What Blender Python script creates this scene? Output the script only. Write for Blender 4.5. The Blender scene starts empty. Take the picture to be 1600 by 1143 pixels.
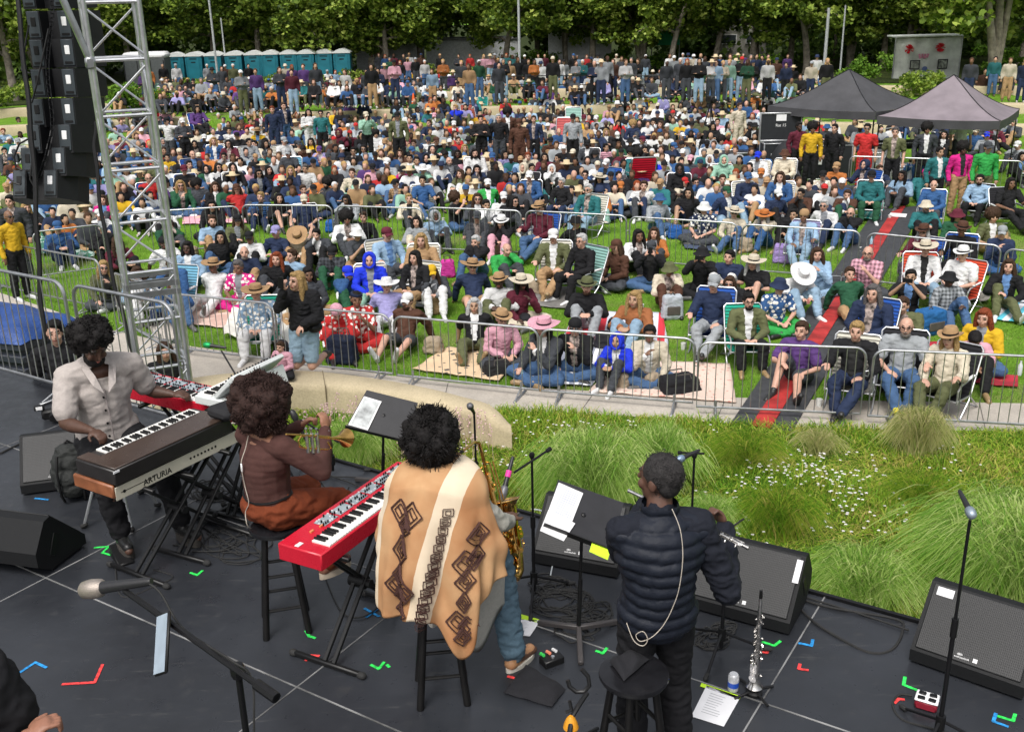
import bpy, math, random
import numpy as np
from mathutils import Vector, Matrix, noise
random.seed(7)
SC = bpy.context.scene
COL = SC.collection
# ------------------------------------------------------------------ camera
TH = math.radians(19.9); RO = math.radians(1.3); FP = 1600.0
R0 = Vector((1, 0, 0)); U0 = Vector((0, math.sin(TH), math.cos(TH))); FW = Vector((0, math.cos(TH), -math.sin(TH)))
CR = R0*math.cos(RO) - U0*math.sin(RO); CU = U0*math.cos(RO) + R0*math.sin(RO); CC = Vector((0, 0, 5.6))
cd = bpy.data.cameras.new('camera'); cam = bpy.data.objects.new('camera', cd); COL.objects.link(cam)
cd.sensor_width = 36; cd.lens = 36.0*FP/1600; cd.clip_end = 600; cd.clip_start = .05
cam.matrix_world = Matrix(((CR.x, CU.x, -FW.x, CC.x), (CR.y, CU.y, -FW.y, CC.y), (CR.z, CU.z, -FW.z, CC.z), (0, 0, 0, 1)))
SC.camera = cam
# ------------------------------------------------------------------ world, sun, exposure
W = bpy.data.worlds.new('World'); SC.world = W; W.use_nodes = True
wn = W.node_tree; bg = wn.nodes['Background']
sk = wn.nodes.new('ShaderNodeTexSky'); sk.sky_type = 'NISHITA'; sk.sun_disc = False
SUN_EL, SUN_ROT = math.radians(58), math.radians(200)
sk.sun_elevation = SUN_EL; sk.sun_rotation = SUN_ROT; sk.dust_density = 6; sk.air_density = 1.2; sk.ozone_density = 1
hs = wn.nodes.new('ShaderNodeHueSaturation'); hs.inputs['Saturation'].default_value = .3
wn.links.new(sk.outputs[0], hs.inputs['Color']); wn.links.new(hs.outputs[0], bg.inputs[0]); bg.inputs[1].default_value = .13
sl = bpy.data.lights.new('sun', 'SUN'); sun = bpy.data.objects.new('sun', sl); COL.objects.link(sun)
sl.energy = 1.5; sl.angle = math.radians(24); sl.color = (1, .97, .92)
sun.rotation_euler = (math.radians(90)-SUN_EL, 0, math.pi-SUN_ROT)
SC.view_settings.view_transform = 'Standard'; SC.view_settings.look = 'None'; SC.view_settings.gamma = 1
SC.view_settings.exposure = 0.42

def ray(px, py):
    return (FW*FP + CR*(px-800) - CU*(py-571.5))
def at(px, py, z=0.0):
    d = ray(px, py); t = (z-CC.z)/d.z
    return CC + d*t
def ptd(px, py, dep):
    return CC + ray(px, py)*(dep/FP)
SZ = 1.6
def st(px, py, h=0.0):
    return at(px, py, SZ+h)
def terr(x, y):
    r = math.hypot(x, y+20)
    z = 0.0
    for rr, dz in ((64, .36), (68.5, .34), (73, .34)):
        z += dz*min(1, max(0, (r-rr)/.15))
    if r > 78: z -= .75*min(1, (r-78)/5)
    return z
def att(px, py, h):
    d = ray(px, py); lo = None
    p = at(px, py, h)
    for i in range(6):
        p = at(px, py, h + terr(p.x, p.y))
    return p
# ------------------------------------------------------------------ tags
def tag(o, label=None, cat=None, group=None, kind=None):
    if label: o['label'] = label
    if cat: o['category'] = cat
    if group: o['group'] = group
    if kind: o['kind'] = kind
    return o
def empty(name, loc=(0, 0, 0), rz=0, label=None, cat=None, group=None):
    o = bpy.data.objects.new(name, None); COL.objects.link(o); o.location = loc; o.rotation_euler = (0, 0, rz)
    return tag(o, label, cat, group)
def dup(o, parent=None):
    c = o.copy(); COL.objects.link(c)
    if parent is not None: c.parent = parent
    for ch in list(o.children): dup(ch, c)
    return c
# ------------------------------------------------------------------ materials
def lin(c):
    if isinstance(c, str):
        c = tuple(int(c[i:i+2], 16)/255 for i in (0, 2, 4))
        c = tuple((v/12.92 if v <= .04045 else ((v+.055)/1.055)**2.4) for v in c)
    return (c[0], c[1], c[2], 1)
class NT:
    def __init__(s, name):
        s.m = bpy.data.materials.new(name); s.m.use_nodes = True; s.t = s.m.node_tree; s.b = s.t.nodes['Principled BSDF']
    def n(s, typ, **k):
        nd = s.t.nodes.new('ShaderNode'+typ)
        for a, v in k.items():
            if a in nd.inputs: nd.inputs[a].default_value = v
            else: setattr(nd, a, v)
        return nd
    def l(s, a, b): s.t.links.new(a, b)
    def co(s, kind='Object', sc=(1, 1, 1)):
        tc = s.n('TexCoord'); mp = s.n('Mapping'); mp.inputs['Scale'].default_value = sc; s.l(tc.outputs[kind], mp.inputs[0]); return mp.outputs[0]
    def noise(s, co, scale, detail=3, rough=.55):
        nd = s.n('TexNoise'); nd.inputs['Scale'].default_value = scale; nd.inputs['Detail'].default_value = detail; nd.inputs['Roughness'].default_value = rough; s.l(co, nd.inputs['Vector']); return nd
    def ramp(s, fac, stops):
        r = s.n('ValToRGB'); e = r.color_ramp.elements
        while len(e) < len(stops): e.new(.5)
        for i, (p, c) in enumerate(stops): e[i].position = p; e[i].color = lin(c)
        s.l(fac, r.inputs[0]); return r.outputs[0]
    def mix(s, f, a, b, typ='MIX'):
        m = s.n('MixRGB'); m.blend_type = typ
        for i, v in enumerate((f, a, b)):
            if hasattr(v, 'links'): s.l(v, m.inputs[i])
            else: m.inputs[i].default_value = v if i == 0 else (v if len(v) == 4 else lin(v))
        return m.outputs[0]
    def bump(s, h, st=.3, d=.01):
        b = s.n('Bump'); b.inputs['Strength'].default_value = st; b.inputs['Distance'].default_value = d; s.l(h, b.inputs['Height']); s.l(b.outputs[0], s.b.inputs['Normal'])
MC = {}
def mat(name, col, rough=.6, metal=0, var=.12, sc=9, bump=.15, bd=.004, spec=.4):
    if name in MC: return MC[name]
    t = NT(name); co = t.co()
    n = t.noise(co, sc, 4); c = lin(col)
    dk = tuple(v*(1-var*1.4) for v in c[:3])+(1,); lt = tuple(min(1, v*(1+var)) for v in c[:3])+(1,)
    t.l(t.ramp(n.outputs[0], [(.32, dk[:3]), (.68, lt[:3])]), t.b.inputs['Base Color'])
    t.b.inputs['Roughness'].default_value = rough; t.b.inputs['Metallic'].default_value = metal; t.b.inputs['Specular IOR Level'].default_value = spec
    n2 = t.noise(co, sc*6, 3)
    mr = t.n('MapRange'); mr.inputs[3].default_value = max(.02, rough-.1); mr.inputs[4].default_value = min(1, rough+.1); t.l(n2.outputs[0], mr.inputs[0]); t.l(mr.outputs[0], t.b.inputs['Roughness'])
    if bump: t.bump(n2.outputs[0], bump, bd)
    MC[name] = t.m; return t.m
def omat(name, rough=.8, var=.18, sc=14, kind=None, bump=.25, attr=None, sheen=0, spec=.25):
    """material whose base colour is the object's own colour (or a colour attribute)"""
    if name in MC: return MC[name]
    t = NT(name); co = t.co()
    if attr:
        a = t.n('Attribute'); a.attribute_name = attr; src = a.outputs['Color']
    else:
        a = t.n('ObjectInfo'); src = a.outputs['Color']
    n = t.noise(co, sc, 4)
    v = t.ramp(n.outputs[0], [(.3, (1-var*1.6,)*3), (.7, (1+0*var,)*3)])
    c = t.mix(1, src, v, 'MULTIPLY')
    if kind == 'plaid':
        w1 = t.n('TexWave'); w1.inputs['Scale'].default_value = 5; w1.bands_direction = 'X'; t.l(co, w1.inputs[0])
        w2 = t.n('TexWave'); w2.inputs['Scale'].default_value = 5; w2.bands_direction = 'Z'; t.l(co, w2.inputs[0])
        s1 = t.ramp(w1.outputs[1], [(.45, (.25,)*3), (.55, (1, 1, 1))]); s2 = t.ramp(w2.outputs[1], [(.45, (.3,)*3), (.55, (1, 1, 1))])
        c = t.mix(1, c, t.mix(.5, s1, s2), 'MULTIPLY')
    if kind == 'stripe':
        w1 = t.n('TexWave'); w1.inputs['Scale'].default_value = 6; w1.bands_direction = 'Z'; t.l(co, w1.inputs[0])
        s1 = t.ramp(w1.outputs[1], [(.45, (.35,)*3), (.55, (1, 1, 1))]); c = t.mix(1, c, s1, 'MULTIPLY')
    if kind == 'floral':
        vo = t.n('TexVoronoi'); vo.inputs['Scale'].default_value = 15; t.l(co, vo.inputs['Vector'])
        f = t.ramp(vo.outputs['Distance'], [(.38, (1, 1, 1)), (.46, (0, 0, 0))])
        c = t.mix(f, c, (.75, .73, .68))
    t.l(c, t.b.inputs['Base Color'])
    t.b.inputs['Roughness'].default_value = rough; t.b.inputs['Specular IOR Level'].default_value = spec
    if sheen: t.b.inputs['Sheen Weight'].default_value = sheen
    if bump:
        n2 = t.noise(co, sc*4, 3); t.bump(n2.outputs[0], bump, .006)
    MC[name] = t.m; return t.m
# ------------------------------------------------------------------ mesh builder
def rotm(rot):
    return Matrix.Rotation(rot[2], 3, 'Z') @ Matrix.Rotation(rot[1], 3, 'Y') @ Matrix.Rotation(rot[0], 3, 'X')
class G:
    def __init__(s): s.v = []; s.f = []; s.mi = []; s.cur = 0
    def add(s, vs, fs):
        o = len(s.v); s.v += [tuple(v) for v in vs]; s.f += [tuple(i+o for i in f) for f in fs]; s.mi += [s.cur]*len(fs)
        return s
    def box(s, c, size, rot=(0, 0, 0), bev=0.0, taper=1.0):
        hx, hy, hz = (v/2 for v in size); M = rotm(rot) if not isinstance(rot, Matrix) else rot; c = Vector(c)
        b = min(bev, hx*.9, hy*.9, hz*.9)
        if b <= 0:
            vs = [c+M@Vector((x*hx*(taper if z > 0 else 1), y*hy*(taper if z > 0 else 1), z*hz)) for z in (-1, 1) for y in (-1, 1) for x in (-1, 1)]
            return s.add(vs, [(0, 2, 3, 1), (4, 5, 7, 6), (0, 1, 5, 4), (2, 6, 7, 3), (0, 4, 6, 2), (1, 3, 7, 5)])
        vs = []; idx = {}
        for X in (-1, 1):
            for Y in (-1, 1):
                for Z in (-1, 1):
                    for ax in range(3):
                        p = [X*(hx-b), Y*(hy-b), Z*(hz-b)]; p[ax] = (X*hx, Y*hy, Z*hz)[ax]
                        if taper != 1 and Z > 0: p[0] *= taper; p[1] *= taper
                        idx[(X, Y, Z, ax)] = len(vs); vs.append(c+M@Vector(p))
        fs = []
        def q(l): fs.append(tuple(idx[k] for k in l))
        for a in (-1, 1):
            cyc = [(-1, -1), (1, -1), (1, 1), (-1, 1)]
            if a < 0: cyc = cyc[::-1]
            q([(a, y, z, 0) for y, z in cyc]); q([(x, a, z, 1) for z, x in cyc]); q([(x, y, a, 2) for x, y in cyc])
        for a in (-1, 1):
            for b2 in (-1, 1):
                sg = a*b2 > 0
                l = [(a, b2, -1, 0), (a, b2, 1, 0), (a, b2, 1, 1), (a, b2, -1, 1)]; q(l if not sg else l[::-1])
                l = [(a, -1, b2, 0), (a, 1, b2, 0), (a, 1, b2, 2), (a, -1, b2, 2)]; q(l if sg else l[::-1])
                l = [(-1, a, b2, 1), (1, a, b2, 1), (1, a, b2, 2), (-1, a, b2, 2)]; q(l if not sg else l[::-1])
        for X in (-1, 1):
            for Y in (-1, 1):
                for Z in (-1, 1):
                    l = [(X, Y, Z, 0), (X, Y, Z, 1), (X, Y, Z, 2)]; q(l if X*Y*Z > 0 else l[::-1])
        return s.add(vs, fs)
    def cap(s, p1, r1, p2, r2, n=12, ends=3):
        """tapered capsule"""
        p1 = Vector(p1); p2 = Vector(p2); d = p2-p1; L = d.length
        if L < 1e-6: d = Vector((0, 0, 1)); L = 1e-6
        d = d/L; a = d.orthogonal().normalized(); b = d.cross(a); rings = []
        for i in range(ends, 0, -1): t = i/ends*math.pi/2; rings.append((p1-d*r1*math.sin(t), r1*math.cos(t)))
        rings += [(p1, r1), (p2, r2)]
        for i in range(1, ends+1): t = i/ends*math.pi/2; rings.append((p2+d*r2*math.sin(t), r2*math.cos(t)))
        return s.rings(rings, a, b, n)
    def rings(s, rings, a, b, n):
        vs = []; fs = []
        for c, r in rings:
            for k in range(n):
                t = 2*math.pi*k/n; vs.append(c+a*(max(r, 1e-4)*math.cos(t))+b*(max(r, 1e-4)*math.sin(t)))
        for i in range(len(rings)-1):
            for k in range(n):
                k2 = (k+1) % n; fs.append((i*n+k, i*n+k2, (i+1)*n+k2, (i+1)*n+k))
        fs.append(tuple(range(n))[::-1]); fs.append(tuple((len(rings)-1)*n+k for k in range(n)))
        return s.add(vs, fs)
    def cyl(s, p1, p2, r1, r2=None, n=10):
        p1 = Vector(p1); p2 = Vector(p2); d = (p2-p1).normalized(); a = d.orthogonal().normalized(); b = d.cross(a)
        return s.rings([(p1, r1), (p2, r1 if r2 is None else r2)], a, b, n)
    def lathe(s, prof, c=(0, 0, 0), ax=(0, 0, 1), n=20):
        ax = Vector(ax).normalized(); c = Vector(c); a = ax.orthogonal().normalized(); b = ax.cross(a)
        return s.rings([(c+ax*z, r) for r, z in prof], a, b, n)
    def ell(s, c, r, rot=(0, 0, 0), n=14, m=9):
        M = rotm(rot) if not isinstance(rot, Matrix) else rot; c = Vector(c); vs = []; fs = []
        if not hasattr(r, '__len__'): r = (r, r, r)
        for i in range(m+1):
            t = math.pi*i/m
            for k in range(n):
                u = 2*math.pi*k/n; rr = max(math.sin(t), 1e-3)
                vs.append(c+M@Vector((r[0]*rr*math.cos(u), r[1]*rr*math.sin(u), r[2]*math.cos(t))))
        for i in range(m):
            for k in range(n): k2 = (k+1) % n; fs.append((i*n+k, (i+1)*n+k, (i+1)*n+k2, i*n+k2))
        fs.append(tuple(range(n))); fs.append(tuple(m*n+k for k in range(n))[::-1])
        return s.add(vs, fs)
    def tube(s, pts, r, n=7, closed=False):
        pts = [Vector(p) for p in pts]; N = len(pts)
        if N < 2: return s
        rs = r if hasattr(r, '__len__') else [r]*N
        vs = []; fs = []; t0 = (pts[1]-pts[0]).normalized(); a = t0.orthogonal().normalized()
        for i, p in enumerate(pts):
            if closed: t = pts[(i+1) % N]-pts[i-1]
            else: t = pts[min(i+1, N-1)]-pts[max(i-1, 0)]
            t = t.normalized() if t.length > 1e-9 else t0
            a = (a-t*a.dot(t)); a = a.normalized() if a.length > 1e-6 else t.orthogonal().normalized(); b = t.cross(a)
            for k in range(n): u = 2*math.pi*k/n; vs.append(p+a*rs[i]*math.cos(u)+b*rs[i]*math.sin(u))
        for i in range(N if closed else N-1):
            j = (i+1) % N
            for k in range(n): k2 = (k+1) % n; fs.append((i*n+k, i*n+k2, j*n+k2, j*n+k))
        if not closed: fs.append(tuple(range(n))[::-1]); fs.append(tuple((N-1)*n+k for k in range(n)))
        return s.add(vs, fs)
    def prism(s, poly, c, ex, ey, ez, d):
        """extrude 2-D outline (in ex,ey) by d along ez"""
        c = Vector(c); ex = Vector(ex); ey = Vector(ey); ez = Vector(ez); n = len(poly)
        vs = [c+ex*x+ey*y for x, y in poly]+[c+ex*x+ey*y+ez*d for x, y in poly]
        fs = [tuple(range(n))[::-1], tuple(range(n, 2*n))]+[(i, (i+1) % n, n+(i+1) % n, n+i) for i in range(n)]
        return s.add(vs, fs)
    def grid(s, fn, nu, nv, thick=0.0):
        """fn(u,v)->point ; optional thickness below"""
        P = [[Vector(fn(i/nu, j/nv)) for i in range(nu+1)] for j in range(nv+1)]
        vs = [p for r in P for p in r]; w = nu+1
        fs = [(j*w+i, j*w+i+1, (j+1)*w+i+1, (j+1)*w+i) for j in range(nv) for i in range(nu)]
        if thick:
            o = len(vs); vs = vs+[p-Vector((0, 0, thick)) for p in vs]
            fs += [(o+a, o+d, o+c, o+b) for a, b, c, d in fs[:nu*nv]]
            bd = [i for i in range(nu+1)]+[j*w+nu for j in range(1, nv+1)]+[nv*w+i for i in range(nu-1, -1, -1)]+[j*w for j in range(nv-1, 0, -1)]
            for k in range(len(bd)): a, b = bd[k], bd[(k+1) % len(bd)]; fs.append((b, a, o+a, o+b))
        return s.add(vs, fs)
    def xf(s, M):
        s.v = [tuple(M@Vector(v)) for v in s.v]; return s
    def mesh(s, name, mats=(), smooth=True, sharp=40):
        me = bpy.data.meshes.new(name); me.from_pydata(s.v, [], s.f); me.update()
        for m in mats: me.materials.append(m)
        if any(s.mi): me.polygons.foreach_set('material_index', s.mi)
        if smooth:
            me.polygons.foreach_set('use_smooth', [True]*len(me.polygons))
            try: me.set_sharp_from_angle(angle=math.radians(sharp))
            except Exception: pass
        return me
    def obj(s, name, m=None, parent=None, loc=None, rz=0, smooth=True, color=None, sharp=40):
        ms = m if isinstance(m, (list, tuple)) else ([m] if m else [])
        me = s.mesh(name, ms, smooth, sharp); o = bpy.data.objects.new(name, me); COL.objects.link(o)
        if parent: o.parent = parent
        if loc is not None: o.location = loc
        if rz: o.rotation_euler = (0, 0, rz)
        if color is not None: o.color = lin(color)
        return o
def struct(o, label=None): o['kind'] = 'structure'; return o
def remesh(g, vox, sm=3, name='body', mats=(), wr=0, wsc=10, wseed=0, rz=None):
    """fuse primitives into one continuous skin"""
    ob = g.obj('tmp', None, smooth=False)
    m = ob.modifiers.new('r', 'REMESH'); m.mode = 'VOXEL'; m.voxel_size = vox; m.use_smooth_shade = True
    if sm: s = ob.modifiers.new('s', 'SMOOTH'); s.factor = .5; s.iterations = sm
    dg = bpy.context.evaluated_depsgraph_get(); me = bpy.data.meshes.new_from_object(ob.evaluated_get(dg)); me.name = name
    bpy.data.objects.remove(ob)
    if wr:
        n = len(me.vertices); co = np.empty(n*3); me.vertices.foreach_get('co', co); co = co.reshape(-1, 3)
        no = np.empty(n*3); me.vertices.foreach_get('normal', no); no = no.reshape(-1, 3)
        for i in range(n):
            v = Vector(co[i])*wsc; v.z *= 1.7
            d = noise.noise(v+Vector((wseed, 0, 0)))+.5*noise.noise(v*2.3)
            d = 1-abs(d)*2.2
            co[i] += no[i]*wr*d
        me.vertices.foreach_set('co', co.ravel()); me.update()
    me.materials.clear()
    for m in mats: me.materials.append(m)
    me.polygons.foreach_set('use_smooth', [True]*len(me.polygons)); me.polygons.foreach_set('material_index', [0]*len(me.polygons))
    return me
def mobj(name, me, parent=None, color=None, loc=None):
    o = bpy.data.objects.new(name, me); COL.objects.link(o)
    if parent: o.parent = parent
    if color is not None: o.color = lin(color)
    if loc is not None: o.location = loc
    return o
def text(s, size, mt, parent, loc, M, name='lettering', ext=.001, bold=0):
    cu = bpy.data.curves.new('t', 'FONT'); cu.body = s; cu.size = size; cu.extrude = ext; cu.align_x = 'CENTER'; cu.align_y = 'CENTER'; cu.offset = bold
    ob = bpy.data.objects.new('t', cu); COL.objects.link(ob)
    dg = bpy.context.evaluated_depsgraph_get(); me = bpy.data.meshes.new_from_object(ob.evaluated_get(dg)); me.name = name
    bpy.data.objects.remove(ob); me.transform(Matrix.Translation(Vector(loc)) @ M.to_4x4()); me.materials.clear(); me.materials.append(mt)
    return mobj(name, me, parent)
def axes(x, z):
    """rotation with local x along x, local z (text normal) along z"""
    x = Vector(x).normalized(); z = Vector(z); z = (z-x*z.dot(x)).normalized(); y = z.cross(x)
    return Matrix((x, y, z)).transposed()
def sm(a, b, x): t = min(1, max(0, (x-a)/(b-a))); return t*t*(3-2*t)
# common materials
SKIN = omat('skin', .5, .1, 20, bump=.1, spec=.35)
CLOTH = omat('cloth', .85, .18, 12, bump=.3); PLAID = omat('plaid_cloth', .85, .12, 12, 'plaid'); STRIPE = omat('striped_cloth', .85, .12, 12, 'stripe'); FLORAL = omat('floral_cloth', .85, .12, 12, 'floral')
HAIR = omat('hair', .75, .35, 60, bump=.8, spec=.3); PLAS = omat('plastic', .45, .06, 30, bump=.05, spec=.5)
DARK = mat('dark_plastic', (.006, .006, .0065), .5, spec=.3); EYE = mat('eye', (.03, .02, .015), .25, var=0); LIP = mat('lip', (.3, .1, .08), .5)
GLASS = mat('dark_lens', (.01, .01, .012), .12, spec=.8, bump=0)
BLK = mat('black_metal', (.006, .006, .007), .42, spec=.3); STEEL = mat('galvanised_steel', (.42, .43, .44), .38, .9, .15); ALU = mat('aluminium', (.62, .63, .65), .33, .85, .12)
WHITE = mat('white_plastic', (.78, .78, .78), .5, var=.05)
# ================================================================== SETTING
def nt_grass(name, a, b, c, sc=2.0, brown=None):
    t = NT(name); co = t.co()
    n1 = t.noise(co, sc, 5, .6); n2 = t.noise(co, sc*14, 4, .7)
    c1 = t.ramp(n1.outputs[0], [(.3, a), (.55, b), (.75, c)])
    v = t.ramp(n2.outputs[0], [(.3, (.5,)*3), (.7, (1.15,)*3)])
    cc = t.mix(1, c1, v, 'MULTIPLY')
    if brown:
        n3 = t.noise(co, .55, 5, .65); f = t.ramp(n3.outputs[0], [(.54, (0, 0, 0)), (.68, (.75, .75, .75))]); cc = t.mix(f, cc, brown)
    t.l(cc, t.b.inputs['Base Color']); t.b.inputs['Roughness'].default_value = .9; t.b.inputs['Specular IOR Level'].default_value = .1
    t.bump(n2.outputs[0], .8, .05); MC[name] = t.m; return t.m
def nt_blade(name, cols, rough=.65):
    t = NT(name); g = t.n('NewGeometry')
    n = len(cols); nz = t.noise(t.co(), .55, 4, .6); ad = t.n('Math'); ad.operation = 'MULTIPLY_ADD'; ad.inputs[1].default_value = 1.5; ad.inputs[2].default_value = -.75; t.l(nz.outputs[0], ad.inputs[0])
    a2 = t.n('Math'); a2.operation = 'ADD'; a2.use_clamp = True; t.l(g.outputs['Random Per Island'], a2.inputs[0]); t.l(ad.outputs[0], a2.inputs[1])
    c = t.ramp(a2.outputs[0], [(i/(n-1), cc) for i, cc in enumerate(cols)])
    tr = t.n('BsdfTranslucent'); t.l(c, tr.inputs[0]); mx = t.n('MixShader'); mx.inputs[0].default_value = .38; t.l(t.b.outputs[0], mx.inputs[1]); t.l(tr.outputs[0], mx.inputs[2]); t.l(mx.outputs[0], t.t.nodes['Material Output'].inputs[0])
    t.l(c, t.b.inputs['Base Color']); t.b.inputs['Roughness'].default_value = rough; t.b.inputs['Specular IOR Level'].default_value = .25
    MC[name] = t.m; return t.m
LAWN = nt_grass('lawn_grass', (.1, .22, .018), (.155, .31, .028), (.21, .37, .04), 1.6, (.2, .2, .08))
BED = nt_grass('bed_soil', (.06, .1, .012), (.1, .17, .02), (.15, .16, .04), 3)
BL_L = nt_blade('lawn_blade', [(.11, .23, .025), (.18, .33, .04), (.26, .4, .075), (.36, .37, .14)])
BL_G = nt_blade('green_blade', [(.09, .22, .014), (.17, .35, .025), (.28, .43, .035), (.4, .46, .06), (.5, .42, .13)])
BL_T = nt_blade('tuft_blade', [(.16, .34, .05), (.32, .52, .09), (.52, .68, .2), (.72, .78, .36)])
BL_Y = nt_blade('dry_blade', [(.26, .34, .08), (.45, .46, .17), (.65, .58, .32), (.4, .45, .15)])
def hfield(name, xs, ys, fn, m):
    g = G(); w = len(xs)
    vs = [(x, y, fn(x, y)) for y in ys for x in xs]
    fs = [(j*w+i, j*w+i+1, (j+1)*w+i+1, (j+1)*w+i) for j in range(len(ys)-1) for i in range(w-1)]
    g.add(vs, fs); return g.obj(name, m, sharp=180)
xs = [-140, -100, -70]+[-50+i*2 for i in range(51)]+[70, 100, 140]
ys = [-6, 0, 6]+[8+i*2 for i in range(16)]+[39+i*.25 for i in range(90)]+[62, 66, 80, 110, 160, 260]
struct(hfield('lawn', xs, ys, terr, LAWN))
GROUND_SHADE = nt_grass('painted_ground_shade', (.02, .03, .008), (.035, .05, .012), (.06, .06, .02), 1.0)  # dark sheet over the far lawn: tree shade painted into the ground colour
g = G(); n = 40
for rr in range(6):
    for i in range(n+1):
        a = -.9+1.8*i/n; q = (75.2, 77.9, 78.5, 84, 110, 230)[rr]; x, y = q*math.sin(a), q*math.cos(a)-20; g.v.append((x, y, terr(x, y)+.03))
g.f = [(r_*(n+1)+i, r_*(n+1)+i+1, (r_+1)*(n+1)+i+1, (r_+1)*(n+1)+i) for r_ in range(5) for i in range(n)]; g.mi = [0]*len(g.f); struct(g.obj('shaded_ground', GROUND_SHADE, sharp=180))
def sheet(name, pix, z, m, thick=0.0):
    pts = [at(x, y, 0) for x, y in pix]; g = G()
    vs = [(p.x, p.y, z) for p in pts]
    if thick: g.prism([(p.x, p.y) for p in pts], (0, 0, z-thick), (1, 0, 0), (0, 1, 0), (0, 0, 1), thick)
    else: g.add(vs, [tuple(range(len(vs)))])
    return g.obj(name, m, smooth=False)
def nt_concrete(name, base, joint=None):
    t = NT(name); co = t.co(); n1 = t.noise(co, 1.2, 5, .65); n2 = t.noise(co, 40, 3)
    c = lin(base); c1 = t.ramp(n1.outputs[0], [(.3, tuple(v*.8 for v in c[:3])), (.7, tuple(min(1, v*1.12) for v in c[:3]))])
    v = t.ramp(n2.outputs[0], [(.35, (.86,)*3), (.65, (1.05,)*3)]); t.l(t.mix(1, c1, v, 'MULTIPLY'), t.b.inputs['Base Color'])
    t.b.inputs['Roughness'].default_value = .9; t.b.inputs['Specular IOR Level'].default_value = .2; t.bump(n2.outputs[0], .3, .006); MC[name] = t.m; return t.m
PATH = nt_concrete('path_concrete', (.44, .40, .35)); TAN = nt_concrete('tan_concrete', (.5, .42, .28))
struct(sheet('path', [(-120, 440), (0, 458), (181, 518), (280, 539), (400, 556), (519, 574), (614, 588), (727, 601), (840, 607), (1000, 616), (1150, 622), (1259, 625), (1600, 631), (1760, 634),
              (1760, 684), (1600, 675), (1400, 672), (1240, 668), (1140, 662), (1000, 652), (900, 647), (800, 643), (700, 640), (560, 650), (330, 665), (100, 655), (-120, 620)], .012, PATH))
bedpix = [(800, 644), (900, 648), (1000, 653), (1140, 663), (1240, 669), (1400, 673), (1600, 676), (1760, 685), (2000, 1050), (1500, 1143), (800, 1000), (430, 860), (380, 700), (450, 640), (560, 636), (700, 639)]
struct(sheet('planting_bed', bedpix, .02, BED))
# path joints: thin grooves
g = G()
for (x0, y0, x1, y1) in [(700, 600, 690, 642), (930, 612, 905, 647), (1135, 621, 1118, 660), (1330, 626, 1330, 670), (1530, 629, 1540, 674), (300, 543, 240, 640)]:
    a = at(x0, y0); b = at(x1, y1); g.box(((a.x+b.x)/2, (a.y+b.y)/2, .0135), ((a-b).length, .012, .004), (0, 0, math.atan2(b.y-a.y, b.x-a.x)))
struct(g.obj('path_joints', mat('joint', (.12, .11, .1), .9), smooth=False))
# runner
RUB = mat('rubber_mat', (.045, .047, .052), .75, var=.2, bump=.3); REDM = mat('red_mat', (.38, .028, .026), .7, var=.3, sc=4)
def strip(name, L, R, z, m, parent=None, n=24, wob=.006):
    a0, a1 = at(*L[0]), at(*L[1]); b0, b1 = at(*R[0]), at(*R[1]); g = G()
    def f(u, v):
        p = a0.lerp(a1, v).lerp(b0.lerp(b1, v), u); return (p.x, p.y, z+wob*noise.noise(Vector((p.x*2, p.y*2, 0)))+wob)
    g.grid(f, 6, n*2, .012); return g.obj(name, m, parent)
rn = strip('rubber_runner', ((1143, 662), (1367, 330)), ((1237, 677), (1446, 322)), .03, RUB)
tag(rn, 'long black rubber mat running across the lawn between the seated people', 'mat')
rr = strip('red_stripe', ((1173, 669), (1398, 326)), ((1204, 673), (1415, 324)), .048, REDM, rn)
strip('white_tape', ((1388, 341), (1391, 336)), ((1415, 343), (1417, 338)), .064, WHITE, rn, 2, .002)
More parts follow.
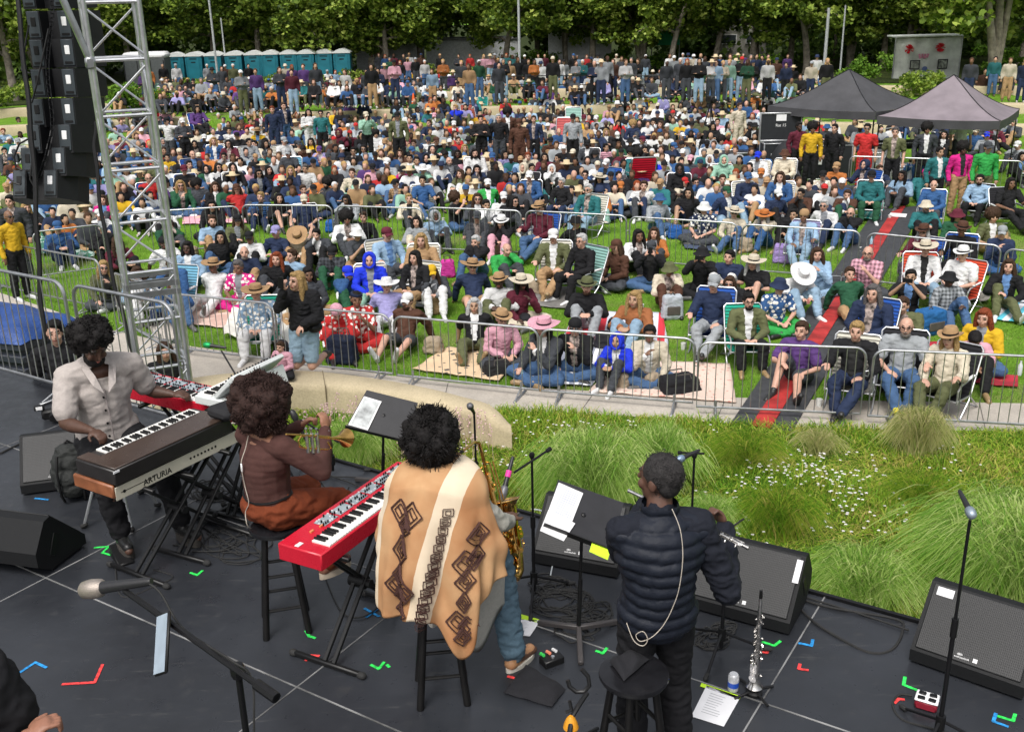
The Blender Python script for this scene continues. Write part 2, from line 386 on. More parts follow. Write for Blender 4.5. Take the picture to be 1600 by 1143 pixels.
# tan ledge
back = [(225, 600), (290, 590), (340, 583), (390, 579), (436, 577), (504, 579), (600, 591), (670, 604), (727, 618), (775, 631), (797, 642)]
front = [(225, 640), (290, 618), (340, 606), (390, 601), (436, 600), (508, 602), (580, 609), (640, 621), (700, 634), (760, 646), (799, 651)]
LZ = .48
def ledge():
    g = G(); n = 60
    def cur(pts, t, z):
        k = t*(len(pts)-1); i = min(int(k), len(pts)-2); f = k-i
        p = [pts[max(i-1, 0)], pts[i], pts[i+1], pts[min(i+2, len(pts)-1)]]
        q = [.5*((2*p[1][a])+(-p[0][a]+p[2][a])*f+(2*p[0][a]-5*p[1][a]+4*p[2][a]-p[3][a])*f*f+(-p[0][a]+3*p[1][a]-3*p[2][a]+p[3][a])*f**3) for a in (0, 1)]
        return at(q[0], q[1], z)
    secs = []
    for i in range(n+1):
        t = i/n; b = cur(back, t, LZ); f = cur(front, t, LZ); d = (f-b).normalized()
        z = LZ*(1-.35*sm(.85, 1, t))
        secs.append([Vector((b.x, b.y, 0)), Vector((b.x, b.y, z-.05)), Vector((b.x, b.y, z))+d*.05, Vector((f.x, f.y, z))-d*.08, Vector((f.x, f.y, z-.03))-d*.02, Vector((f.x, f.y, z-.1)), Vector((f.x, f.y, 0))+d*.03])
    vs = [p for s in secs for p in s]; m = 7
    fs = [(i*m+j, (i+1)*m+j, (i+1)*m+j+1, i*m+j+1) for i in range(n) for j in range(m-1)]
    fs += [tuple(range(m)), tuple(n*m+j for j in range(m))[::-1]]
    g.add(vs, fs); o = g.obj('curved_ledge', TAN, sharp=60)
    # cut joint
    j = G(); b = at(504, 579, LZ+.002); f = at(508, 602, LZ+.002); d = (f-b)
    j.box((b+f)/2+Vector((0, 0, 0)), (.014, d.length, .006), (0, 0, math.atan2(d.y, d.x)-math.pi/2))
    j.box((f.x+.005, f.y-.012, LZ/2), (.014, .02, LZ)); j.obj('joint', mat('joint2', (.2, .16, .1), .9), o, smooth=False)
    return tag(o, 'curved tan concrete ledge between the stage and the lawn', 'ledge')
ledge()
# terrace walls
def arcwall(rr, a0, a1, k):
    g = G(); n = 30; S = []
    for i in range(n+1):
        a = a0+(a1-a0)*i/n
        def P(r, z): return (r*math.sin(a), r*math.cos(a)-20, z)
        zl = {64: 0, 68.5: .36, 73: .70}[rr]; zt = zl+.42
        S.append([P(rr-.28, zl-.1), P(rr-.3, zt-.06), P(rr-.25, zt), P(rr+.25, zt), P(rr+.3, zt-.1), P(rr+.3, zl-.1)])
    m = 6; g.add([p for s in S for p in s], [(i*m+j, i*m+j+1, (i+1)*m+j+1, (i+1)*m+j) for i in range(n) for j in range(m-1)]+[tuple(range(m))[::-1], tuple(n*m+j for j in range(m))])
    return tag(g.obj('terrace_wall', TAN, sharp=50), 'cream concrete seat wall of the %s terrace, %s section' % k, 'seat wall', 'curved seat walls on the terraces')
for rr, nm in ((64, 'lowest'), (68.5, 'middle'), (73, 'highest')):
    for a0, a1, w in ((-.52, -.2, 'left'), (-.165, .115, 'centre'), (.15, .38, 'right')):
        arcwall(rr, a0+(rr-64)*.003, a1, (nm, w))
# ------------------------------------------------------------------ grass geometry
def blades(P, H, WD, lean, name, m, z0=None, seg=1, curl=0.0, seed=1, droop=None):
    """P (N,3) roots; each blade tapering strip"""
    r = np.random.RandomState(seed); N = len(P); an = r.rand(N)*2*np.pi
    side = np.stack([np.cos(an), np.sin(an), 0*an], 1)*WD[:, None]*.5
    ns = seg+1; V = np.zeros((N, ns*2+1, 3))
    for k in range(ns):
        t = k/(seg+1); c = P+lean*(t+curl*t*t)[..., None] if hasattr(t, 'shape') else P+lean*(t*(1-curl)+curl*t*t)
        c = c.copy(); c[:, 2] += H*(t if curl == 0 else np.sin(t*np.pi*(.5 if droop is None else .5+.40*droop)))
        V[:, 2*k] = c-side*(1-t*.6); V[:, 2*k+1] = c+side*(1-t*.6)
    tip = P+lean; tip[:, 2] += H*(1 if curl == 0 else (1-curl*.25) if droop is None else np.sin(np.pi*(.5+.40*droop))); V[:, -1] = tip
    nv = ns*2+1; F = []; 
    base = (np.arange(N)*nv)[:, None]
    quads = [np.array([[2*k, 2*k+1, 2*k+3, 2*k+2]]) for k in range(ns-1)]
    me = bpy.data.meshes.new(name); nq = len(quads)*N; nt = N
    me.vertices.add(N*nv); me.vertices.foreach_set('co', V.reshape(-1))
    loops = []
    starts = []; tot = []
    if quads:
        q = np.concatenate([base+k for k in quads], 0); loops.append(q.reshape(-1)); starts.append(np.arange(len(q))*4); tot.append(np.full(len(q), 4))
    off = nq*4; tr = base+np.array([[ns*2-2, ns*2-1, ns*2]]); loops.append(tr.reshape(-1)); starts.append(off+np.arange(N)*3); tot.append(np.full(N, 3))
    L = np.concatenate(loops); me.loops.add(len(L)); me.loops.foreach_set('vertex_index', L.astype(np.int32))
    s_ = np.concatenate(starts); me.polygons.add(len(s_)); me.polygons.foreach_set('loop_start', s_.astype(np.int32)); me.polygons.foreach_set('loop_total', np.concatenate(tot).astype(np.int32))
    me.update(calc_edges=True); me.materials.append(m); return me
rs = np.random.RandomState(3)
def inpoly(X, Y, poly):
    ins = np.zeros(len(X), bool); n = len(poly)
    for i in range(n):
        x1, y1 = poly[i]; x2, y2 = poly[(i+1) % n]
        c = ((y1 > Y) != (y2 > Y)) & (X < (x2-x1)*(Y-y1)/(y2-y1+1e-12)+x1); ins ^= c
    return ins
bedw = [(at(x, y).x, at(x, y).y) for x, y in bedpix]
def scat(poly, N):
    a = np.array(poly); X = rs.uniform(a[:, 0].min(), a[:, 0].max(), N); Y = rs.uniform(a[:, 1].min(), a[:, 1].max(), N); k = inpoly(X, Y, poly); return X[k], Y[k]
# near-lawn blades
X, Y = scat([(-9, 13.3), (9, 12.9), (13, 26), (-12, 26)], 210000)
keep = rs.rand(len(X)) < np.clip((30-Y)/16, .15, 1)*np.clip([1.5-3.2*max(0, noise.noise(Vector((x*.35, y*.35, 8)))) for x, y in zip(X, Y)], .25, 1)
pl = [(at(x, y).x, at(x, y).y) for x, y in [(-120, 440), (0, 458), (181, 518), (280, 539), (400, 556), (519, 574), (614, 588), (727, 601), (840, 607), (1000, 616), (1150, 622), (1259, 625), (1600, 631), (1760, 634), (1760, 700), (-120, 900)]]
mp = [(at(x, y).x, at(x, y).y) for x, y in [(1143, 662), (1367, 330), (1446, 322), (1237, 677)]]
keep &= ~inpoly(X, Y, pl) & ~inpoly(X, Y, mp); X = X[keep]; Y = Y[keep]; N = len(X)
P = np.stack([X, Y, 0*X], 1); ln = rs.normal(0, .018, (N, 3)); ln[:, 2] = 0
me = blades(P, rs.uniform(.025, .06, N), rs.uniform(.006, .014, N), ln, 'lawn_grass', BL_L)
tag(mobj('lawn_grass', me), 'short bright green grass of the lawn', 'grass', kind='stuff')
# bed ground cover
X, Y = scat(bedw, 150000); N = len(X); P = np.stack([X, Y, 0*X+.02], 1)
dens = np.array([noise.noise(Vector((x*.8, y*.8, 3))) for x, y in zip(X, Y)])
ln = rs.normal(0, .07, (N, 3)); ln[:, 2] = 0; H = rs.uniform(.03, .11, N)*(1+1.5*np.clip(dens, -.5, 1)) + .07*np.clip((9.6-Y-.1*X)/3, 0, 1)
me = blades(P, H, rs.uniform(.007, .018, N), ln*(1+H[:, None]*3), 'ground_cover', BL_G, seg=2, curl=.5, seed=5)
tag(mobj('ground_cover', me), 'dense low green ground cover between the stage and the path', 'ground cover', kind='stuff')
# flowers
g = G(); fl = [(1130, 1420, 700, 830, 120), (1170, 1290, 700, 750, 90), (1300, 1350, 730, 790, 40), (820, 1000, 650, 690, 45), (1000, 1200, 760, 900, 60), (820, 1150, 655, 720, 40), (700, 820, 650, 760, 60), (1430, 1540, 690, 740, 12)]
fl2 = G()
for x0, x1, y0, y1, n in fl:
    for i in range(n):
        p = at(random.uniform(x0, x1), random.uniform(y0, y1), .2); h = random.uniform(.1, .22)
        for k in range(5):
            a = k*1.257; r = .015; c = Vector((p.x, p.y, h)); g.add([c, c+Vector((r*math.cos(a-.5), r*math.sin(a-.5), .006)), c+Vector((r*1.3*math.cos(a), r*1.3*math.sin(a), .003)), c+Vector((r*math.cos(a+.5), r*math.sin(a+.5), .006))], [(0, 1, 2, 3)])
tag(g.obj('white_flowers', mat('petal', (.75, .72, .72), .7, bump=0)), 'scattered small white flowers in the planting', 'flowers', kind='stuff')
for i in range(170):
    x = random.choice([random.gauss(560, 40), random.gauss(690, 40), random.gauss(640, 30)]); y = random.uniform(622, 668) + max(0, 20-abs(x-690)*.2); p = at(x, y, .5); h = random.uniform(.35, .6)
    g2 = Vector((p.x, p.y, h)); fl2.tube([(p.x+random.gauss(0, .05), p.y, 0), g2], .003, 3)
    for k in range(6):
        c = g2-Vector((random.gauss(0, .02), random.gauss(0, .02), .03*k)); fl2.ell(c, (.014, .014, .01), n=5, m=3)
tag(fl2.obj('pink_flowers', mat('pink_petal', (.62, .42, .42), .7, bump=0)), 'pale pink flower spikes in front of the ledge', 'flowers', kind='stuff')
# ornamental grass tufts
def tuft(px, py, R, H, N, m, label, seed):
    c = at(px, py, 0); r = np.random.RandomState(seed); a = r.rand(N)*2*np.pi; q = r.rand(N)**.6
    P = np.stack([.13*R*r.normal(size=N), .13*R*r.normal(size=N), 0*a], 1)
    d = np.stack([np.cos(a), np.sin(a), 0*a], 1)*(R*q)[:, None]*r.uniform(.7, 1.15, N)[:, None]
    h = H*(1-.35*q**2)*r.uniform(.75, 1.1, N)
    d[:, 2] = 0
    me = blades(P, h, r.uniform(.006, .014, N)*(1+.6*R), d, 'ornamental_grass', m, seg=7, curl=.3, seed=seed, droop=q)
    o = mobj('ornamental_grass', me, loc=(c.x, c.y, .02)); return tag(o, label, 'ornamental grass', 'clumps of ornamental grass in front of the stage')
TF = [(925, 805, .95, 1.0, 3600, BL_T, 'tall green grass clump behind the music stand with white sheets'),
      (1030, 770, .6, .85, 2200, BL_T, 'upright yellow green grass clump beyond the head of the man in the black vest'),
      (1165, 728, .62, .38, 2200, BL_G, 'low dark green grass clump next to the end of the runner mat'),
      (1432, 712, .5, .62, 1900, BL_Y, 'straw coloured grass clump by the front barrier near the woman in a tan hat'),
      (1585, 945, 1.25, 1.05, 5000, BL_T, 'largest arching grass clump beside the right hand stage monitor'),
      (1345, 950, .7, .6, 2200, BL_T, 'bright green grass clump spilling over the stage edge'),
      (1215, 835, .6, .5, 2200, BL_G, 'yellow green grass clump beyond the monitor by the soprano saxophone'),
      (560, 720, .65, .55, 2600, BL_T, 'pale grass clump under the music stand holding a tablet'),
      (1275, 712, .42, .36, 500, BL_Y, 'small dry grass clump near the lower end of the runner'),
      (1110, 830, .45, .4, 1300, BL_T, 'green grass clump just beyond the flute'),
      (770, 780, .5, .35, 1200, BL_G, 'low grass clump behind the saxophone'),
      (1440, 790, .6, .35, 1400, BL_G, 'low green clump behind the tall straight microphone stand'),
      (660, 700, .5, .45, 1200, BL_G, 'green clump between the saxophone player and the ledge')]
for i, t in enumerate(TF): tuft(*t, seed=20+i)
# ------------------------------------------------------------------ stage
SD = math.radians(-32.5); SU = Vector((math.cos(SD), math.sin(SD), 0)); SN = Vector((-math.sin(SD), math.cos(SD), 0))
def SP(u, n, z=0.0): return SU*u+SN*n+Vector((0, 0, SZ+z))
def nt_stage():
    t = NT('stage_deck'); co = t.co(); n1 = t.noise(co, .9, 6, .62); n2 = t.noise(co, 8, 5, .7); n3 = t.noise(co, 70, 2)
    c = t.ramp(n1.outputs[0], [(.3, (.016, .0175, .021)), (.7, (.031, .034, .041))])
    st_ = t.ramp(n2.outputs[0], [(.60, (0, 0, 0)), (.75, (.5, .5, .5))]); c = t.mix(st_, c, (.045, .045, .047)); n4 = t.noise(t.co('Object', (1, 9, 1)), 2.2, 6, .75); c = t.mix(t.ramp(n4.outputs[0], [(.60, (0, 0, 0)), (.66, (.35,)*3), (.72, (0, 0, 0))]), c, (.09, .088, .085)); n5 = t.noise(co, 3.1, 7, .8); c = t.mix(t.ramp(n5.outputs[0], [(.58, (0, 0, 0)), (.7, (.3,)*3)]), c, (.062, .06, .056)); t.l(c, t.b.inputs['Base Color'])
    t.l(t.ramp(n2.outputs[0], [(.3, (.24,)*3), (.7, (.46,)*3)]), t.b.inputs['Roughness']); t.bump(n3.outputs[0], .08, .002); t.b.inputs['Specular IOR Level'].default_value = .5
    return t.m
SDM = nt_stage(); SEAM = mat('stage_seam', (.2, .2, .2), .8, var=.5, sc=3)
g = G(); NS = [6.35-1.31*k for k in range(8)]; US = [-6.53-2.51*k for k in range(4)][::-1]+[-4.01+2.51*k for k in range(5)]
for i in range(len(US)-1):
    for j in range(len(NS)-1):
        a = .0028
        c = SP((US[i]+US[i+1])/2, (NS[j]+NS[j+1])/2, -.02); g.box(c, (US[i+1]-US[i]-2*a, NS[j]-NS[j+1]-2*a, .04), (0, 0, SD), .004)
struct(g.obj('stage_deck', SDM, smooth=False))
# pale strips showing in the joints between panels
g = G()
for u in US[1:-1]: g.box(SP(u, (NS[0]+NS[-1])/2, -.0035), (.010, NS[0]-NS[-1], .012), (0, 0, SD))
for n in NS[1:-1]: g.box(SP((US[0]+US[-1])/2, n, -.003), (US[-1]-US[0], .010, .012), (0, 0, SD))
struct(g.obj('stage_seams', SEAM, smooth=False))
g = G()
for z in (0,):
    g.box(SP((US[0]+US[-1])/2, 6.35+.015, -.12), (US[-1]-US[0], .03, .28), (0, 0, SD)); 
    for u in US[::1]:
        for n in (6.2, 3.7): g.cyl(SP(u, n, -.05), SP(u, n, -SZ), .03)
struct(g.obj('stage_edge', BLK, smooth=False))
# ================================================================== BARRIERS, TRUSS, PA, TENTS, TREES
def barrier_mesh(L, H=1.08):
    fr = G(); r = .019; b = .13
    arc = lambda cx, cz, a0, a1: [(cx+.15*math.cos(a0+(a1-a0)*i/6), 0, cz+.15*math.sin(a0+(a1-a0)*i/6)) for i in range(7)]
    pts = [(-L/2, 0, b)]+arc(-L/2+.15, H-.15, math.pi, math.pi/2)+arc(L/2-.15, H-.15, math.pi/2, 0)+[(L/2, 0, b)]
    fr.tube(pts, r, 8, closed=True)
    bars = G(); n = max(4, int(round(L/.125)))
    for i in range(1, n): bars.cyl((-L/2+L*i/n, 0, b), (-L/2+L*i/n, 0, H), .0065, n=5)
    ft = G(); ft.box((0, 0, .02), (.045, .62, .02), bev=.005); ft.cyl((0, 0, .02), (0, 0, b+.1), .016)
    for s in (-1, 1): ft.cyl((0, .28*s, .03), (0, .03*s, b), .012)
    hk = G(); hk.tube([(0, 0, .75), (.05, 0, .76), (.06, 0, .72), (.05, 0, .68), (0, 0, .69)], .008, 5)
    return fr, bars, ft, hk
BM = {}
def barrier(a, b, label, z=0.0, H=1.08, grp='crowd barriers across the lawn'):
    """a,b pixel points of the foot line on the ground"""
    pa = a if isinstance(a, Vector) else at(a[0], a[1], z); pb = b if isinstance(b, Vector) else at(b[0], b[1], z); d = pb-pa; L = round(d.length, 1); key = (L, H)
    if key not in BM:
        fr, ba, ft, hk = barrier_mesh(L, H); BM[key] = [x.mesh(n, [STEEL]) for x, n in ((fr, 'frame'), (ba, 'bars'), (ft, 'foot'), (hk, 'hook'))]
    r = empty('crowd_barrier', (pa+pb)/2, math.atan2(d.y, d.x), label, 'crowd barrier', grp)
    m = BM[key]
    mobj('frame', m[0], r); mobj('bars', m[1], r)
    for s in (-1, 1): mobj('foot', m[2], r, loc=(s*L*.38, 0, 0))
    mobj('hook', m[3], r, loc=(L/2, 0, 0)); return r
FB = [((268, 553), (436, 574), 'front row barrier beside the truss tower, before the people in straw hats'),
      ((438, 577), (616, 596), 'front row barrier behind the kneeling woman photographing'),
      ((622, 598), (841, 622), 'front row barrier before the man in brown jacket and white cap'),
      ((849, 623), (1079, 642), 'front row barrier before the person in the bright blue hood'),
      ((1090, 648), (1340, 660), 'front row barrier crossing the runner mat'),
      ((1357, 663), (1650, 680), 'front row barrier at far right before the woman in a tan hat')]
for a, b, l in FB: barrier(a, b, l)
MB_ = [((242, 402), (380, 392), 'second row barrier right of the truss tower behind the green jacket'),
       ((386, 390), (523, 392), 'second row barrier before the man in a tan cap'),
       ((531, 392), (664, 398), 'second row barrier behind the white striped lawn chairs'),
       ((672, 396), (816, 403), 'second row barrier before the person in printed black shirt filming'),
       ((824, 403), (976, 413), 'second row barrier behind the couple in low chairs'),
       ((984, 415), (1147, 428), 'second row barrier before the man in navy floral shirt'),
       ((1155, 430), (1338, 444), 'second row barrier left of the runner before the pale denim jacket'),
       ((1349, 447), (1551, 472), 'second row barrier behind the red and orange lawn chairs'),
       ((1558, 477), (1700, 500), 'second row barrier at the right edge of the lawn')]
for a, b, l in MB_: barrier(a, b, l)
barrier((-30, 448), (168, 492), 'barrier left of the truss tower running towards the tarp covered cases')
barrier((190, 515), (262, 545), 'short barrier partly hidden behind the legs of the truss tower')
barrier((62, 440), (172, 425), 'barrier behind the green blanket under the speaker stack')
for i, (a, b, l) in enumerate([((1322, 303), (1458, 309), 'barrier in front of the mixing desk under the tents'), ((1462, 309), (1590, 314), 'barrier behind the pink and green standing people')]): barrier(a, b, l)
# stage rail on the left
for a, b, l in [((-8.0, -5.6), (0, 0), ''), ]: pass
barrier(SP(-11.9, 6.15), SP(-9.35, 6.15), 'tall rail on the left edge of the stage at the border of the photo', H=1.32, grp='rails on the stage edge')
barrier(SP(-9.2, 6.15), SP(-7.75, 6.15), 'tall rail on the stage edge behind the piano player', H=1.32, grp='rails on the stage edge')
# ------------------------------------------------------------------ truss tower
def truss():
    c = Vector((-4.0, 11.05, 0)); r = empty('truss_tower', c, math.radians(24), 'tall square aluminium truss tower at the left of the stage', 'truss tower')
    h = .26; zt = 8.0
    ch = [(-h, -h), (h, -h), (h, h), (-h, h)]
    for x, y in ch:
        g = G(); g.cyl((x, y, .05), (x, y, zt), .028, n=12); g.obj('chord', ALU, r)
    k = 0; z = .12; fr = G(); dg_ = G()
    while z < zt:
        for i in range(4):
            a = ch[i]; b = ch[(i+1) % 4]; fr.cyl((a[0], a[1], z), (b[0], b[1], z), .018, n=8)
            if k % 2: a, b = b, a
            dg_.cyl((a[0], a[1], z+.03), (b[0], b[1], z+.5), .0125, n=7)
        z += .55; k += 1
    fr.obj('rung_frames', ALU, r); dg_.obj('diagonals', ALU, r)
    pl = G()
    for z in (2.62, 2.72):
        for i in range(4):
            a = Vector((*ch[i], z)); b = Vector((*ch[(i+1) % 4], z)); pl.box((a+b)/2, ((a-b).length+.06, .03, .06), (0, 0, math.atan2((b-a).y, (b-a).x)))
    pl.obj('joint_plate', STEEL, r, smooth=False)
    b = G(); b.box((0, 0, .03), (.8, .8, .05), bev=.01); b.obj('base_plate', STEEL, r)
    cl = G(); cl.box((-h-.02, -h, 5.05), (.1, .1, .12), bev=.02); cl.tube([(-h, -h, 5.0), (-.7, -.25, 6.6), (-1.2, 0, 8)], .035, 8); cl.obj('brace', STEEL, r)
truss()
# ------------------------------------------------------------------ line array
CAB = mat('speaker_paint', (.007, .0075, .009), .62, var=.15, sc=20, bump=.4, bd=.003); PANEL = mat('speaker_side', (.035, .045, .052), .5, var=.1, bump=.2)
def cabinet(loc, rz, tilt, label):
    r = empty('speaker_cabinet', loc, 0, label, 'loudspeaker', 'hanging stack of loudspeakers'); r.rotation_euler = (tilt, 0, rz)
    W2, H2, D = .56, .17, .5
    g = G()
    # rear: two pods with recess between; front widens
    g.prism([(-W2, .3), (-W2, -.02), (-.38, -.3), (-.15, -.3), (-.13, -.1), (.13, -.1), (.15, -.3), (.38, -.3), (W2, -.02), (W2, .3)], (0, 0, -H2), (1, 0, 0), (0, 1, 0), (0, 0, 1), 2*H2-.02)
    g.obj('cabinet', CAB, r, smooth=False)
    for s in (-1, 1):
        p = G(); p.box((s*.265, -.306, 0), (.2, .014, .29), bev=.006); q = p.obj('rear_panel', PANEL, r)
        e = G(); e.box((s*.265, -.316, .03), (.085, .01, .1), bev=.01); e.obj('connector_plate', WHITE if s > 0 else DARK, q)
        k = G(); k.box((s*.265, -.316, -.11), (.13, .01, .025)); k.obj('handle_slot', DARK, q)
    hh = G()
    for yy in (-.0, .12): hh.box((W2-.09, yy-.02, 0), (.04, .06, .2), (0, 0, .7), bev=.01)
    hh.obj('side_grip', DARK, r)
    r.scale = (.72, .9, 1.04)
    return r
def array():
    # top pixel to bottom pixel, right rear panel centres
    rows = [(93, -10, 0.0), (103, 38, .02), (108, 82, .03), (110, 128, .05), (109, 174, .08), (104, 216, .14), (95, 254, .22), (82, 292, .34)]
    nm = ['topmost, cut off by the photo edge', 'second from the top', 'third from the top', 'fourth from the top', 'fourth from the bottom', 'third from the bottom', 'second from the bottom', 'lowest and most tilted']
    dep = 12.6
    for (px, py, t), n in zip(rows, nm):
        p = ptd(px-9, py, dep-py*.0003)
        cabinet(p, math.radians(-4), -t, 'black hanging loudspeaker with pale connector plates, '+n)
    g = G(); pts = [ptd(78+4*math.sin(i*.9), -30+i*26, 12.15) for i in range(10)]+[ptd(72, 245, 12.1), ptd(62, 275, 12.1), ptd(52, 300, 12.1)]
    for i in range(len(pts)-1):
        a, b = pts[i], pts[i+1]
        for s in (0, 1, 2, 3):
            q = a.lerp(b, s/4); q2 = a.lerp(b, (s+.9)/4); off = Vector((.018*(1 if s % 2 else -1), 0, 0)); g.tube([q+off, q2+off, q2-off, q-off], .008, 4, closed=True)
    tag(g.obj('rigging_chain', BLK), 'black rigging chain hanging between the rear pods of the loudspeakers', 'chain')
    for k, (pp, rr, lab) in enumerate([([(25, -20), (40, 120), (52, 240), (58, 360), (64, 470), (72, 560)], .03, 'thick black cable bundle hanging left of the loudspeakers'),
                        ([(150, 190), (148, 235), (158, 330), (180, 450), (205, 540), (214, 585)], .024, 'black cable hanging down the truss tower leg')]):
        g = G(); pts = [ptd(x, y, 12.0+.1*k) for x, y in pp]; P2 = []
        for i in range(len(pts)-1):
            for s in range(6): P2.append(pts[i].lerp(pts[i+1], s/6)+Vector((.008*math.sin(i*6+s), 0, 0)))
        g.tube(P2, rr, 8); tag(g.obj('cable', DARK), lab, 'cable')
    for j, (pp) in enumerate([[(48, 215), (30, 225), (22, 245), (25, 262), (36, 268)], [(45, 40), (36, 90), (34, 110), (50, 116)], [(76, 45), (58, 130), (50, 160), (40, 168)], [(50, 250), (47, 280), (58, 300)], [(10, 275), (20, 285), (34, 290)]]):
        g = G(); pts = [ptd(x, y, 12.15) for x, y in pp]; P2 = []
        for i in range(len(pts)-1):
            for s in range(5): P2.append(pts[i].lerp(pts[i+1], s/5))
        g.tube(P2, .011, 6); tag(g.obj('speaker_lead', DARK), ['black lead looping out to the third lowest loudspeaker', 'black lead at the top left of the loudspeakers', 'long lead slanting across the upper loudspeakers', 'short black lead on the lowest loudspeaker', 'black lead reaching the lowest loudspeaker from the left'][j], 'cable')
array()
# ------------------------------------------------------------------ tents
TENTM = mat('tent_fabric', (.055, .055, .06), .7, var=.15, sc=2, bump=.4); TENTP = mat('faded_tent_fabric', (.2, .17, .19), .7, var=.12, sc=2, bump=.4)
def tent(fl, fr_, m, label, s=3.35, ez=2.05, pz=3.12):
    a = at(fl[0], fl[1], ez); b = at(fr_[0], fr_[1], ez); d = (b-a).normalized(); nrm = Vector((-d.y, d.x, 0)); s = (b-a).length
    r = empty('pop_up_tent', Vector((a.x, a.y, 0))+d*s/2+nrm*s/2, math.atan2(d.y, d.x), label, 'tent', 'pop up tents over the mixing desk')
    g = G(); n = 14; h = s/2
    for k in range(4):
        R = Matrix.Rotation(k*math.pi/2, 3, 'Z')
        def f(u, v):
            t = 1-v; x = (u*2-1)*h*t; y = -h*t; q = 1-t
            z = ez+(pz-ez)*(q**1.25)-.10*math.sin(math.pi*u)*t*0 - .05*math.sin(math.pi*min(1, q*1.2))*abs(math.cos(math.pi*u))
            z -= .05*t*(1-abs(u*2-1)**2)*t
            return R@Vector((x, y, z))
        g.grid(f, 12, n)
    g.obj('roof', m, r, sharp=70)
    v = G()
    for k in range(4):
        R = Matrix.Rotation(k*math.pi/2, 3, 'Z')
        def f(u, w):
            x = (u*2-1)*(h+.003); z = ez-.05*(1-abs(u*2-1)**2)-w*.24; return R@Vector((x, -h-.004-.015*math.sin(u*25)*w, z))
        v.grid(f, 16, 2, 0)
    v.obj('valance', TENTM, r)
    for sx in (-1, 1):
        for sy in (-1, 1):
            l = G(); l.box((sx*(h-.05), sy*(h-.05), ez/2), (.035, .035, ez)); l.obj('leg', STEEL if False else BLK, r, smooth=False)
    sc = G()
    for k in range(4):
        R = Matrix.Rotation(k*math.pi/2, 3, 'Z')
        for s1 in (-1, 1): sc.cyl(R@Vector((-h+.05, -h+.05, ez-.1+(s1 > 0)*-.3)), R@Vector((0, -h+.05, ez-.1+(s1 < 0)*-.3)), .01, n=5); sc.cyl(R@Vector((h-.05, -h+.05, ez-.1+(s1 > 0)*-.3)), R@Vector((0, -h+.05, ez-.1+(s1 < 0)*-.3)), .01, n=5)
    sc.obj('scissor_frame', STEEL, r)
    # seam piping along hips
    p = G()
    for k in range(4):
        R = Matrix.Rotation(k*math.pi/2, 3, 'Z'); pts = []
        for i in range(13):
            t = 1-i/12; q = 1-t; pts.append(R@Vector((-h*t, -h*t, ez+(pz-ez)*(q**1.25)+.006-.05*math.sin(math.pi*min(1, q*1.2)))))
        p.tube(pts, .012, 5)
    p.obj('seam', BLK, r)
tent((1200, 165), (1368, 175), TENTM, 'black pop up tent left of the pair over the mixing desk')
tent((1371, 181), (1563, 189), TENTP, 'faded mauve grey pop up tent, right of the pair')
# equipment under the tents
def case(px, py, w, d, h, label, lid=False, m=None, txt=None, z=0):
    p = att(px, py, 0) if not isinstance(px, Vector) else px
    r = empty('flight_case', (p.x, p.y, p.z+z), math.radians(random.uniform(-4, 4)), label, 'flight case', 'flight cases around the mixing desk')
    g = G(); g.box((0, 0, h/2), (w, d, h-.01)); g.obj('panels', m or mat('case_panel', (.02, .022, .025), .5), r, smooth=False)
    e = G()
    for sx in (-1, 1):
        for sy in (-1, 1): e.box((sx*w/2, sy*d/2, h/2), (.04, .04, h), bev=.008)
    for z_ in (.015, h-.015):
        for s in (-1, 1): e.box((0, s*d/2, z_), (w, .035, .035), bev=.006); e.box((s*w/2, 0, z_), (.035, d, .035), bev=.006)
    e.obj('edging', ALU, r)
    l = G()
    for s in (-1, 1): l.box((s*w*.25, -d/2-.01, h*.6), (.12, .02, .1), bev=.005)
    l.obj('latch', ALU, r); return r
c1 = case(1215, 268, 1.1, .6, .95, 'open flight case with an upright black lid facing the stage')
g = G(); g.box((.0, 0, 1.42), (1.3, .06, .85)); g.obj('open_lid', mat('case_panel'  , (.02, .022, .025)), c1, smooth=False)
g = G(); [g.box(p, s, bev=.01) for p, s in (((0, -.01, 1.0), (1.36, .09, .05)), ((0, -.01, 1.86), (1.36, .09, .05)), ((-.66, -.01, 1.43), (.05, .09, .9)), ((.66, -.01, 1.43), (.05, .09, .9)))]; g.obj('lid_edging', ALU, c1)
g = G(); g.box((0, -.035, 1.72), (.32, .01, .2)); g.obj('paper_label', WHITE, c1, smooth=False)
text('Rat 15', .13, WHITE, c1, (0, -.036, 1.48), axes((1, 0, 0), (0, -1, 0)))
c2 = case(1285, 277, 1.5, .8, 1.05, 'wide black flight case with silver edging right of the open lid case')
g = G(); g.box((-.25, -.45, .45), (.95, .05, .75), (.12, 0, 0)); g.obj('cover_cloth', mat('black_cloth', (.012, .013, .018), .85), c2)
g = G(); g.box((-.25, -.5, .55), (.1, .03, .14), (.12, 0, 0)); g.obj('white_print', WHITE, c2)
case(1372, 285, .95, .7, .95, 'grey road case beside the barrier under the tents', m=mat('grey_panel', (.3, .32, .33), .5))
case(1425, 288, 1.6, .7, .6, 'long low pale case beneath the mixing desk', m=mat('pale_panel', (.5, .52, .55), .5))
case(1160, 262, 1.7, .8, .55, 'low black case left of the open lid case')
p = att(1400, 275, 0); r = empty('mixing_desk', (p.x, p.y, 0), 0, 'dark mixing desk on a stand under the tents', 'mixing desk')
g = G(); g.box((0, 0, .98), (1.7, .8, .1), (.12, 0, 0), bev=.02); g.obj('desk_surface', DARK, r)
g = G(); [g.box((x, y, .47), (.05, .05, .94)) for x in (-.75, .75) for y in (-.3, .3)]; g.obj('stand', BLK, r, smooth=False)
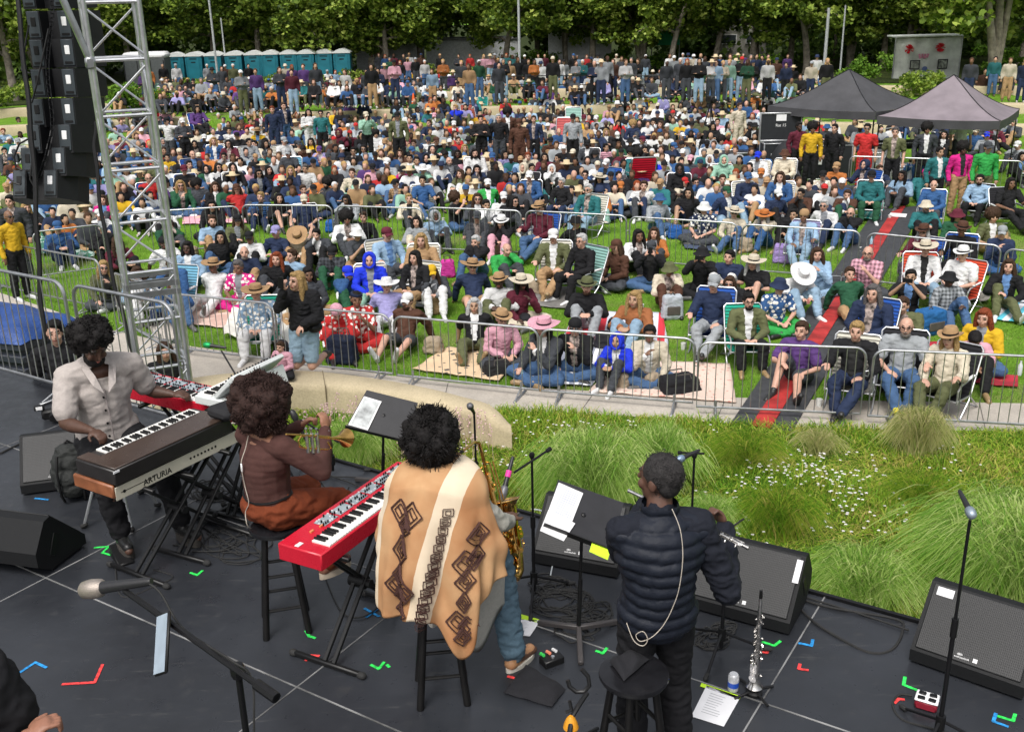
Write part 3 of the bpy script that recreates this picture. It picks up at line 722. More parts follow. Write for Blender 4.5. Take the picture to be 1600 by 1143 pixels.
g = G(); [g.box((x*.11-.7, -.25+.12*k, 1.05-.014*k), (.02, .05, .02)) for x in range(14) for k in range(4)]; g.obj('faders', WHITE, r, smooth=False)
# soft dark covers (draped case)
g = G(); g.grid(lambda u, v: (p.x-3.8+1.4*u, p.y+.2+.9*v, .15+1.0*math.sin(math.pi*min(1, u*1.02))**.35*math.sin(math.pi*v)**.3+.04*noise.noise(Vector((u*6, v*6, 0)))), 16, 10)
tag(g.obj('draped_cover', mat('black_cloth2', (.016, .017, .02), .8), sharp=180), 'black cloth draped over equipment at the mixing position', 'equipment cover')
# ================================================================== BACKGROUND
LEAF = nt_blade('leaf', [(.05, .09, .016), (.11, .18, .026), (.2, .3, .04), (.31, .42, .06), (.46, .54, .12)], .5)
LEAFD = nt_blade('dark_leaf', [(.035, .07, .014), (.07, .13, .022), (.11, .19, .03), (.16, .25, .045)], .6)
LEAFB = nt_blade('shrub_leaf', [(.08, .18, .015), (.15, .3, .03), (.24, .38, .05)], .6)
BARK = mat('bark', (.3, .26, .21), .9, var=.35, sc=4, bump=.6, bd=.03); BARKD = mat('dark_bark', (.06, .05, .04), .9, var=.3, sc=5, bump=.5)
def leaves(P, size, name, m, seed=0):
    r = np.random.RandomState(seed); N = len(P)
    q = r.normal(size=(N, 3)); q /= np.linalg.norm(q, axis=1)[:, None]; q[:, 2] = np.abs(q[:, 2])+.25; q /= np.linalg.norm(q, axis=1)[:, None]
    a = np.cross(q, r.normal(size=(N, 3))); a /= np.linalg.norm(a, axis=1)[:, None]; b = np.cross(q, a)
    s = size*r.uniform(.6, 1.25, N); k = np.array([(0, -1), (.55, -.75), (1, .05), (.35, .25), (.1, 1.1), (-.3, .3), (-1, .1), (-.6, -.7)])*.5; n = len(k)
    V = P[:, None, :]+(a[:, None, :]*k[None, :, :1]+b[:, None, :]*k[None, :, 1:])*s[:, None, None]
    V += q[:, None, :]*(np.abs(k[None, :, :1])*-.25*s[:, None, None])
    me = bpy.data.meshes.new(name); me.vertices.add(N*n); me.vertices.foreach_set('co', V.reshape(-1)); me.loops.add(N*n); me.loops.foreach_set('vertex_index', np.arange(N*n, dtype=np.int32))
    me.polygons.add(N); me.polygons.foreach_set('loop_start', (np.arange(N)*n).astype(np.int32)); me.polygons.foreach_set('loop_total', np.full(N, n, np.int32)); me.update(calc_edges=True); me.materials.append(m); return me
def clump_pts(cl, per, rad, r, flat=.7):
    P = []
    for c in cl:
        n = int(per*r.uniform(.7, 1.3)); d = r.normal(size=(n, 3)); d /= np.linalg.norm(d, axis=1)[:, None]
        rr = rad*r.uniform(.6, 1.3)*(r.rand(n)**.45); P.append(np.array(c)+d*rr[:, None]*np.array([1, 1, flat]))
    return np.concatenate(P)
def make_tree(seed, trunks, crown_c, crown_r, ncl, hue=LEAF, th=7.5):
    r = np.random.RandomState(seed); root = empty('tree')
    g = G(); tips = []
    for (lx, ly, rad) in trunks:
        pts = []; n = 12
        for i in range(n):
            t = i/(n-1); pts.append(Vector((lx*t**1.3+.15*math.sin(t*5+seed), ly*t**1.3+.12*math.cos(t*4+seed), th*t)))
        g.tube(pts, [rad*(1-.72*i/(n-1))*(1.25 if i == 0 else 1) for i in range(n)], 9)
        for k in range(6):
            i = 4+k; a = r.uniform(0, 6.28); p = pts[i]; L = r.uniform(2, 3.6); e = []
            for s in range(6):
                t = s/5; e.append(p+Vector((math.cos(a)*L*t, math.sin(a)*L*t, .9*t*L*.5-.35*t*t*L+.1*math.sin(s*2+k))))
            g.tube(e, [rad*.42*(1-.8*s/5) for s in range(6)], 6); tips.append(e)
    g.obj('trunk', BARK, root)
    cl = []
    for i in range(ncl):
        d = r.normal(size=3); d /= np.linalg.norm(d); q = r.uniform(.45, 1.0)
        c = np.array(crown_c)+d*np.array(crown_r)*q; cl.append(c)
    for e in tips:
        for p in e[2:]: cl.append(np.array(p)+r.normal(size=3)*.3)
    P = clump_pts(cl, 90, .9, r); mobj('crown', leaves(P, .29, 'crown', hue, seed), root); return root
protos = [make_tree(1, [(.5, .2, .26)], (0, 0, 6.3), (4.6, 3.8, 3.2), 135), make_tree(2, [(-1.5, .3, .2), (.3, .2, .22), (1.3, -.2, .18)], (0, 0, 6.4), (4.9, 4.0, 3.1), 140),
          make_tree(3, [(2.2, .1, .24)], (1.2, 0, 6.0), (4.6, 3.8, 3.1), 130)]
TR = [(0, 20, 165, 1.0, 0, 'sycamore at the left edge behind the loudspeakers'), (0, 130, 118, 1.05, 2, 'sycamore behind the top of the truss tower'), (2, 262, 112, 1.0, 1, 'leafy sycamore hanging over the grey trailer toilet'),
      (0, 412, 126, 1.0, 3, 'sycamore in front of the teal portable toilets'), (1, 595, 124, 1.0, .3, 'sycamore with three pale trunks at the right end of the toilets'), (2, 505, 112, 1.0, 2.5, 'sycamore over the portable toilets'),
      (0, 745, 108, 1.05, 2.2, 'tall sycamore left of the photo centre'), (1, 690, 100, .95, 1.5, 'slender multi trunk sycamore before the white trailers'), (0, 842, 105, .9, 4, 'thin trunk sycamore by the centre light pole'), (1, 885, 112, .95, 5, 'forked sycamore just right of the centre light pole'),
      (2, 1045, 118, 1.0, .2, 'sycamore with a trunk leaning right over the yellow shirt'), (0, 975, 104, .95, 1, 'sycamore behind the standing crowd at centre right'), (2, 1115, 112, 1.05, .1, 'sycamore with a long slanting limb'), (0, 1237, 108, .95, 2, 'straight pale trunk sycamore left of the tents'),
      (2, 1262, 116, 1.05, 3.4, 'crooked sycamore behind the left tent'), (0, 1375, 108, .95, 5.5, 'sycamore left of the grey banner booth'), (1, 1545, 140, 1.2, .5, 'large forked sycamore at the right behind the mauve tent'), (2, 1640, 120, 1.1, 3, 'sycamore cut off by the right edge'), (0, 1455, 92, 1.0, 1.2, 'sycamore arching over the grey banner booth')]
used = set()
for k, px, py, s, rz, lab in TR:
    p = att(px, py, 0)
    o = protos[k] if k not in used else dup(protos[k]); used.add(k)
    o.location = (p.x, p.y, p.z-.1); o.rotation_euler = (0, 0, rz); o.scale = (s, s, s)
    tag(o, lab+', bright green leaves', 'tree', 'sycamore trees behind the crowd')
# slender dark trunks and woods behind
r = np.random.RandomState(9); cl = []
for i in range(820):
    x = r.uniform(-60, 62); y = 82+r.uniform(-3, 8)+.02*abs(x); z = r.uniform(.1, 12) if r.rand() < .6 else r.uniform(.1, 4.5)
    if z < 4.6 and (-14 < x < 2 or 6 < x < 12): 
        if r.rand() < .82: continue
    cl.append((x, y, z))
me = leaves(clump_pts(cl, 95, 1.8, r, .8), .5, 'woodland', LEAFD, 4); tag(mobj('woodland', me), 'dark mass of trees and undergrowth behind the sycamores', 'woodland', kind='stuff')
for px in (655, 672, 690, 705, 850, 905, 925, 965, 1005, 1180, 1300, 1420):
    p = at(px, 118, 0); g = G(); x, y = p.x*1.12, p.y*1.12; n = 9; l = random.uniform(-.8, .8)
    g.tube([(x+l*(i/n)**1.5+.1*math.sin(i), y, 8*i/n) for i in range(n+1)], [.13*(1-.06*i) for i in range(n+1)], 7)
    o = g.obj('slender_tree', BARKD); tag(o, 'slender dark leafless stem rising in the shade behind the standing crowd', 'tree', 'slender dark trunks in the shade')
# shrubs
def shrub(px, py, sx, sz, m, label, n=16, name='shrub'):
    p = att(px, py, 0); r = np.random.RandomState(int(px)); cl = [(r.uniform(-sx, sx), r.uniform(-sx*.5, sx*.5), r.uniform(.2, sz)) for i in range(n)]
    o = mobj(name, leaves(clump_pts(cl, 110, .5, r), .17, name, m, int(px)), loc=(p.x, p.y, p.z)); return tag(o, label, 'shrub', 'shrubs behind the crowd')
for a in [(828, 112, 2.2, 1.3, LEAFB, 'bright green shrub right of the centre light pole'), (992, 112, 2.0, 1.5, LEAFB, 'bright green shrub behind the standing crowd'), (1365, 128, 2.0, 1.6, LEAFB, 'sunlit green shrub left of the banner booth'),
          (1590, 118, 2.4, 2.2, LEAFB, 'bright green shrub at the far right edge'), (1415, 150, 1.8, .9, LEAF, 'low green shrub in front of the banner booth'), (30, 170, 2.4, 1.0, LEAF, 'round green shrub at the left edge beyond the crowd'), (62, 160, 1.8, 1.1, LEAF, 'round green shrub beside the loudspeakers'),
          (215, 172, 1.2, .9, LEAFB, 'grassy shrub behind the truss tower'), (330, 140, 2.4, .5, LEAF, 'low green planting in front of the left portable toilets'), (470, 134, 2.2, .6, LEAF, 'low green planting before the middle portable toilets'), (560, 130, 2.0, .7, LEAF, 'low green planting before the right portable toilets'), (715, 128, 1.9, .9, LEAF, 'dark green shrub between standing people left of centre'), (1195, 120, 1.6, 1.2, LEAFB, 'green shrub between the trees right of centre')]: shrub(*a)
# portable toilets
TEAL = mat('teal_plastic', (.01, .12, .16), .4, var=.12, sc=2, bump=.1); ROOFM = mat('toilet_roof', (.6, .62, .6), .5, var=.05)
def toilet():
    r = empty('portable_toilet'); w, d, h = 1.13, 1.15, 2.02
    g = G(); g.box((0, 0, h/2), (w, d, h), bev=.05); g.obj('cabin', TEAL, r)
    f = G(); n = 10
    f.prism([(-w/2-.03, 0)]+[(-w/2-.03+(w+.06)*i/n, .06+.22*math.sin(math.pi*i/n)) for i in range(n+1)]+[(w/2+.03, 0)], (0, -d/2-.04, h-.02), (1, 0, 0), (0, 0, 1), (0, 1, 0), d+.08); f.obj('roof', ROOFM, r)
    dr = G(); dr.box((.0, -d/2-.012, h/2+.02), (w*.68, .03, h*.9), bev=.01); q = dr.obj('door', mat('teal_door', (.014, .145, .19), .4, var=.1, sc=2), r)
    s = G(); s.box((0, -d/2-.032, 1.62), (.3, .012, .07)); s.obj('sign', DARK, q)
    v = G(); [v.box((0, -d/2-.03, h-.12-.05*k), (.5, .012, .02)) for k in range(3)]; v.obj('vent', DARK, q)
    b = G(); b.box((0, 0, .06), (w+.06, d+.06, .12)); b.obj('skid', DARK, r); return r
tp = None
for i, px in enumerate([278, 308, 338, 369, 399, 425, 454, 481, 509, 537]):
    o = tp if tp is None else dup(tp)
    if tp is None: tp = o = toilet()
    p = ptd(px, 112, 68); p = Vector((p.x, p.y, terr(p.x, p.y)))
    o.location = p; o.rotation_euler = (0, 0, random.uniform(-.06, .1)); o.scale = (.98, .98, .98)
    tag(o, 'teal portable toilet with pale arched roof, %s in the row from the left' % ['first', 'second', 'third', 'fourth', 'fifth', 'sixth', 'seventh', 'eighth', 'ninth', 'last'][i], 'portable toilet', 'row of teal portable toilets')
p = ptd(232, 112, 64); r = empty('trailer', (p.x, p.y, terr(p.x, p.y)), .05, 'grey toilet trailer with a white rounded roof left of the teal toilets', 'trailer')
g = G(); g.box((0, 0, 1.15), (2.5, 1.6, 1.9), bev=.04); g.obj('body', mat('mesh_grey', (.09, .1, .1), .7), r)
g = G(); g.box((0, 0, 2.25), (2.6, 1.7, .42), bev=.16); g.obj('roof', WHITE, r)
g = G(); [g.box((x, -.81, 1.1), (.04, .03, 1.8)) for x in (-1.2, -.4, .4, 1.2)]; g.obj('ribs', DARK, r, smooth=False)
# light poles
for px, pyb, dep, rad, lab in [(342, 135, 60, .07, 'white light pole in front of the teal toilets'), (812, 110, 58, .08, 'grey light pole at the centre beyond the crowd'), (1286, 130, 55, .1, 'thick white pole behind the left tent'), (1312, 118, 62, .06, 'grey pole beside the thick white pole'), (353, 100, 68, .06, 'thin white pole just behind the toilets')]:
    p = ptd(px, pyb, dep); g = G(); z0 = terr(p.x, p.y); ht = 4.6 if px in (1286, 1312, 353) else 9; g.cyl((p.x, p.y, z0), (p.x, p.y, ht), rad, rad*.75, 12); g.cyl((p.x, p.y, z0), (p.x, p.y, z0+.3), rad*1.6, rad*1.5, 12)
    o = g.obj('light_pole', mat('pale_pole', (.36, .38, .38), .5)); tag(o, lab, 'pole')
    if ht < 6: continue
    h = G(); h.box((p.x+.3, p.y, ht), (.7, .2, .12), bev=.03); q = h.obj('lamp_head', DARK, o)
# white building and trailers in the gaps
def block(px, py, dep, w, h, d, label, m, name='building', cat='building', z0=0, win=True):
    p = ptd(px, py, dep); r = empty(name, (p.x, p.y, z0), random.uniform(-.05, .05), label, cat)
    g = G(); g.box((0, 0, h/2), (w, d, h), bev=.03); g.obj('wall', m, r)
    g = G(); g.box((0, 0, h+.06), (w+.3, d+.3, .14), bev=.02); g.obj('roof', mat('roof_grey', (.25, .25, .26), .7), r)
    if win:
        for i in range(max(1, int(w/2))):
            g = G(); g.box((-w/2+1+i*2, -d/2-.012, h*.62), (1.2, .04, .6), bev=.01); q = g.obj('window', mat('window_glass', (.05, .06, .07), .15, bump=0), r)
            f = G(); x = -w/2+1+i*2
            for s in (-1, 1): f.box((x+s*.62, -d/2-.02, h*.62), (.06, .06, .7)); f.box((x, -d/2-.022, h*.62+s*.33), (1.3, .06, .06))
            f.obj('frame', WHITE, q, smooth=False)
    return r
block(610, 60, 76, 4.6, 6.5, 5, 'tall white building seen between the pale sycamore trunks', mat('white_wall', (.8, .82, .86), .8), win=False)
block(740, 60, 78, 7, 2.5, 3, 'long white trailer behind the trees left of centre', mat('white_wall2', (.75, .77, .8), .6), win=False)
block(905, 60, 76, 4.6, 3.3, 3, 'white trailer behind the trees right of the centre pole', mat('white_wall3', (.8, .82, .85), .6), win=False)
block(1150, 60, 80, 4, 3.3, 3, 'pale cabin in the shade right of centre', mat('cream_wall', (.35, .34, .3), .8))
p = ptd(1040, 75, 74); r = empty('green_sign', (p.x, p.y, 0), 0, 'green and white banner hanging behind the trees right of centre', 'banner'); g = G(); g.box((0, 0, 2.6), (2.0, .05, 1.3)); g.obj('banner_sheet', mat('green_banner', (.02, .35, .15), .6), r, smooth=False); g = G(); [g.cyl((x, .04, 0), (x, .04, 3.4), .04) for x in (-1, 1)]; g.obj('posts', STEEL, r)
# banner booth
p = at(1443, 150, 0); p = ptd(1443, 140, 56); r = empty('banner_booth', (p.x, p.y, terr(p.x, p.y)-.1), .03, 'grey fabric booth hung with two red rosettes and framed pictures', 'booth')
BGm = mat('grey_sheet', (.55, .58, .52), .85, var=.15, sc=1.5, bump=.5, bd=.05)
g = G(); g.grid(lambda u, v: (-2+4*u, .05*math.sin(u*22)+.03*math.sin(v*7), .1+2.75*v), 40, 14, 0); g.obj('sheet', BGm, r, sharp=180)
g = G(); g.box((0, .6, 2.95), (4.1, 1.5, .12), bev=.03); g.obj('roof', BGm, r)
for s in (-1, 1):
    g = G(); g.cyl((s*2.02, -.02, 0), (s*2.02, -.02, 2.95), .04); g.obj('post', STEEL, r)
    q = G(); c = Vector((s*.95-.25, -.12, 2.2 if s < 0 else 2.25))
    for k in range(60):
        d = Vector((random.gauss(0, 1), random.gauss(0, .6), random.gauss(0, 1))).normalized()*.26; q.add([c, c+d+Vector((.05, 0, .02)), c+d*1.1, c+d+Vector((-.05, 0, .03))], [(0, 1, 2, 3)])
    q.obj('rosette', mat('red_ribbon', (.55, .01, .02), .7), r, smooth=False)
for x, w, h, c in ((-.75, .6, .55, (.03, .035, .03)), (.95, .6, .6, (.03, .03, .035))):
    g = G(); g.box((x, -.1, 1.25), (w, .03, h)); q = g.obj('picture_frame', mat('frame_black', (.01, .01, .01), .5), r, smooth=False); g = G(); g.box((x, -.12, 1.25), (w*.8, .01, h*.8)); g.obj('picture', mat('pic%d' % int(x*10), (.2, .22, .18), .6, var=.6, sc=6), q, smooth=False)
g = G(); g.lathe([(.16, 0), (.16, .02), (.001, .02)], (-.12, -.1, .98), (0, -1, 0)); g.obj('round_emblem', mat('emblem', (.08, .12, .25), .6), r)
g = G(); [g.box((-.5+.16*i, -.1, 1.75+.03*(i % 2)), (.12, .02, .3-.05*(i % 2)), (0, .2*(i-1.5), 0)) for i in range(4)]; g.obj('pink_figures', mat('pinkish', (.5, .2, .28), .7), r, smooth=False)
r.scale = (.9, .9, .86)
# handrails on the terraces
def rail(pts, z, label):
    r = empty('handrail', (0, 0, 0), 0, label, 'handrail', 'thin black handrails on the terraces'); W_ = [att(x, y, 0) for x, y in pts]; g = G()
    for h in (.9, .5): g.tube([p+Vector((0, 0, h)) for p in W_], .022, 5)
    g.obj('rail', BLK, r)
    for a, b in zip(W_, W_[1:]):
        n = 2
        for i in range(n): q = a.lerp(b, i/n); k = G(); k.cyl(q, q+Vector((0, 0, .92)), .022, n=5); k.obj('post', BLK, r)
    return r
TR2 = [(0, 600, 100, .9), (1, 480, 98, 1.0), (0, 340, 98, 1.0), (2, 790, 96, 1.0), (1, 1000, 98, 1.0), (0, 1180, 98, 1.0), (1, 1330, 100, 1.0), (0, 200, 100, 1.0), (1, 60, 110, 1.0), (0, 930, 97, 1), (1, 1420, 95, 1), (0, 1590, 110, 1), (2, 655, 97, 1)]
for i, (k, px, py, s) in enumerate(TR2):
    p = ptd(px, py, 69+(i*7) % 5); o = dup(protos[k]); o.location = (p.x, p.y, terr(p.x, p.y)-.3); o.rotation_euler = (0, 0, i*1.7); o.scale = (s*1.05, s*1.05, s*.95)
    tag(o, 'second line sycamore, number from the left is not needed' if 0 else 'sycamore of the rear line, %s' % ['behind the tall white building', 'behind the middle toilets', 'behind the first toilets', 'before the white trailer near the centre pole', 'behind the green shrub right of centre', 'left of the thick white pole', 'behind the black tent', 'behind the truss tower', 'behind the loudspeakers', 'before the right white trailer', 'above the banner booth', 'at the far right edge', 'over the long white trailer'][i], 'tree', 'sycamore trees behind the crowd')
rail([(400, 158), (470, 156), (560, 153), (640, 152)], 0, 'black handrail left of the orange traffic cone')
rail([(645, 152), (740, 150), (830, 149), (940, 149)], 0, 'black handrail right of the orange traffic cone')
rail([(945, 149), (1080, 149), (1190, 150)], 0, 'black handrail behind the video camera')
p = att(647, 172, 0); g = G(); g.lathe([(.17, .03), (.14, .05), (.03, .75), (.001, .76)], p, n=16); g.box((p.x, p.y, p.z+.02), (.4, .4, .04), bev=.01); o = g.obj('traffic_cone', mat('cone_orange', (.75, .12, .02), .5)); tag(o, 'orange traffic cone on the upper terrace', 'traffic cone')
g = G(); g.lathe([(.092, .36), (.068, .5)], p, n=16); g.obj('reflective_band', WHITE, o)
# ================================================================== AUDIENCE
def V3(*a): return Vector(a)
POSES = {
 'K': dict(H=(0, 0, .13), C=(0, -.03, .43), N=(0, -.07, .585), Hd=(0, -.11, .735), sh=(.175, -.05, .54), el=(.27, -.22, .34), wr=(.06, -.44, .40), hd=(-.6, -.6, .05), kn=(.14, -.38, .46), an=(.12, -.62, .09), toe=(.14, -.80, .04), pitch=0),
 'D': dict(H=(0, 0, .13), C=(0, -.06, .42), N=(0, -.15, .55), Hd=(0, -.24, .66), sh=(.175, -.11, .52), el=(.26, -.26, .33), wr=(.07, -.45, .34), hd=(-.6, -.6, -.2), kn=(.17, -.38, .42), an=(.14, -.62, .09), toe=(.16, -.80, .04), pitch=.75),
 'X': dict(H=(0, 0, .12), C=(0, -.03, .42), N=(0, -.06, .58), Hd=(0, -.09, .73), sh=(.175, -.04, .53), el=(.25, -.12, .29), wr=(.08, -.32, .22), hd=(-.5, -.7, -.1), kn=(.36, -.32, .13), an=(-.06, -.46, .07), toe=(-.2, -.5, .05), pitch=.12),
 'L': dict(H=(0, 0, .12), C=(0, .12, .39), N=(0, .16, .55), Hd=(0, .14, .70), sh=(.18, .16, .50), el=(.26, .32, .29), wr=(.29, .38, .06), hd=(.2, .5, -.5), kn=(.16, -.40, .27), an=(.14, -.80, .08), toe=(.2, -.86, .24), pitch=-.05),
 'C': dict(H=(0, 0, .36), C=(0, .03, .66), N=(0, .01, .83), Hd=(0, -.03, .98), sh=(.185, .02, .78), el=(.26, -.08, .53), wr=(.08, -.29, .47), hd=(-.7, -.5, -.1), kn=(.16, -.42, .42), an=(.15, -.50, .09), toe=(.18, -.68, .04), pitch=.03),
 'P': dict(H=(0, 0, .12), C=(0, -.02, .42), N=(0, -.03, .58), Hd=(0, -.05, .73), sh=(.175, -.03, .54), el=(.24, -.26, .46), wr=(.085, -.34, .66), hd=(-.25, .1, .7), kn=(.36, -.32, .13), an=(-.06, -.46, .07), toe=(-.2, -.5, .05), pitch=0),
 'S': dict(H=(0, 0, .93), C=(0, 0, 1.24), N=(0, -.01, 1.43), Hd=(0, -.04, 1.58), sh=(.19, 0, 1.37), el=(.25, -.05, 1.12), wr=(-.07, -.2, 1.17), hd=(-1, 0, .2), kn=(.11, -.02, .5), an=(.12, .02, .09), toe=(.14, -.17, .04), pitch=.05),
 'Q': dict(H=(0, 0, .93), C=(0, 0, 1.24), N=(0, -.01, 1.43), Hd=(0, -.04, 1.58), sh=(.19, 0, 1.37), el=(.25, -.2, 1.2), wr=(.1, -.33, 1.44), hd=(-.25, 0, .8), kn=(.11, -.02, .5), an=(.12, .02, .09), toe=(.14, -.17, .04), pitch=.05),
 'V': dict(H=(0, 0, .93), C=(0, 0, 1.24), N=(0, -.01, 1.43), Hd=(0, -.04, 1.58), sh=(.2, 0, 1.38), el=(.46, 0, 1.36), wr=(.56, -.04, 1.62), hd=(.1, 0, 1), kn=(.11, -.02, .5), an=(.12, .02, .09), toe=(.14, -.17, .04), pitch=.05),
 'A': dict(H=(0, 0, .93), C=(0, 0, 1.24), N=(0, -.01, 1.43), Hd=(0, -.04, 1.58), sh=(.19, 0, 1.37), el=(.25, .05, 1.1), wr=(.25, -.06, .86), hd=(0, -.2, -1), kn=(.11, -.02, .5), an=(.12, .02, .09), toe=(.14, -.17, .04), pitch=.05)}
POSES['M'] = dict(POSES['K'], elL=(.3, .1, .3), wrL=(.34, .16, .06), hdL=(.2, .3, -.5), knL=(.36, -.34, .14), anL=(.02, -.5, .07), toeL=(-.1, -.58, .05), shL=(.18, .0, .53), Hd=(.03, -.08, .735))
POSES['E'] = dict(POSES['K'], elR=(-.17, -.38, .50), wrR=(-.05, -.24, .64), hdR=(.1, .15, .8), C=(0, -.06, .42), N=(-.01, -.12, .57), Hd=(-.02, -.17, .715), elL=(.24, -.26, .33), wrL=(.02, -.42, .38), hdL=(-.9, -.2, .1), pitch=.1)
POSES['W'] = dict(POSES['K'], knR=(-.1, -.34, .46), anR=(-.06, -.66, .09), toeR=(-.06, -.84, .04), knL=(.14, -.42, .24), anL=(.3, -.82, .08), toeL=(.38, -.9, .2), elL=(.28, -.12, .3), wrL=(.18, -.34, .28), hdL=(-.4, -.7, -.3), Hd=(0, -.05, .74), N=(0, -.02, .585), C=(0, 0, .43))
POSES['Y'] = dict(POSES['X'], elR=(-.2, -.3, .3), wrR=(-.03, -.36, .5), hdR=(.5, .2, .6), Hd=(0, -.1, .73), wrL=(.2, -.34, .2), hdL=(-.2, -.9, -.1), pitch=.05)
POSES['I'] = dict(POSES['C'], elR=(-.27, -.14, .56), wrR=(-.27, -.3, .62), hdR=(.1, -.9, -.1), wrL=(.14, -.34, .5), anR=(-.1, -.56, .1), toeR=(-.1, -.74, .05), anL=(-.02, -.74, .14), toeL=(.0, -.88, .2), knL=(.14, -.44, .42))
ALIAS = {'K': 'KMEW', 'X': 'XY', 'C': 'CI'}
def J2(P):
    ov = {k: v for k, v in P.items() if k[-1] in 'RL' and k[:-1] in ('sh', 'el', 'wr', 'hd', 'kn', 'an', 'toe')}
    J = {k: (Vector(v) if hasattr(v, '__len__') else v) for k, v in P.items() if k not in ov}
    for k in ('sh', 'el', 'wr', 'hd', 'kn', 'an', 'toe'):
        r = J[k]; l = Vector((-r.x, r.y, r.z)); J[k] = (l, r)
    for k, v in ov.items(): l = list(J[k[:-1]]); l[0 if k[-1] == 'R' else 1] = Vector(v); J[k[:-1]] = tuple(l)
    if not ov and abs(P['pitch']) < .1 and P['Hd'][2] < .8 and P['kn'][0] < .2:  # break symmetry a little
        J['kn'] = (J['kn'][0]+V3(-.03, .05, -.04), J['kn'][1]); J['an'] = (J['an'][0]+V3(.02, .05, 0), J['an'][1]); J['toe'] = (J['toe'][0]+V3(0, .05, 0), J['toe'][1])
    if P['sh'][2] > 1.3 and P['wr'][0] < 0: J['wr'] = (J['wr'][0]+V3(0, .03, .05), J['wr'][1]+V3(0, -.02, -.02))
    return J
def hand(g, w, d, up=Vector((0, 0, 1)), side=1, s=1.0, curl=.5, fr=.0095):
    """palm with four separate bent fingers and a thumb. d = direction of the hand"""
    d = d.normalized(); n = (up-d*up.dot(d)); n = n.normalized() if n.length > .01 else d.orthogonal().normalized(); lat = d.cross(n)*side
    g.ell(w+d*.045*s, (.042*s, .048*s, .018*s), Matrix((lat, d, n)).transposed(), 10, 7)
    for k, L in enumerate((.062, .075, .07, .055)):
        b = w+d*.08*s+lat*(.029-.0195*k)*s; q1 = b+(d*math.cos(curl*.7)-n*math.sin(curl*.7))*L*.5*s; q2 = q1+(d*math.cos(curl*1.9)-n*math.sin(curl*1.9))*L*.55*s
        g.cap(b-d*.012*s, fr*s, q1, fr*.95*s, 7, 2); g.cap(q1, fr*.95*s, q2, fr*.8*s, 7, 2)
    t0 = w+d*.025*s+lat*.032*s; t1 = t0+(lat*.75+d*.6-n*.3).normalized()*.036*s; t2 = t1+(lat*.25+d*.9-n*.3).normalized()*.032*s
    g.cap(t0, .013*s, t1, .0115*s, 7, 2); g.cap(t1, .0115*s, t2, .009*s, 7, 2)
def headprims(g, M, R, s=1.0):
    def T(x, y, z): return M+R@Vector((x*s, y*s, z*s))
    g.ell(T(0, .012, .025), (.076*s, .095*s, .095*s), R); g.ell(T(0, -.018, -.045), (.056*s, .068*s, .07*s), R); g.ell(T(0, -.05, -.09), (.03*s, .028*s, .024*s), R, 8, 6)
    g.cap(T(0, -.083, .02), .009*s, T(0, -.103, -.018), .0135*s, 7, 2); g.ell(T(0, -.083, -.055), (.024*s, .012*s, .01*s), R, 8, 6)
    for q in (-1, 1):
        g.ell(T(.077*q, .012, -.005), (.012*s, .022*s, .032*s), R, 8, 6); g.ell(T(.03*q, -.078, .038), (.024*s, .012*s, .008*s), R, 8, 5); g.ell(T(.042*q, -.062, -.025), (.022*s, .02*s, .025*s), R, 8, 6)
def body_g(J, R, fat=1.0):
    g = G(); H, C, N, Hd = J['H'], J['C'], J['N'], J['Hd']
    g.ell(H+V3(0, 0, .02), (.15*fat, .115*fat, .11)); g.cap(H+V3(0, 0, .05), .118*fat, C, .125*fat); g.ell(C+(N-C)*.2, (.16*fat, .11*fat, .15)); g.cap(C+(N-C)*.9, .06, Hd-R@V3(0, -.01, .06), .052)
    for k in (0, 1):
        S, E, W_ = J['sh'][k], J['el'][k], J['wr'][k]
        g.cap(C+(N-C)*.75, .07, S, .055*fat); g.cap(S, .052*fat, E, .04); g.cap(E, .04, W_, .026); hand(g, W_, J['hd'][k], side=(1 if k == 0 else -1))
        K, A, T = J['kn'][k], J['an'][k], J['toe'][k]; hp = H+V3((-.085, .085)[k], 0, 0)
        g.cap(hp, .088*fat, K, .058); g.cap(K, .056, K+(A-K)*.35+V3(0, .015, 0), .055); g.cap(K+(A-K)*.35+V3(0, .015, 0), .055, A, .036); g.cap(A+V3(0, .02, -.03), .034, T, .028)
    return g
def shirt_g(J, long=True, fat=1.0, e=.016):
    g = G(); H, C, N = J['H'], J['C'], J['N']
    g.ell(H+V3(0, 0, .06), (.152*fat+e, .12*fat+e, .10)); g.cap(H+V3(0, 0, .08), .122*fat+e, C, .13*fat+e); g.ell(C+(N-C)*.2, (.163*fat+e, .115*fat+e, .15)); g.cap(C+(N-C)*.6, .085+e, C+(N-C)*1.02, .058+e*.6)
    for k in (0, 1):
        S, E, W_ = J['sh'][k], J['el'][k], J['wr'][k]
        g.cap(C+(N-C)*.7, .075+e, S, .058*fat+e)
        if long: g.cap(S, .056*fat+e, E, .045+e); g.cap(E, .046+e, E+(W_-E)*.92, .030+e*.9)
        else: g.cap(S, .056*fat+e, S+(E-S)*.7, .052+e)
    return g
def pants_g(J, long=True, fat=1.0, e=.015):
    g = G(); H = J['H']; g.ell(H+V3(0, .005, .02), (.153*fat+e, .118*fat+e, .115))
    for k in (0, 1):
        K, A = J['kn'][k], J['an'][k]; hp = H+V3((-.085, .085)[k], 0, 0)
        if long: g.cap(hp, .09*fat+e, K, .062+e); g.cap(K, .062+e, K+(A-K)*.4+V3(0, .01, 0), .058+e); g.cap(K+(A-K)*.4+V3(0, .01, 0), .058+e, K+(A-K)*.94, .048+e)
        else: g.cap(hp, .09*fat+e, hp+(K-hp)*.78, .075+e)
    return g
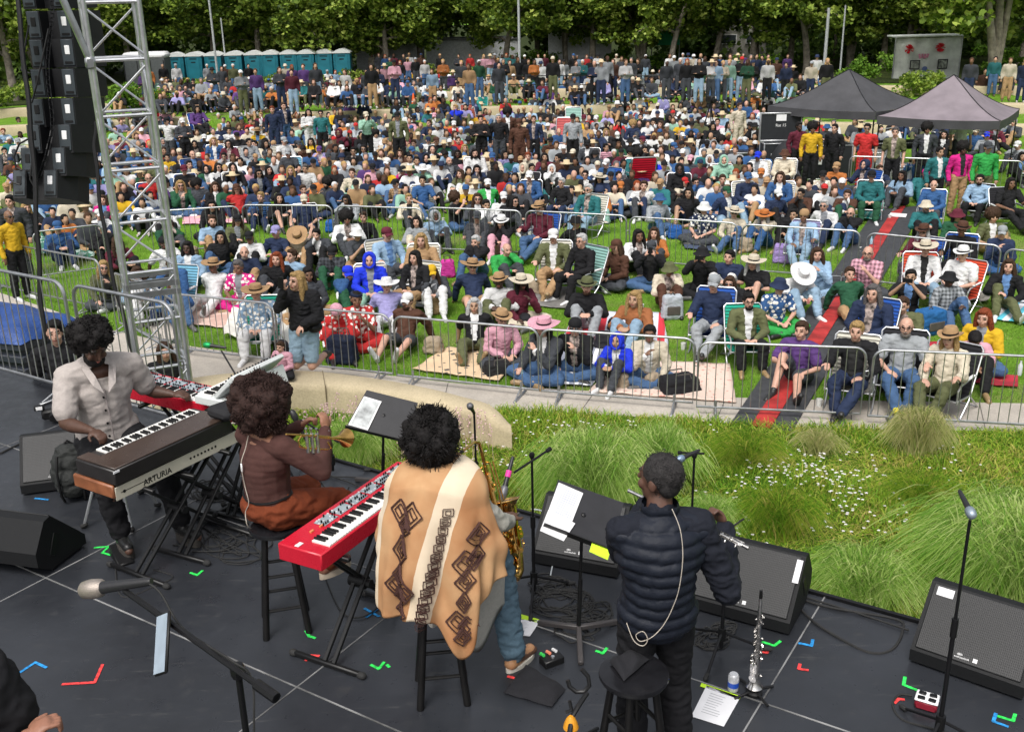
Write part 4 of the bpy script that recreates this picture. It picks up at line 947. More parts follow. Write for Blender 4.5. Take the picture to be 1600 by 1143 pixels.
def shoes_g(J):
    g = G()
    for k in (0, 1):
        A, T = J['an'][k], J['toe'][k]; d = (T-(A+V3(0, .03, -.03))).normalized(); g.cap(A+V3(0, .025, -.03), .042, T+d*.02, .036); g.ell(A+V3(0, .01, .01), (.045, .05, .045))
        g.cap(A+V3(0, .03, -.045), .038, T+d*.03+V3(0, 0, -.012), .036)
    return g
HM = {}; PM = {}; LOW = {}
for code, P in POSES.items():
    J = J2(P); R = Matrix.Rotation(P['pitch'], 3, 'X'); HM[code] = Matrix.Translation(J['Hd']) @ R.to_4x4()
    b = body_g(J, R); headprims(b, J['Hd'], R); me = remesh(b, .0125, 2, 'body', [SKIN, EYE, LIP])
    mi = []
    inv = R.inverted(); hd = J['Hd']
    for p in me.polygons:
        c = inv@(p.center-hd); m = 0
        if c.y < -.06:
            if abs(abs(c.x)-.032) < .014 and abs(c.z-.012) < .009: m = 1
            elif abs(abs(c.x)-.033) < .02 and abs(c.z-.041) < .006: m = 1
            elif abs(c.x) < .024 and abs(c.z+.055) < .009: m = 2
        mi.append(m)
    me.polygons.foreach_set('material_index', mi)
    d = {'body': me}
    d['shirt1'] = remesh(shirt_g(J, True), .0145, 3, 'shirt', [CLOTH, CLOTH], .0105, 8, ord(code)); d['shirt0'] = remesh(shirt_g(J, False), .0145, 3, 'shirt', [CLOTH, CLOTH], .0105, 8, ord(code))
    axn = (J['N']-J['H']).normalized()
    for k_ in ('shirt1', 'shirt0'):
        ml = []
        for p in d[k_].polygons:
            q_ = p.center-J['H']; tt = q_.dot(axn)/(J['N']-J['H']).length; fr_ = (q_-axn*q_.dot(axn)).y
            ml.append(1 if (tt > .12 and fr_ < -.03 and abs(p.center.x-.006*math.sin(tt*20)) < .03+.035*tt) else 0)
        d[k_].polygons.foreach_set('material_index', ml)
    d['pants1'] = remesh(pants_g(J, True), .0155, 3, 'trousers', [CLOTH], .011, 8, ord(code)+9); d['pants0'] = remesh(pants_g(J, False), .0155, 3, 'shorts', [CLOTH], .009, 8, ord(code)+9)
    d['shoes'] = remesh(shoes_g(J), .013, 2, 'shoes', [PLAS]); PM[code] = d
    if code in 'KXCSDA':
        lb = body_g(J, R); headprims(lb, J['Hd'], R)
        LOW[code] = (remesh(lb, .033, 1, 'low'), remesh(shirt_g(J, True, e=.022), .04, 1, 'low'), remesh(pants_g(J, True, e=.022), .045, 1, 'low'), remesh(shoes_g(J), .045, 0, 'low'))
# hair, hats, glasses in head space
def hm(fn, vox, sm, name, m, wr=0, wsc=30):
    g = G(); fn(g); return remesh(g, vox, sm, name, [m], wr, wsc)
def h_short(g): g.ell((0, .03, .045), (.088, .096, .09)); g.ell((0, .06, .0), (.078, .06, .08)); g.ell((0, -.03, .1), (.06, .05, .03))
def h_long(g):
    h_short(g); g.ell((0, .07, -.09), (.1, .055, .17))
    for s in (-1, 1): g.cap((s*.07, .0, .05), .035, (s*.095, .0, -.1), .035); g.cap((s*.095, .0, -.1), .035, (s*.1, -.01, -.24), .025)
def h_afro(g):
    g.ell((0, .035, .06), (.135, .13, .13))
    for i in range(26): a = i*2.4; z = -1+2*i/26; q = math.sqrt(1-z*z); g.ell((.115*q*math.cos(a), .05+.105*q*math.sin(a) if math.sin(a) > -.5 or z > .2 else .05, .06+.115*z), .04)
def h_fringe(g):
    g.ell((0, .065, -.01), (.08, .05, .06))
    for s in (-1, 1): g.ell((s*.07, .03, .005), (.018, .05, .04))
def h_beard(g): g.ell((0, -.03, -.085), (.058, .058, .045)); g.ell((0, -.09, -.045), (.03, .012, .008))
HR = {'s': hm(h_short, .009, 2, 'hair', HAIR, .006, 45), 'l': hm(h_long, .01, 2, 'hair', HAIR, .007, 35), 'a': hm(h_afro, .011, 1, 'hair', HAIR, .01, 40), 'f': hm(h_fringe, .009, 2, 'hair', HAIR, .004)}
BEARD = hm(h_beard, .009, 1, 'beard', HAIR, .003)
STRAW = omat('straw', .85, .2, 60, bump=.6)
def lathe_mesh(prof, name, m, sy=1.12, bend=0.0, n=28, jit=0):
    g = G(); g.lathe(prof, n=n); v = []
    for x, y, z in g.v: v.append((x, y*sy+.012, z+bend*(x*x)*(1 if math.hypot(x, y) > .1 else 0)+jit*math.sin(3*math.atan2(y, x))*(math.hypot(x, y) > .12)))
    g.v = v; return g.mesh(name, [m], sharp=50)
HT = {'S': lathe_mesh([(.205, .045), (.21, .052), (.14, .055), (.092, .062), (.088, .12), (.078, .15), (.04, .158), (.001, .15)], 'hat', STRAW, 1.1, .9, jit=.008), 'F': lathe_mesh([(.15, .04), (.155, .048), (.095, .058), (.09, .12), (.07, .155), (.03, .148), (.001, .15)], 'hat', CLOTH, 1.15, 1.5),
      'U': lathe_mesh([(.15, .005), (.152, .012), (.098, .062), (.09, .105), (.075, .13), (.001, .135)], 'hat', CLOTH, 1.1), 'K': lathe_mesh([(.089, .03), (.094, .04), (.093, .075), (.08, .115), (.05, .145), (.001, .155)], 'beanie', CLOTH, 1.12), 'D': lathe_mesh([(.086, .06), (.09, .065), (.088, .1), (.07, .1)], 'headband', CLOTH, 1.12)}
g = G(); g.lathe([(.085, .045), (.09, .05), (.088, .09), (.07, .125), (.03, .142), (.001, .145)], n=22)
for i, (x, y, z) in enumerate(g.v): g.v[i] = (x, y*1.13+.012, z)
g.grid(lambda u, v: ((u-.5)*.15*(1-.25*v), -.075-.085*v+.02*abs(u-.5)*2*v*2, .052-.02*v-.03*(2*u-1)**2*(.4+v)), 8, 5, .005); HT['C'] = g.mesh('cap', [CLOTH], sharp=50)
BAND = {'S': lathe_mesh([(.0945, .062), (.0945, .085)], 'hat_band', DARK, 1.1, 0), 'F': lathe_mesh([(.0965, .06), (.0955, .085)], 'hat_band', DARK, 1.15, 0)}
def h_hood(g):
    g.ell((0, .045, .025), (.112, .112, .125)); g.ell((0, .06, -.09), (.12, .09, .07)); pts = [(.088*math.sin(t), -.055+.02*math.cos(t), .01+.118*math.cos(t)) for t in [i*2*math.pi/24 for i in range(24)]]; g.tube(pts, .022, 8, closed=True)
HT['H'] = hm(h_hood, .011, 2, 'hood', CLOTH, .003, 20)
def h_wrap(g): g.ell((0, .03, .05), (.098, .105, .092))
HT['W'] = hm(h_wrap, .01, 2, 'head_wrap', CLOTH, .004, 30)
g = G()
for s in (-1, 1): g.ell((s*.033, -.088, .014), (.026, .008, .02), n=10, m=6); g.cyl((s*.056, -.078, .018), (s*.078, .0, .014), .0035, n=5)
g.cyl((-.01, -.095, .018), (.01, -.095, .018), .004, n=5); SUNG = g.mesh('sunglasses', [GLASS])
g = G()
for s in (-1, 1): g.tube([(s*.033+.024*math.cos(t), -.093, .013+.019*math.sin(t)) for t in [i*math.pi/6 for i in range(12)]], .0032, 5, closed=True); g.cyl((s*.057, -.09, .018), (s*.078, .0, .014), .003, n=5)
g.cyl((-.009, -.095, .018), (.009, -.095, .018), .003, n=5); GLS = g.mesh('glasses', [DARK])
g = G(); g.box((0, 0, 0), (.078, .009, .155), bev=.004); g.cur = 1; g.box((0, .0055, 0), (.07, .002, .145)); PHONE = g.mesh('phone', [DARK, mat('phone_screen', (.05, .07, .1), .15)])
PAL = {'k': ((.012, .012, .014), 'black'), 'n': ((.02, .032, .075), 'navy'), 'b': ((.035, .1, .25), 'blue'), 'r': ((.015, .04, .62), 'royal blue'), 'l': ((.27, .4, .55), 'light blue'), 't': ((.025, .15, .16), 'teal'), 'g': ((.02, .09, .045), 'dark green'),
       'e': ((.035, .34, .07), 'bright green'), 'm': ((.3, .52, .4), 'mint green'), 'o': ((.11, .12, .055), 'olive'), 'w': ((.72, .72, .72), 'white'), 'c': ((.62, .55, .43), 'cream'), 'y': ((.32, .34, .36), 'grey'), 'd': ((.055, .06, .07), 'charcoal'), 'u': ((.12, .018, .035), 'maroon'),
       'R': ((.5, .03, .03), 'red'), 'p': ((.68, .36, .44), 'pink'), 'f': ((.6, .02, .22), 'fuchsia'), 'v': ((.11, .05, .2), 'purple'), 'z': ((.3, .28, .52), 'lavender'), 'B': ((.09, .04, .025), 'brown'), 'T': ((.4, .25, .13), 'tan'), 'O': ((.5, .17, .045), 'orange'), 'Y': ((.65, .4, .02), 'yellow'),
       'j': ((.06, .12, .24), 'blue jeans'), 'J': ((.26, .38, .5), 'pale jeans'), 'i': ((.35, .13, .05), 'rust')}
SKC = {'1': (.56, .33, .245), '2': (.43, .26, .17), '3': (.2, .105, .065), '4': (.075, .04, .028)}
HRC = {'k': (.008, .006, .006), 'B': (.06, .03, .015), 'r': (.24, .05, .015), 'y': (.42, .27, .11), 'w': (.55, .55, .55), 'd': (.12, .11, .11)}
HRN = {'k': 'black', 'B': 'brown', 'r': 'red', 'y': 'blond', 'w': 'white', 'd': 'grey'}
CHC = {'w': (.75, .72, .62), 'b': (.02, .1, .45), 'l': (.2, .5, .7), 'e': (.02, .45, .3), 'm': (.3, .55, .5), 'R': (.75, .09, .04), 'k': (.02, .02, .025), 'z': (.3, .28, .5), 'd': (.06, .06, .07)}
def CHN(c): return {'R': 'red and orange', 'e': 'emerald green', 'l': 'light blue', 'z': 'lavender'}.get(c, PAL[c][1])
FAB = omat('chair_fabric', .7, .1, 8, 'stripe')
def chair_proto():
    g = G(); r = .0125
    for s in (-1, 1):
        x = s*.29
        g.tube([(x, .36, .92), (x, .1, .24), (x, -.12, .02), (x, -.3, .02)], r, 8); g.tube([(x, .42, .02), (x, .1, .3), (x, -.32, .34)], r, 8)
        g.tube([(x, .25, .58), (x, .05, .58), (x, -.22, .56), (x, -.3, .5), (x, -.3, .3)], r, 8)
    g.tube([(-.29, .36, .92), (-.25, .38, .97), (.25, .38, .97), (.29, .36, .92)], r, 8); g.tube([(-.29, -.32, .34), (.29, -.32, .34)], r, 8); g.tube([(-.29, .42, .02), (.29, .42, .02)], r, 8)
    b = G(); b.grid(lambda u, v: (-.27+.54*u, .10+.28*v+.02*math.sin(math.pi*v), .27+.69*v-.0*u), 6, 10, .012)
    s_ = G(); s_.grid(lambda u, v: (-.27+.54*u, -.31+.42*v, .335-.055*math.sin(math.pi*v)*math.sin(math.pi*u)-.05*v), 6, 6, .012)
    a = G()
    for q in (-1, 1): a.box((q*.29, .02, .6), (.045, .3, .02), bev=.008)
    return g.mesh('frame', [ALU]), b.mesh('backrest', [FAB]), s_.mesh('seat', [FAB]), a.mesh('armrest', [WHITE])
CH = chair_proto()
PEOPLE = []
INNER = [mat('inner_white', (.6, .6, .6), .9), mat('inner_white', (.6,)*3), mat('inner_black', (.015,)*3, .9), mat('inner_grey', (.2, .21, .23), .9), mat('inner_blue', (.1, .2, .4), .9), mat('inner_print', (.25, .2, .18), .9, var=.9, sc=14)]
PN = {'K': 'sitting with knees up', 'D': 'sitting bent forward', 'X': 'sitting cross-legged', 'L': 'leaning back with legs out', 'C': 'in a %s low chair', 'P': 'sitting and holding up a phone', 'S': 'standing with arms folded', 'Q': 'standing and filming', 'V': 'standing with arms raised', 'A': 'standing'}
HN = {'S': 'wide straw hat', 'F': 'brimmed hat', 'U': 'bucket hat', 'K': 'beanie', 'C': 'cap', 'H': 'hood', 'D': 'headband', 'W': 'head wrap'}
HEADZ = {c: HM[c].translation.z for c in POSES}
def person(px, py, pose, skin, hair, hat, top, bot, ex='', scale=None, zbase=None, rz=None):
    cc = pose[1:] or None; pc = pose[0]; s = scale or random.uniform(1.04, 1.15)
    if scale is None: pc = random.choice(ALIAS.get(pc, pc))
    if zbase is None: hp = att(px, py, HEADZ[pc]*s)
    else: hp = at(px, py, zbase+HEADZ[pc]*s)
    az = math.atan2(hp.x+.5, hp.y-6.5)  # face towards the musicians
    a = (-az*.8 + random.gauss(0, .34)) if rz is None else rz
    R = Matrix.Rotation(a, 4, 'Z'); off = R@(Vector((HM[pc].translation.x, HM[pc].translation.y, 0))*s)
    gx, gy = hp.x-off.x, hp.y-off.y; gz = terr(gx, gy) if zbase is None else zbase
    if pc in 'KXDLMEWY' and gz > .1 and zbase is None: gz = hp.z-HEADZ[pc]*s
    d = PM[pc]; o = mobj('person', d['body'], color=SKC[skin]); o.location = (gx, gy, gz); o.rotation_euler = (0, 0, a); o.scale = (s*random.uniform(.97, 1.08), s, s)
    if random.random() < .5 and pc not in 'S': o.scale.x *= -1
    tc = PAL[top][0]; j = random.uniform(.85, 1.12); tc = tuple(v*j for v in tc)
    sh = mobj('shirt', d['shirt0' if 'h' in ex else 'shirt1'], o, tc)
    pm = PLAID if '1' in ex else STRIPE if '2' in ex else FLORAL if '3' in ex else None
    if pm: sh.material_slots[0].link = 'OBJECT'; sh.material_slots[0].material = pm
    if not pm and random.random() < .42 and pose[0] not in 'D':
        sh.material_slots[1].link = 'OBJECT'; sh.material_slots[1].material = random.choice(INNER)
    elif pm: sh.material_slots[1].link = 'OBJECT'; sh.material_slots[1].material = pm if random.random() < .6 else random.choice(INNER)
    if bot == 's': mobj('shorts', d['pants0'], o, PAL[random.choice('dTnj')][0])
    else: mobj('trousers', d['pants1'], o, PAL[bot][0])
    mobj('shoes', d['shoes'], o, random.choice([(.7,)*3, (.02,)*3, (.3, .2, .1), (.1,)*3, (.6, .6, .62)]) if 'y' not in ex else (.75, .62, .02))
    turn = Matrix.Rotation(random.uniform(-.12, .12), 4, 'Y')
    def hc(n, me, col=None):
        q = mobj(n, me, o, col); q.matrix_local = HM[pc] @ turn; return q
    if hair != 'b' and hat[0] not in 'HW':
        q = hc('hair', HR[hair[1]], HRC[hair[0]])
        if hat != '-' and hair[1] == 'a': q.scale = (.88, .95, .7)
        elif hat != '-': q.scale = (.97, .97, .93)
    if 'e' in ex: hc('beard', BEARD, HRC[hair[0]] if hair != 'b' else (.2, .18, .16))
    if hat != '-':
        q = hc(HN[hat[0]].replace('wide ', '').replace(' ', '_').replace('brimmed_', ''), HT[hat[0]], PAL[hat[1]][0])
        if hat[0] in BAND and hat != 'Sw': b = mobj('hat_band', BAND[hat[0]], q)
    if 'g' in ex: hc('sunglasses', SUNG)
    if 'G' in ex: hc('glasses', GLS)
    if pc in 'PQ':
        w = POSES[pc]['wr']; ph = mobj('phone', PHONE); hp_ = o.matrix_basis if False else (Matrix.Translation(o.location) @ R @ Matrix.Diagonal((s, s, s, 1)))
        M = hp_ @ Matrix.Translation((0, w[1]-.03, w[2]+.09)) @ Matrix.Rotation(math.pi/2 if random.random() < .5 else .1, 4, 'Y'); ph.matrix_world = M
        PEOPLE.append((ph, px, py, 'phone'))
    if pc in 'CI':
        c = empty('folding_chair', (gx+.0, gy, gz), a); c.scale = (s*.98, s, s*.86)
        for n_, me in zip(('frame', 'backrest', 'seat'), CH[:3]): q = mobj(n_, me, c, CHC[cc])
        mobj('armrest', CH[3], c); PEOPLE.append((c, px, py, 'chair:'+cc))
    pat = 'plaid ' if '1' in ex else 'striped ' if '2' in ex else 'patterned ' if '3' in ex else ''
    hatn = '' if hat == '-' else PAL[hat[1]][1]+' '+HN[hat[0]]
    if hat[0] == 'S': hatn = 'wide white hat' if hat[1] == 'w' else 'wide straw hat'
    hn = 'bald head' if hair == 'b' else '%s%s hair' % ({'s': 'short ', 'l': 'long ', 'a': 'curly ', 'f': 'thin '}[hair[1]], HRN[hair[0]])
    topn = PAL[top][1]
    PEOPLE.append((o, px, py, ('P', hatn or hn, pat+topn, PN['C'] % CHN(cc) if pc in 'CI' else PN[{'M': 'K', 'E': 'K', 'W': 'K', 'Y': 'X'}.get(pc, pc)], 'sunglasses' if 'g' in ex else ('glasses' if 'G' in ex else ('beard' if 'e' in ex else '')), (hn if hatn and hat[0] not in 'HW' else ''), ('shorts' if bot == 's' else (PAL[bot][1]+('' if bot in 'jJ' else ' trousers'))))))
    return o
# px py pose skin hair hat top bottom extras
DATA = """
266 409 Cl 4 b - b n e|265 441 K 3 ks - b j|333 416 L 3 wf ST w w h|372 418 X 3 ds - f f 3h|382 395 K 1 b - n T he|400 458 Ce 1 wf ST l w 3|293 388 K 4 kl - l j|260 380 K 4 b Kk w d h|345 371 K 2 kl - k j|332 346 K 1 Bs - l T he
261 352 K 1 Bl - g d|257 335 D 2 ks - w k|371 345 K 1 Bl Ck o k|390 372 K 3 b Ck w k|331 322 X 1 kl - k k|336 292 X 1 Bl - k k|311 289 K 3 ka - d j|282 290 X 1 yl - g j g|370 296 L 1 Bl CB R k|232 279 Cb 1 b - R n G
221 301 K 2 kl - b j|288 266 Cb 1 ks Cu k k|322 265 K 1 ks Hk g d|341 262 K 1 kl - w k g|364 263 Cw 1 ks Hk k s|404 271 X 2 kl - n n g|407 308 K 1 ys - b n 2h|436 310 K 1 kl - k s|475 313 Ck 1 wf Cc n s h|474 297 X 1 Bs - R d
510 287 X 2 ka - d k he|550 271 K 1 Bs - c m|541 313 K 3 kl - y d g|542 342 K 3 ka - w d|568 340 K 1 Bs - k k|558 367 X 2 ks Uw d T hg|431 363 K 1 wf Cz n n|465 370 D 1 Bs ST c T|494 367 K 1 ks - d k|477 264 X 2 ds - w d h
454 267 X 1 yl - n n|420 266 K 1 kl - k k|582 263 X 1 ks Ck p j|432 405 K 1 rl - k d|455 400 L 1 Bs - l d h|515 396 K 1 Bs Ck d g 1|577 407 Cw 1 ks Hr r m|544 428 K 1 ys Cr b g|482 429 X 3 kl - d T|471 442 K 1 Bs Uc c T
557 468 X 3 ks Dn R R 3h|526 489 D 1 wf Wp R R 3|604 447 L 1 Bs Sw z w h|738 417 L 1 wf ST n s g|675 426 K 1 Bl CY d w|648 403 Cw 1 kl - k T|636 471 L 1 Bs Cw B s ge|741 478 L 2 wl - k o h|605 367 Cw 1 Bs Cu l d|658 376 Cw 1 yl - T k
740 378 K 1 ws - k j|745 340 K 1 Bs Cd d d hg|712 311 P 1 Ba - k j h|680 338 K 4 kl Hy l d|651 347 K 1 kl - y c|639 311 K 1 ys - c d|660 283 Cw 2 ks - b j h|621 288 K 1 ks Ck T j 1|629 267 K 1 Bs Uk f v|659 266 K 1 Bs Sw m d
719 272 K 1 Bl - o w|745 265 K 1 kl - n k|762 288 L 1 ks Cw e b e|746 311 K 1 Bl - d k g|760 321 K 2 ks - w d|780 348 K 1 kl Fw k p|799 314 K 1 kl - k k g|787 309 K 1 kl Cw w w|789 391 K 1 wf - e d|827 276 Ck 1 wf Cw b n
862 265 K 1 ks Hw w k|877 286 Cb 1 ws - k n G|919 297 Cw 1 ws - t J ge|918 274 K 1 ks - k k G|940 279 K 2 kl Sc n s g|970 292 X 2 ks CO k d hg|804 315 K 1 kl - k d g|843 326 Cb 1 Bs FT u j|900 348 L 2 ks Uk k k|865 370 Cw 1 ws Cw o T
908 377 Cm 1 ws - k k G|963 386 X 1 Bl CB B d|998 369 K 3 kl - w k|780 440 K 4 b FT w o|815 442 X 4 kl Sc u c|917 448 K 1 Bs Fo k y e|784 498 X 1 ws FT p d G|849 512 X 1 kl Sp d j g|898 512 X 1 ks Kk k j g|964 533 K 2 ks Hr r d x
1015 522 X 3 ks - c j g|991 468 K 2 yl - i J|1018 388 P 1 ds Cd k j|1043 422 K 3 ks Uo c B g|1097 398 P 3 ks Uk k k|1115 444 Cb 1 ws Cy n y g|1139 402 K 1 ks - n w h|1140 443 K 1 Bl - k k g|1182 412 K 1 wl Sc k s h|1218 448 X 1 ks Un b e 3h
1253 431 D 1 Bs Sw w J g|1277 398 X 1 Bl - l l|1170 471 Ce 1 ks - o k Ge|1252 517 K 1 Bs - v s h|1328 429 L 1 Bs - g T|1356 396 X 1 b - p d 1hGe|1364 459 Cb 1 dl - n J|1423 433 P 2 ks - k k h|1410 478 K 1 Bs - o k|1416 511 Ck 1 b - y j hGe,
1446 389 CR 1 ws Sc w J|1483 437 K 4 b Uk y j 1|1338 518 Cw 1 ys - k n|1504 398 CR 1 b Fw w s h|1576 417 K 1 Bl - k o|1537 497 X 1 rl - Y j|1484 529 Ck 1 yl FT c o|1523 532 D 3 ks - p k h|1006 291 K 1 Bs - w d|1031 312 K 1 ks Ub y j
1070 285 K 1 wf CR c d|1087 285 K 1 ks - b d G|1076 302 K 2 kl - k s|1129 281 K 1 Bs - T d h|1062 265 Ck 4 ks Hk k k|1139 300 K 1 ds Cg n J h|1169 278 Cw 1 ks Cb n b|1189 271 K 2 ks CO T T|1100 326 X 1 ks Uw n d 3h|1147 333 K 1 ws Sc c j g
1191 338 K 2 wl SO c b|1022 365 K 1 Bl - O d|1219 277 Cw 1 Bl - b w|1216 305 K 4 ks Cw n k|1251 303 K 2 ks - B k G|1286 275 K 1 ks Ck c n 3h|1240 336 K 2 ks - k k|1256 338 Cz 3 b KT l J|1292 322 K 1 ws - w n g|1321 305 K 1 Bs - B g
1326 333 K 1 b - k j G|1362 276 Ck 1 ks Ck t g|1307 262 K 2 Bs CT O d|1409 275 K 3 kl - l d|1459 290 Cb 1 wf - b d|1447 323 K 1 ds Uc t k ge|1531 281 Ck 1 ks - l k Ge|1580 287 Ck 3 kl - k k h|1496 337 X 2 kl Uu g k g|1443 363 Cb 1 wl FB u d G
1503 359 Cb 3 wf FB k k|1552 339 K 2 Ba - o T h|1566 364 X 1 ks Cy n b|1443 273 K 3 ks Cf t t|90 356 K 1 ks Cb b n|155 336 K 1 ks Cw w n|160 356 K 1 ks Cy k k|161 313 K 1 Bl - f d|162 418 X 1 yl - o d g|45 325 K 1 yl - k k
215 428 K 1 Bl - l w|184 380 K 2 Bl - u k|308 171 Cb 2 kl - v k|332 171 K 2 kl - b j|355 172 K 1 ks - p d|376 169 K 1 ks - d T|250 177 K 1 ks Cw t d|349 188 K 1 ds - w d|319 192 K 1 ks Ck u d|358 205 K 2 ks - w d
370 213 K 1 ks Ck k k|391 190 K 1 ks - R d|402 206 K 4 ks ST Y d|406 181 K 1 ys - u k|254 222 K 1 ks Hy y d|270 225 K 2 kl - k k|282 216 K 1 Bl - b d|288 225 K 1 ws - k k g|307 226 K 2 ks Hk k k|319 216 K 3 ks Cw k k
334 221 Cw 1 yl - b T|357 225 Cb 1 kl - u d G|389 223 Cw 2 ks - y J|256 236 K 2 Bs - k k|261 247 K 2 ks - Y d|301 242 Cb 1 b - n k|350 245 K 2 ks - y d g|412 243 K 1 ks Cd t d|242 257 K 2 ks - o d|296 258 K 1 ks - g d
400 226 K 1 ks - c c|414 223 K 2 ks Hk k k|421 203 K 1 ws ST w w|437 206 K 2 kl Uw u d|444 221 Cw 1 ks Cy w d|415 225 K 2 kl - d j|486 222 K 2 kl - Y k|513 216 K 4 ks Cw c d|532 208 K 3 ks Hu u k|547 210 P 2 Bs KR u k
587 210 K 2 ka - w w|543 185 K 1 ks Kk k k|529 191 K 2 ks - w d|499 235 K 1 ks Cv z p h|534 233 K 1 ks Cw k d|552 237 K 2 ks - k k G|571 233 K 2 kl - l j g|516 245 K 2 ks Cd T d|450 240 Cl 1 ks Cy d d|474 234 D 2 ks - B B
467 226 K 1 ks Cd c d|454 233 K 2 kl - k k|670 193 K 1 Bs - n n|691 196 K 3 ks Hn n n|709 195 K 1 ks Cw R d|677 182 K 2 ks Cp o d|652 172 K 4 ks - b d|677 173 K 2 ks Cu w d|710 169 K 1 ys - r d|600 223 K 2 ks CT c T
622 220 K 1 ks Cb y d|610 225 K 1 ks CT T d|646 225 K 1 Bs - m d|625 240 K 1 Bl - B B|644 236 K 2 ks Cb T d|640 248 K 2 ks - c d|669 220 K 1 ks Cn w d|682 221 K 1 ks CB k k|676 235 K 1 b - k g|666 248 K 1 kl Hk b j
696 242 D 3 ks - l k|705 252 K 1 b - d n e|715 241 K 4 kl - k k|709 210 K 1 Bl - m R|716 220 K 1 Bs - R d|726 232 K 1 yl - d d|742 240 Cw 1 kl - w k e|745 222 K 1 b - d T|755 216 K 1 b - y d g|770 223 K 1 ks Hb b d
769 246 K 1 ys Cb c k e|605 255 K 1 ks Cw y d|651 252 K 2 ks - g k|799 218 K 1 Bl - v k|821 221 K 2 ks - c k|834 225 K 1 ks Cw w j|860 221 K 2 ks Ck B T|906 222 K 2 ks Hy y d|918 226 Cd 4 b Ck d s|947 231 K 2 ks - p d 2
947 207 K 1 yl - d d|904 202 K 3 ks Cw T k|912 185 K 2 ks Cu k d|934 186 K 1 ks Cw y J|789 242 K 2 kl - z s|825 245 K 1 rs - c d|851 246 K 2 kl - u j|871 248 K 2 ks - B J|818 263 Ck 1 ks Hc c k|831 263 K 2 ks - k k
947 256 Cb 1 ws Cw b n g|966 193 K 2 kl - R d|989 195 K 2 ya - n d|1001 183 K 1 Bs - k k|1019 192 K 2 ks - y d|1032 195 K 1 Bl - B B|1045 185 K 3 ks Hk k w|1061 181 K 4 b Cw d w|1081 196 K 1 ks Ck b s|1092 212 K 4 b - k k
1114 198 K 2 kl - k k|1127 220 K 2 ka - l J|985 222 K 1 ks Uk k k|1002 220 K 2 ks Cu k k g|1032 220 K 2 ks Cc k k|1053 230 K 1 ks Cb n n g|964 212 D 2 ks Cw k k|1007 235 K 2 ks - k k|996 242 Ct 4 ka - t k|1020 251 K 3 kl - r s
1079 250 K 4 ks Cp d d|1109 250 K 3 ks Hw k k|1131 251 Cw 1 ks Hm m m|1121 191 K 1 Bs - p d|1156 167 A 1 Bs - c c|1137 196 K 1 kl - w m|1159 197 K 2 Bl - T B g|1179 198 K 1 ks Uk k k|1166 221 K 1 ks Cw k k|1199 196 K 2 Bs - T d
1219 195 K 1 ks - d d|1229 180 K 3 ks HR R d|1249 198 A 4 ks - u k|1270 201 A 3 ka - Y k|1304 201 A 1 ks - k k|1292 200 K 1 ks Ub d d|1184 245 Cw 3 b Cr w J|1226 242 Cw 1 rs UB c c|1235 258 K 1 ws - d k|1355 201 A 2 ks - R R gh
1399 207 A 1 ds - o k h|1449 202 A 3 ka - d k|1435 251 P 1 ks Uk b j|1469 238 A 2 ks - t k|1351 258 Cb 1 ks Hn n d|1375 266 K 1 Bs - n d|1475 211 K 1 kl - k k|1487 211 K 1 ds Ky T T|1525 206 K 1 ks Cc b d|1542 213 K 1 ws Cr y d g
1556 198 K 1 Bl - u k|1544 195 K 1 Bs - d d|1587 192 K 1 ws - d T|1590 228 K 1 ds Cw y d|1597 245 K 2 kl - k k|1505 233 A 4 ka - f T|1544 231 A 2 ds Cd e o|1506 184 A 1 ws - w d h|425 172 A 1 rs - n n|443 166 A 1 Bs - n j
482 176 S 1 kl - w w|501 178 A 1 ks - t k g|572 181 Q 1 ks Cc m k|621 182 A 1 ks Ck o k|751 187 S 1 ks - k k|779 185 A 1 ws - k d|793 177 A 4 ka - B k|811 193 A 3 ks KB B B|834 187 A 1 Bs - n k|895 185 A 1 ks Ck y k
260 190 V 1 ks Ck w d|285 191 S 1 ks Cw d k|14 339 A 3 b - Y k g|15 315 A 1 ks - d d|649 186 K 2 ks Ck k s h|28 222 K 1 ys Cy w d|33 171 K 1 ys Sc b d|29 188 K 3 ks - k k|5 206 K 1 rs - l d|5 237 K 1 ks - d d
"""
rows = [l.strip() for blk in DATA.strip().split('\n') for l in blk.split('|')]
random.seed(11); HEADS = []
for l in rows:
    f = l.split(); ex = f[8] if len(f) > 8 else ''
    if ex.endswith(','): ex = ex[:-1]+'y'
    if f[2] == 'Ct': CHC['t'] = (.02, .2, .25)
    person(int(f[0]), int(f[1]), f[2], f[3], f[4], f[5], f[6], f[7], ex, .93 if 'x' in ex else None); HEADS.append((int(f[0]), int(f[1])))
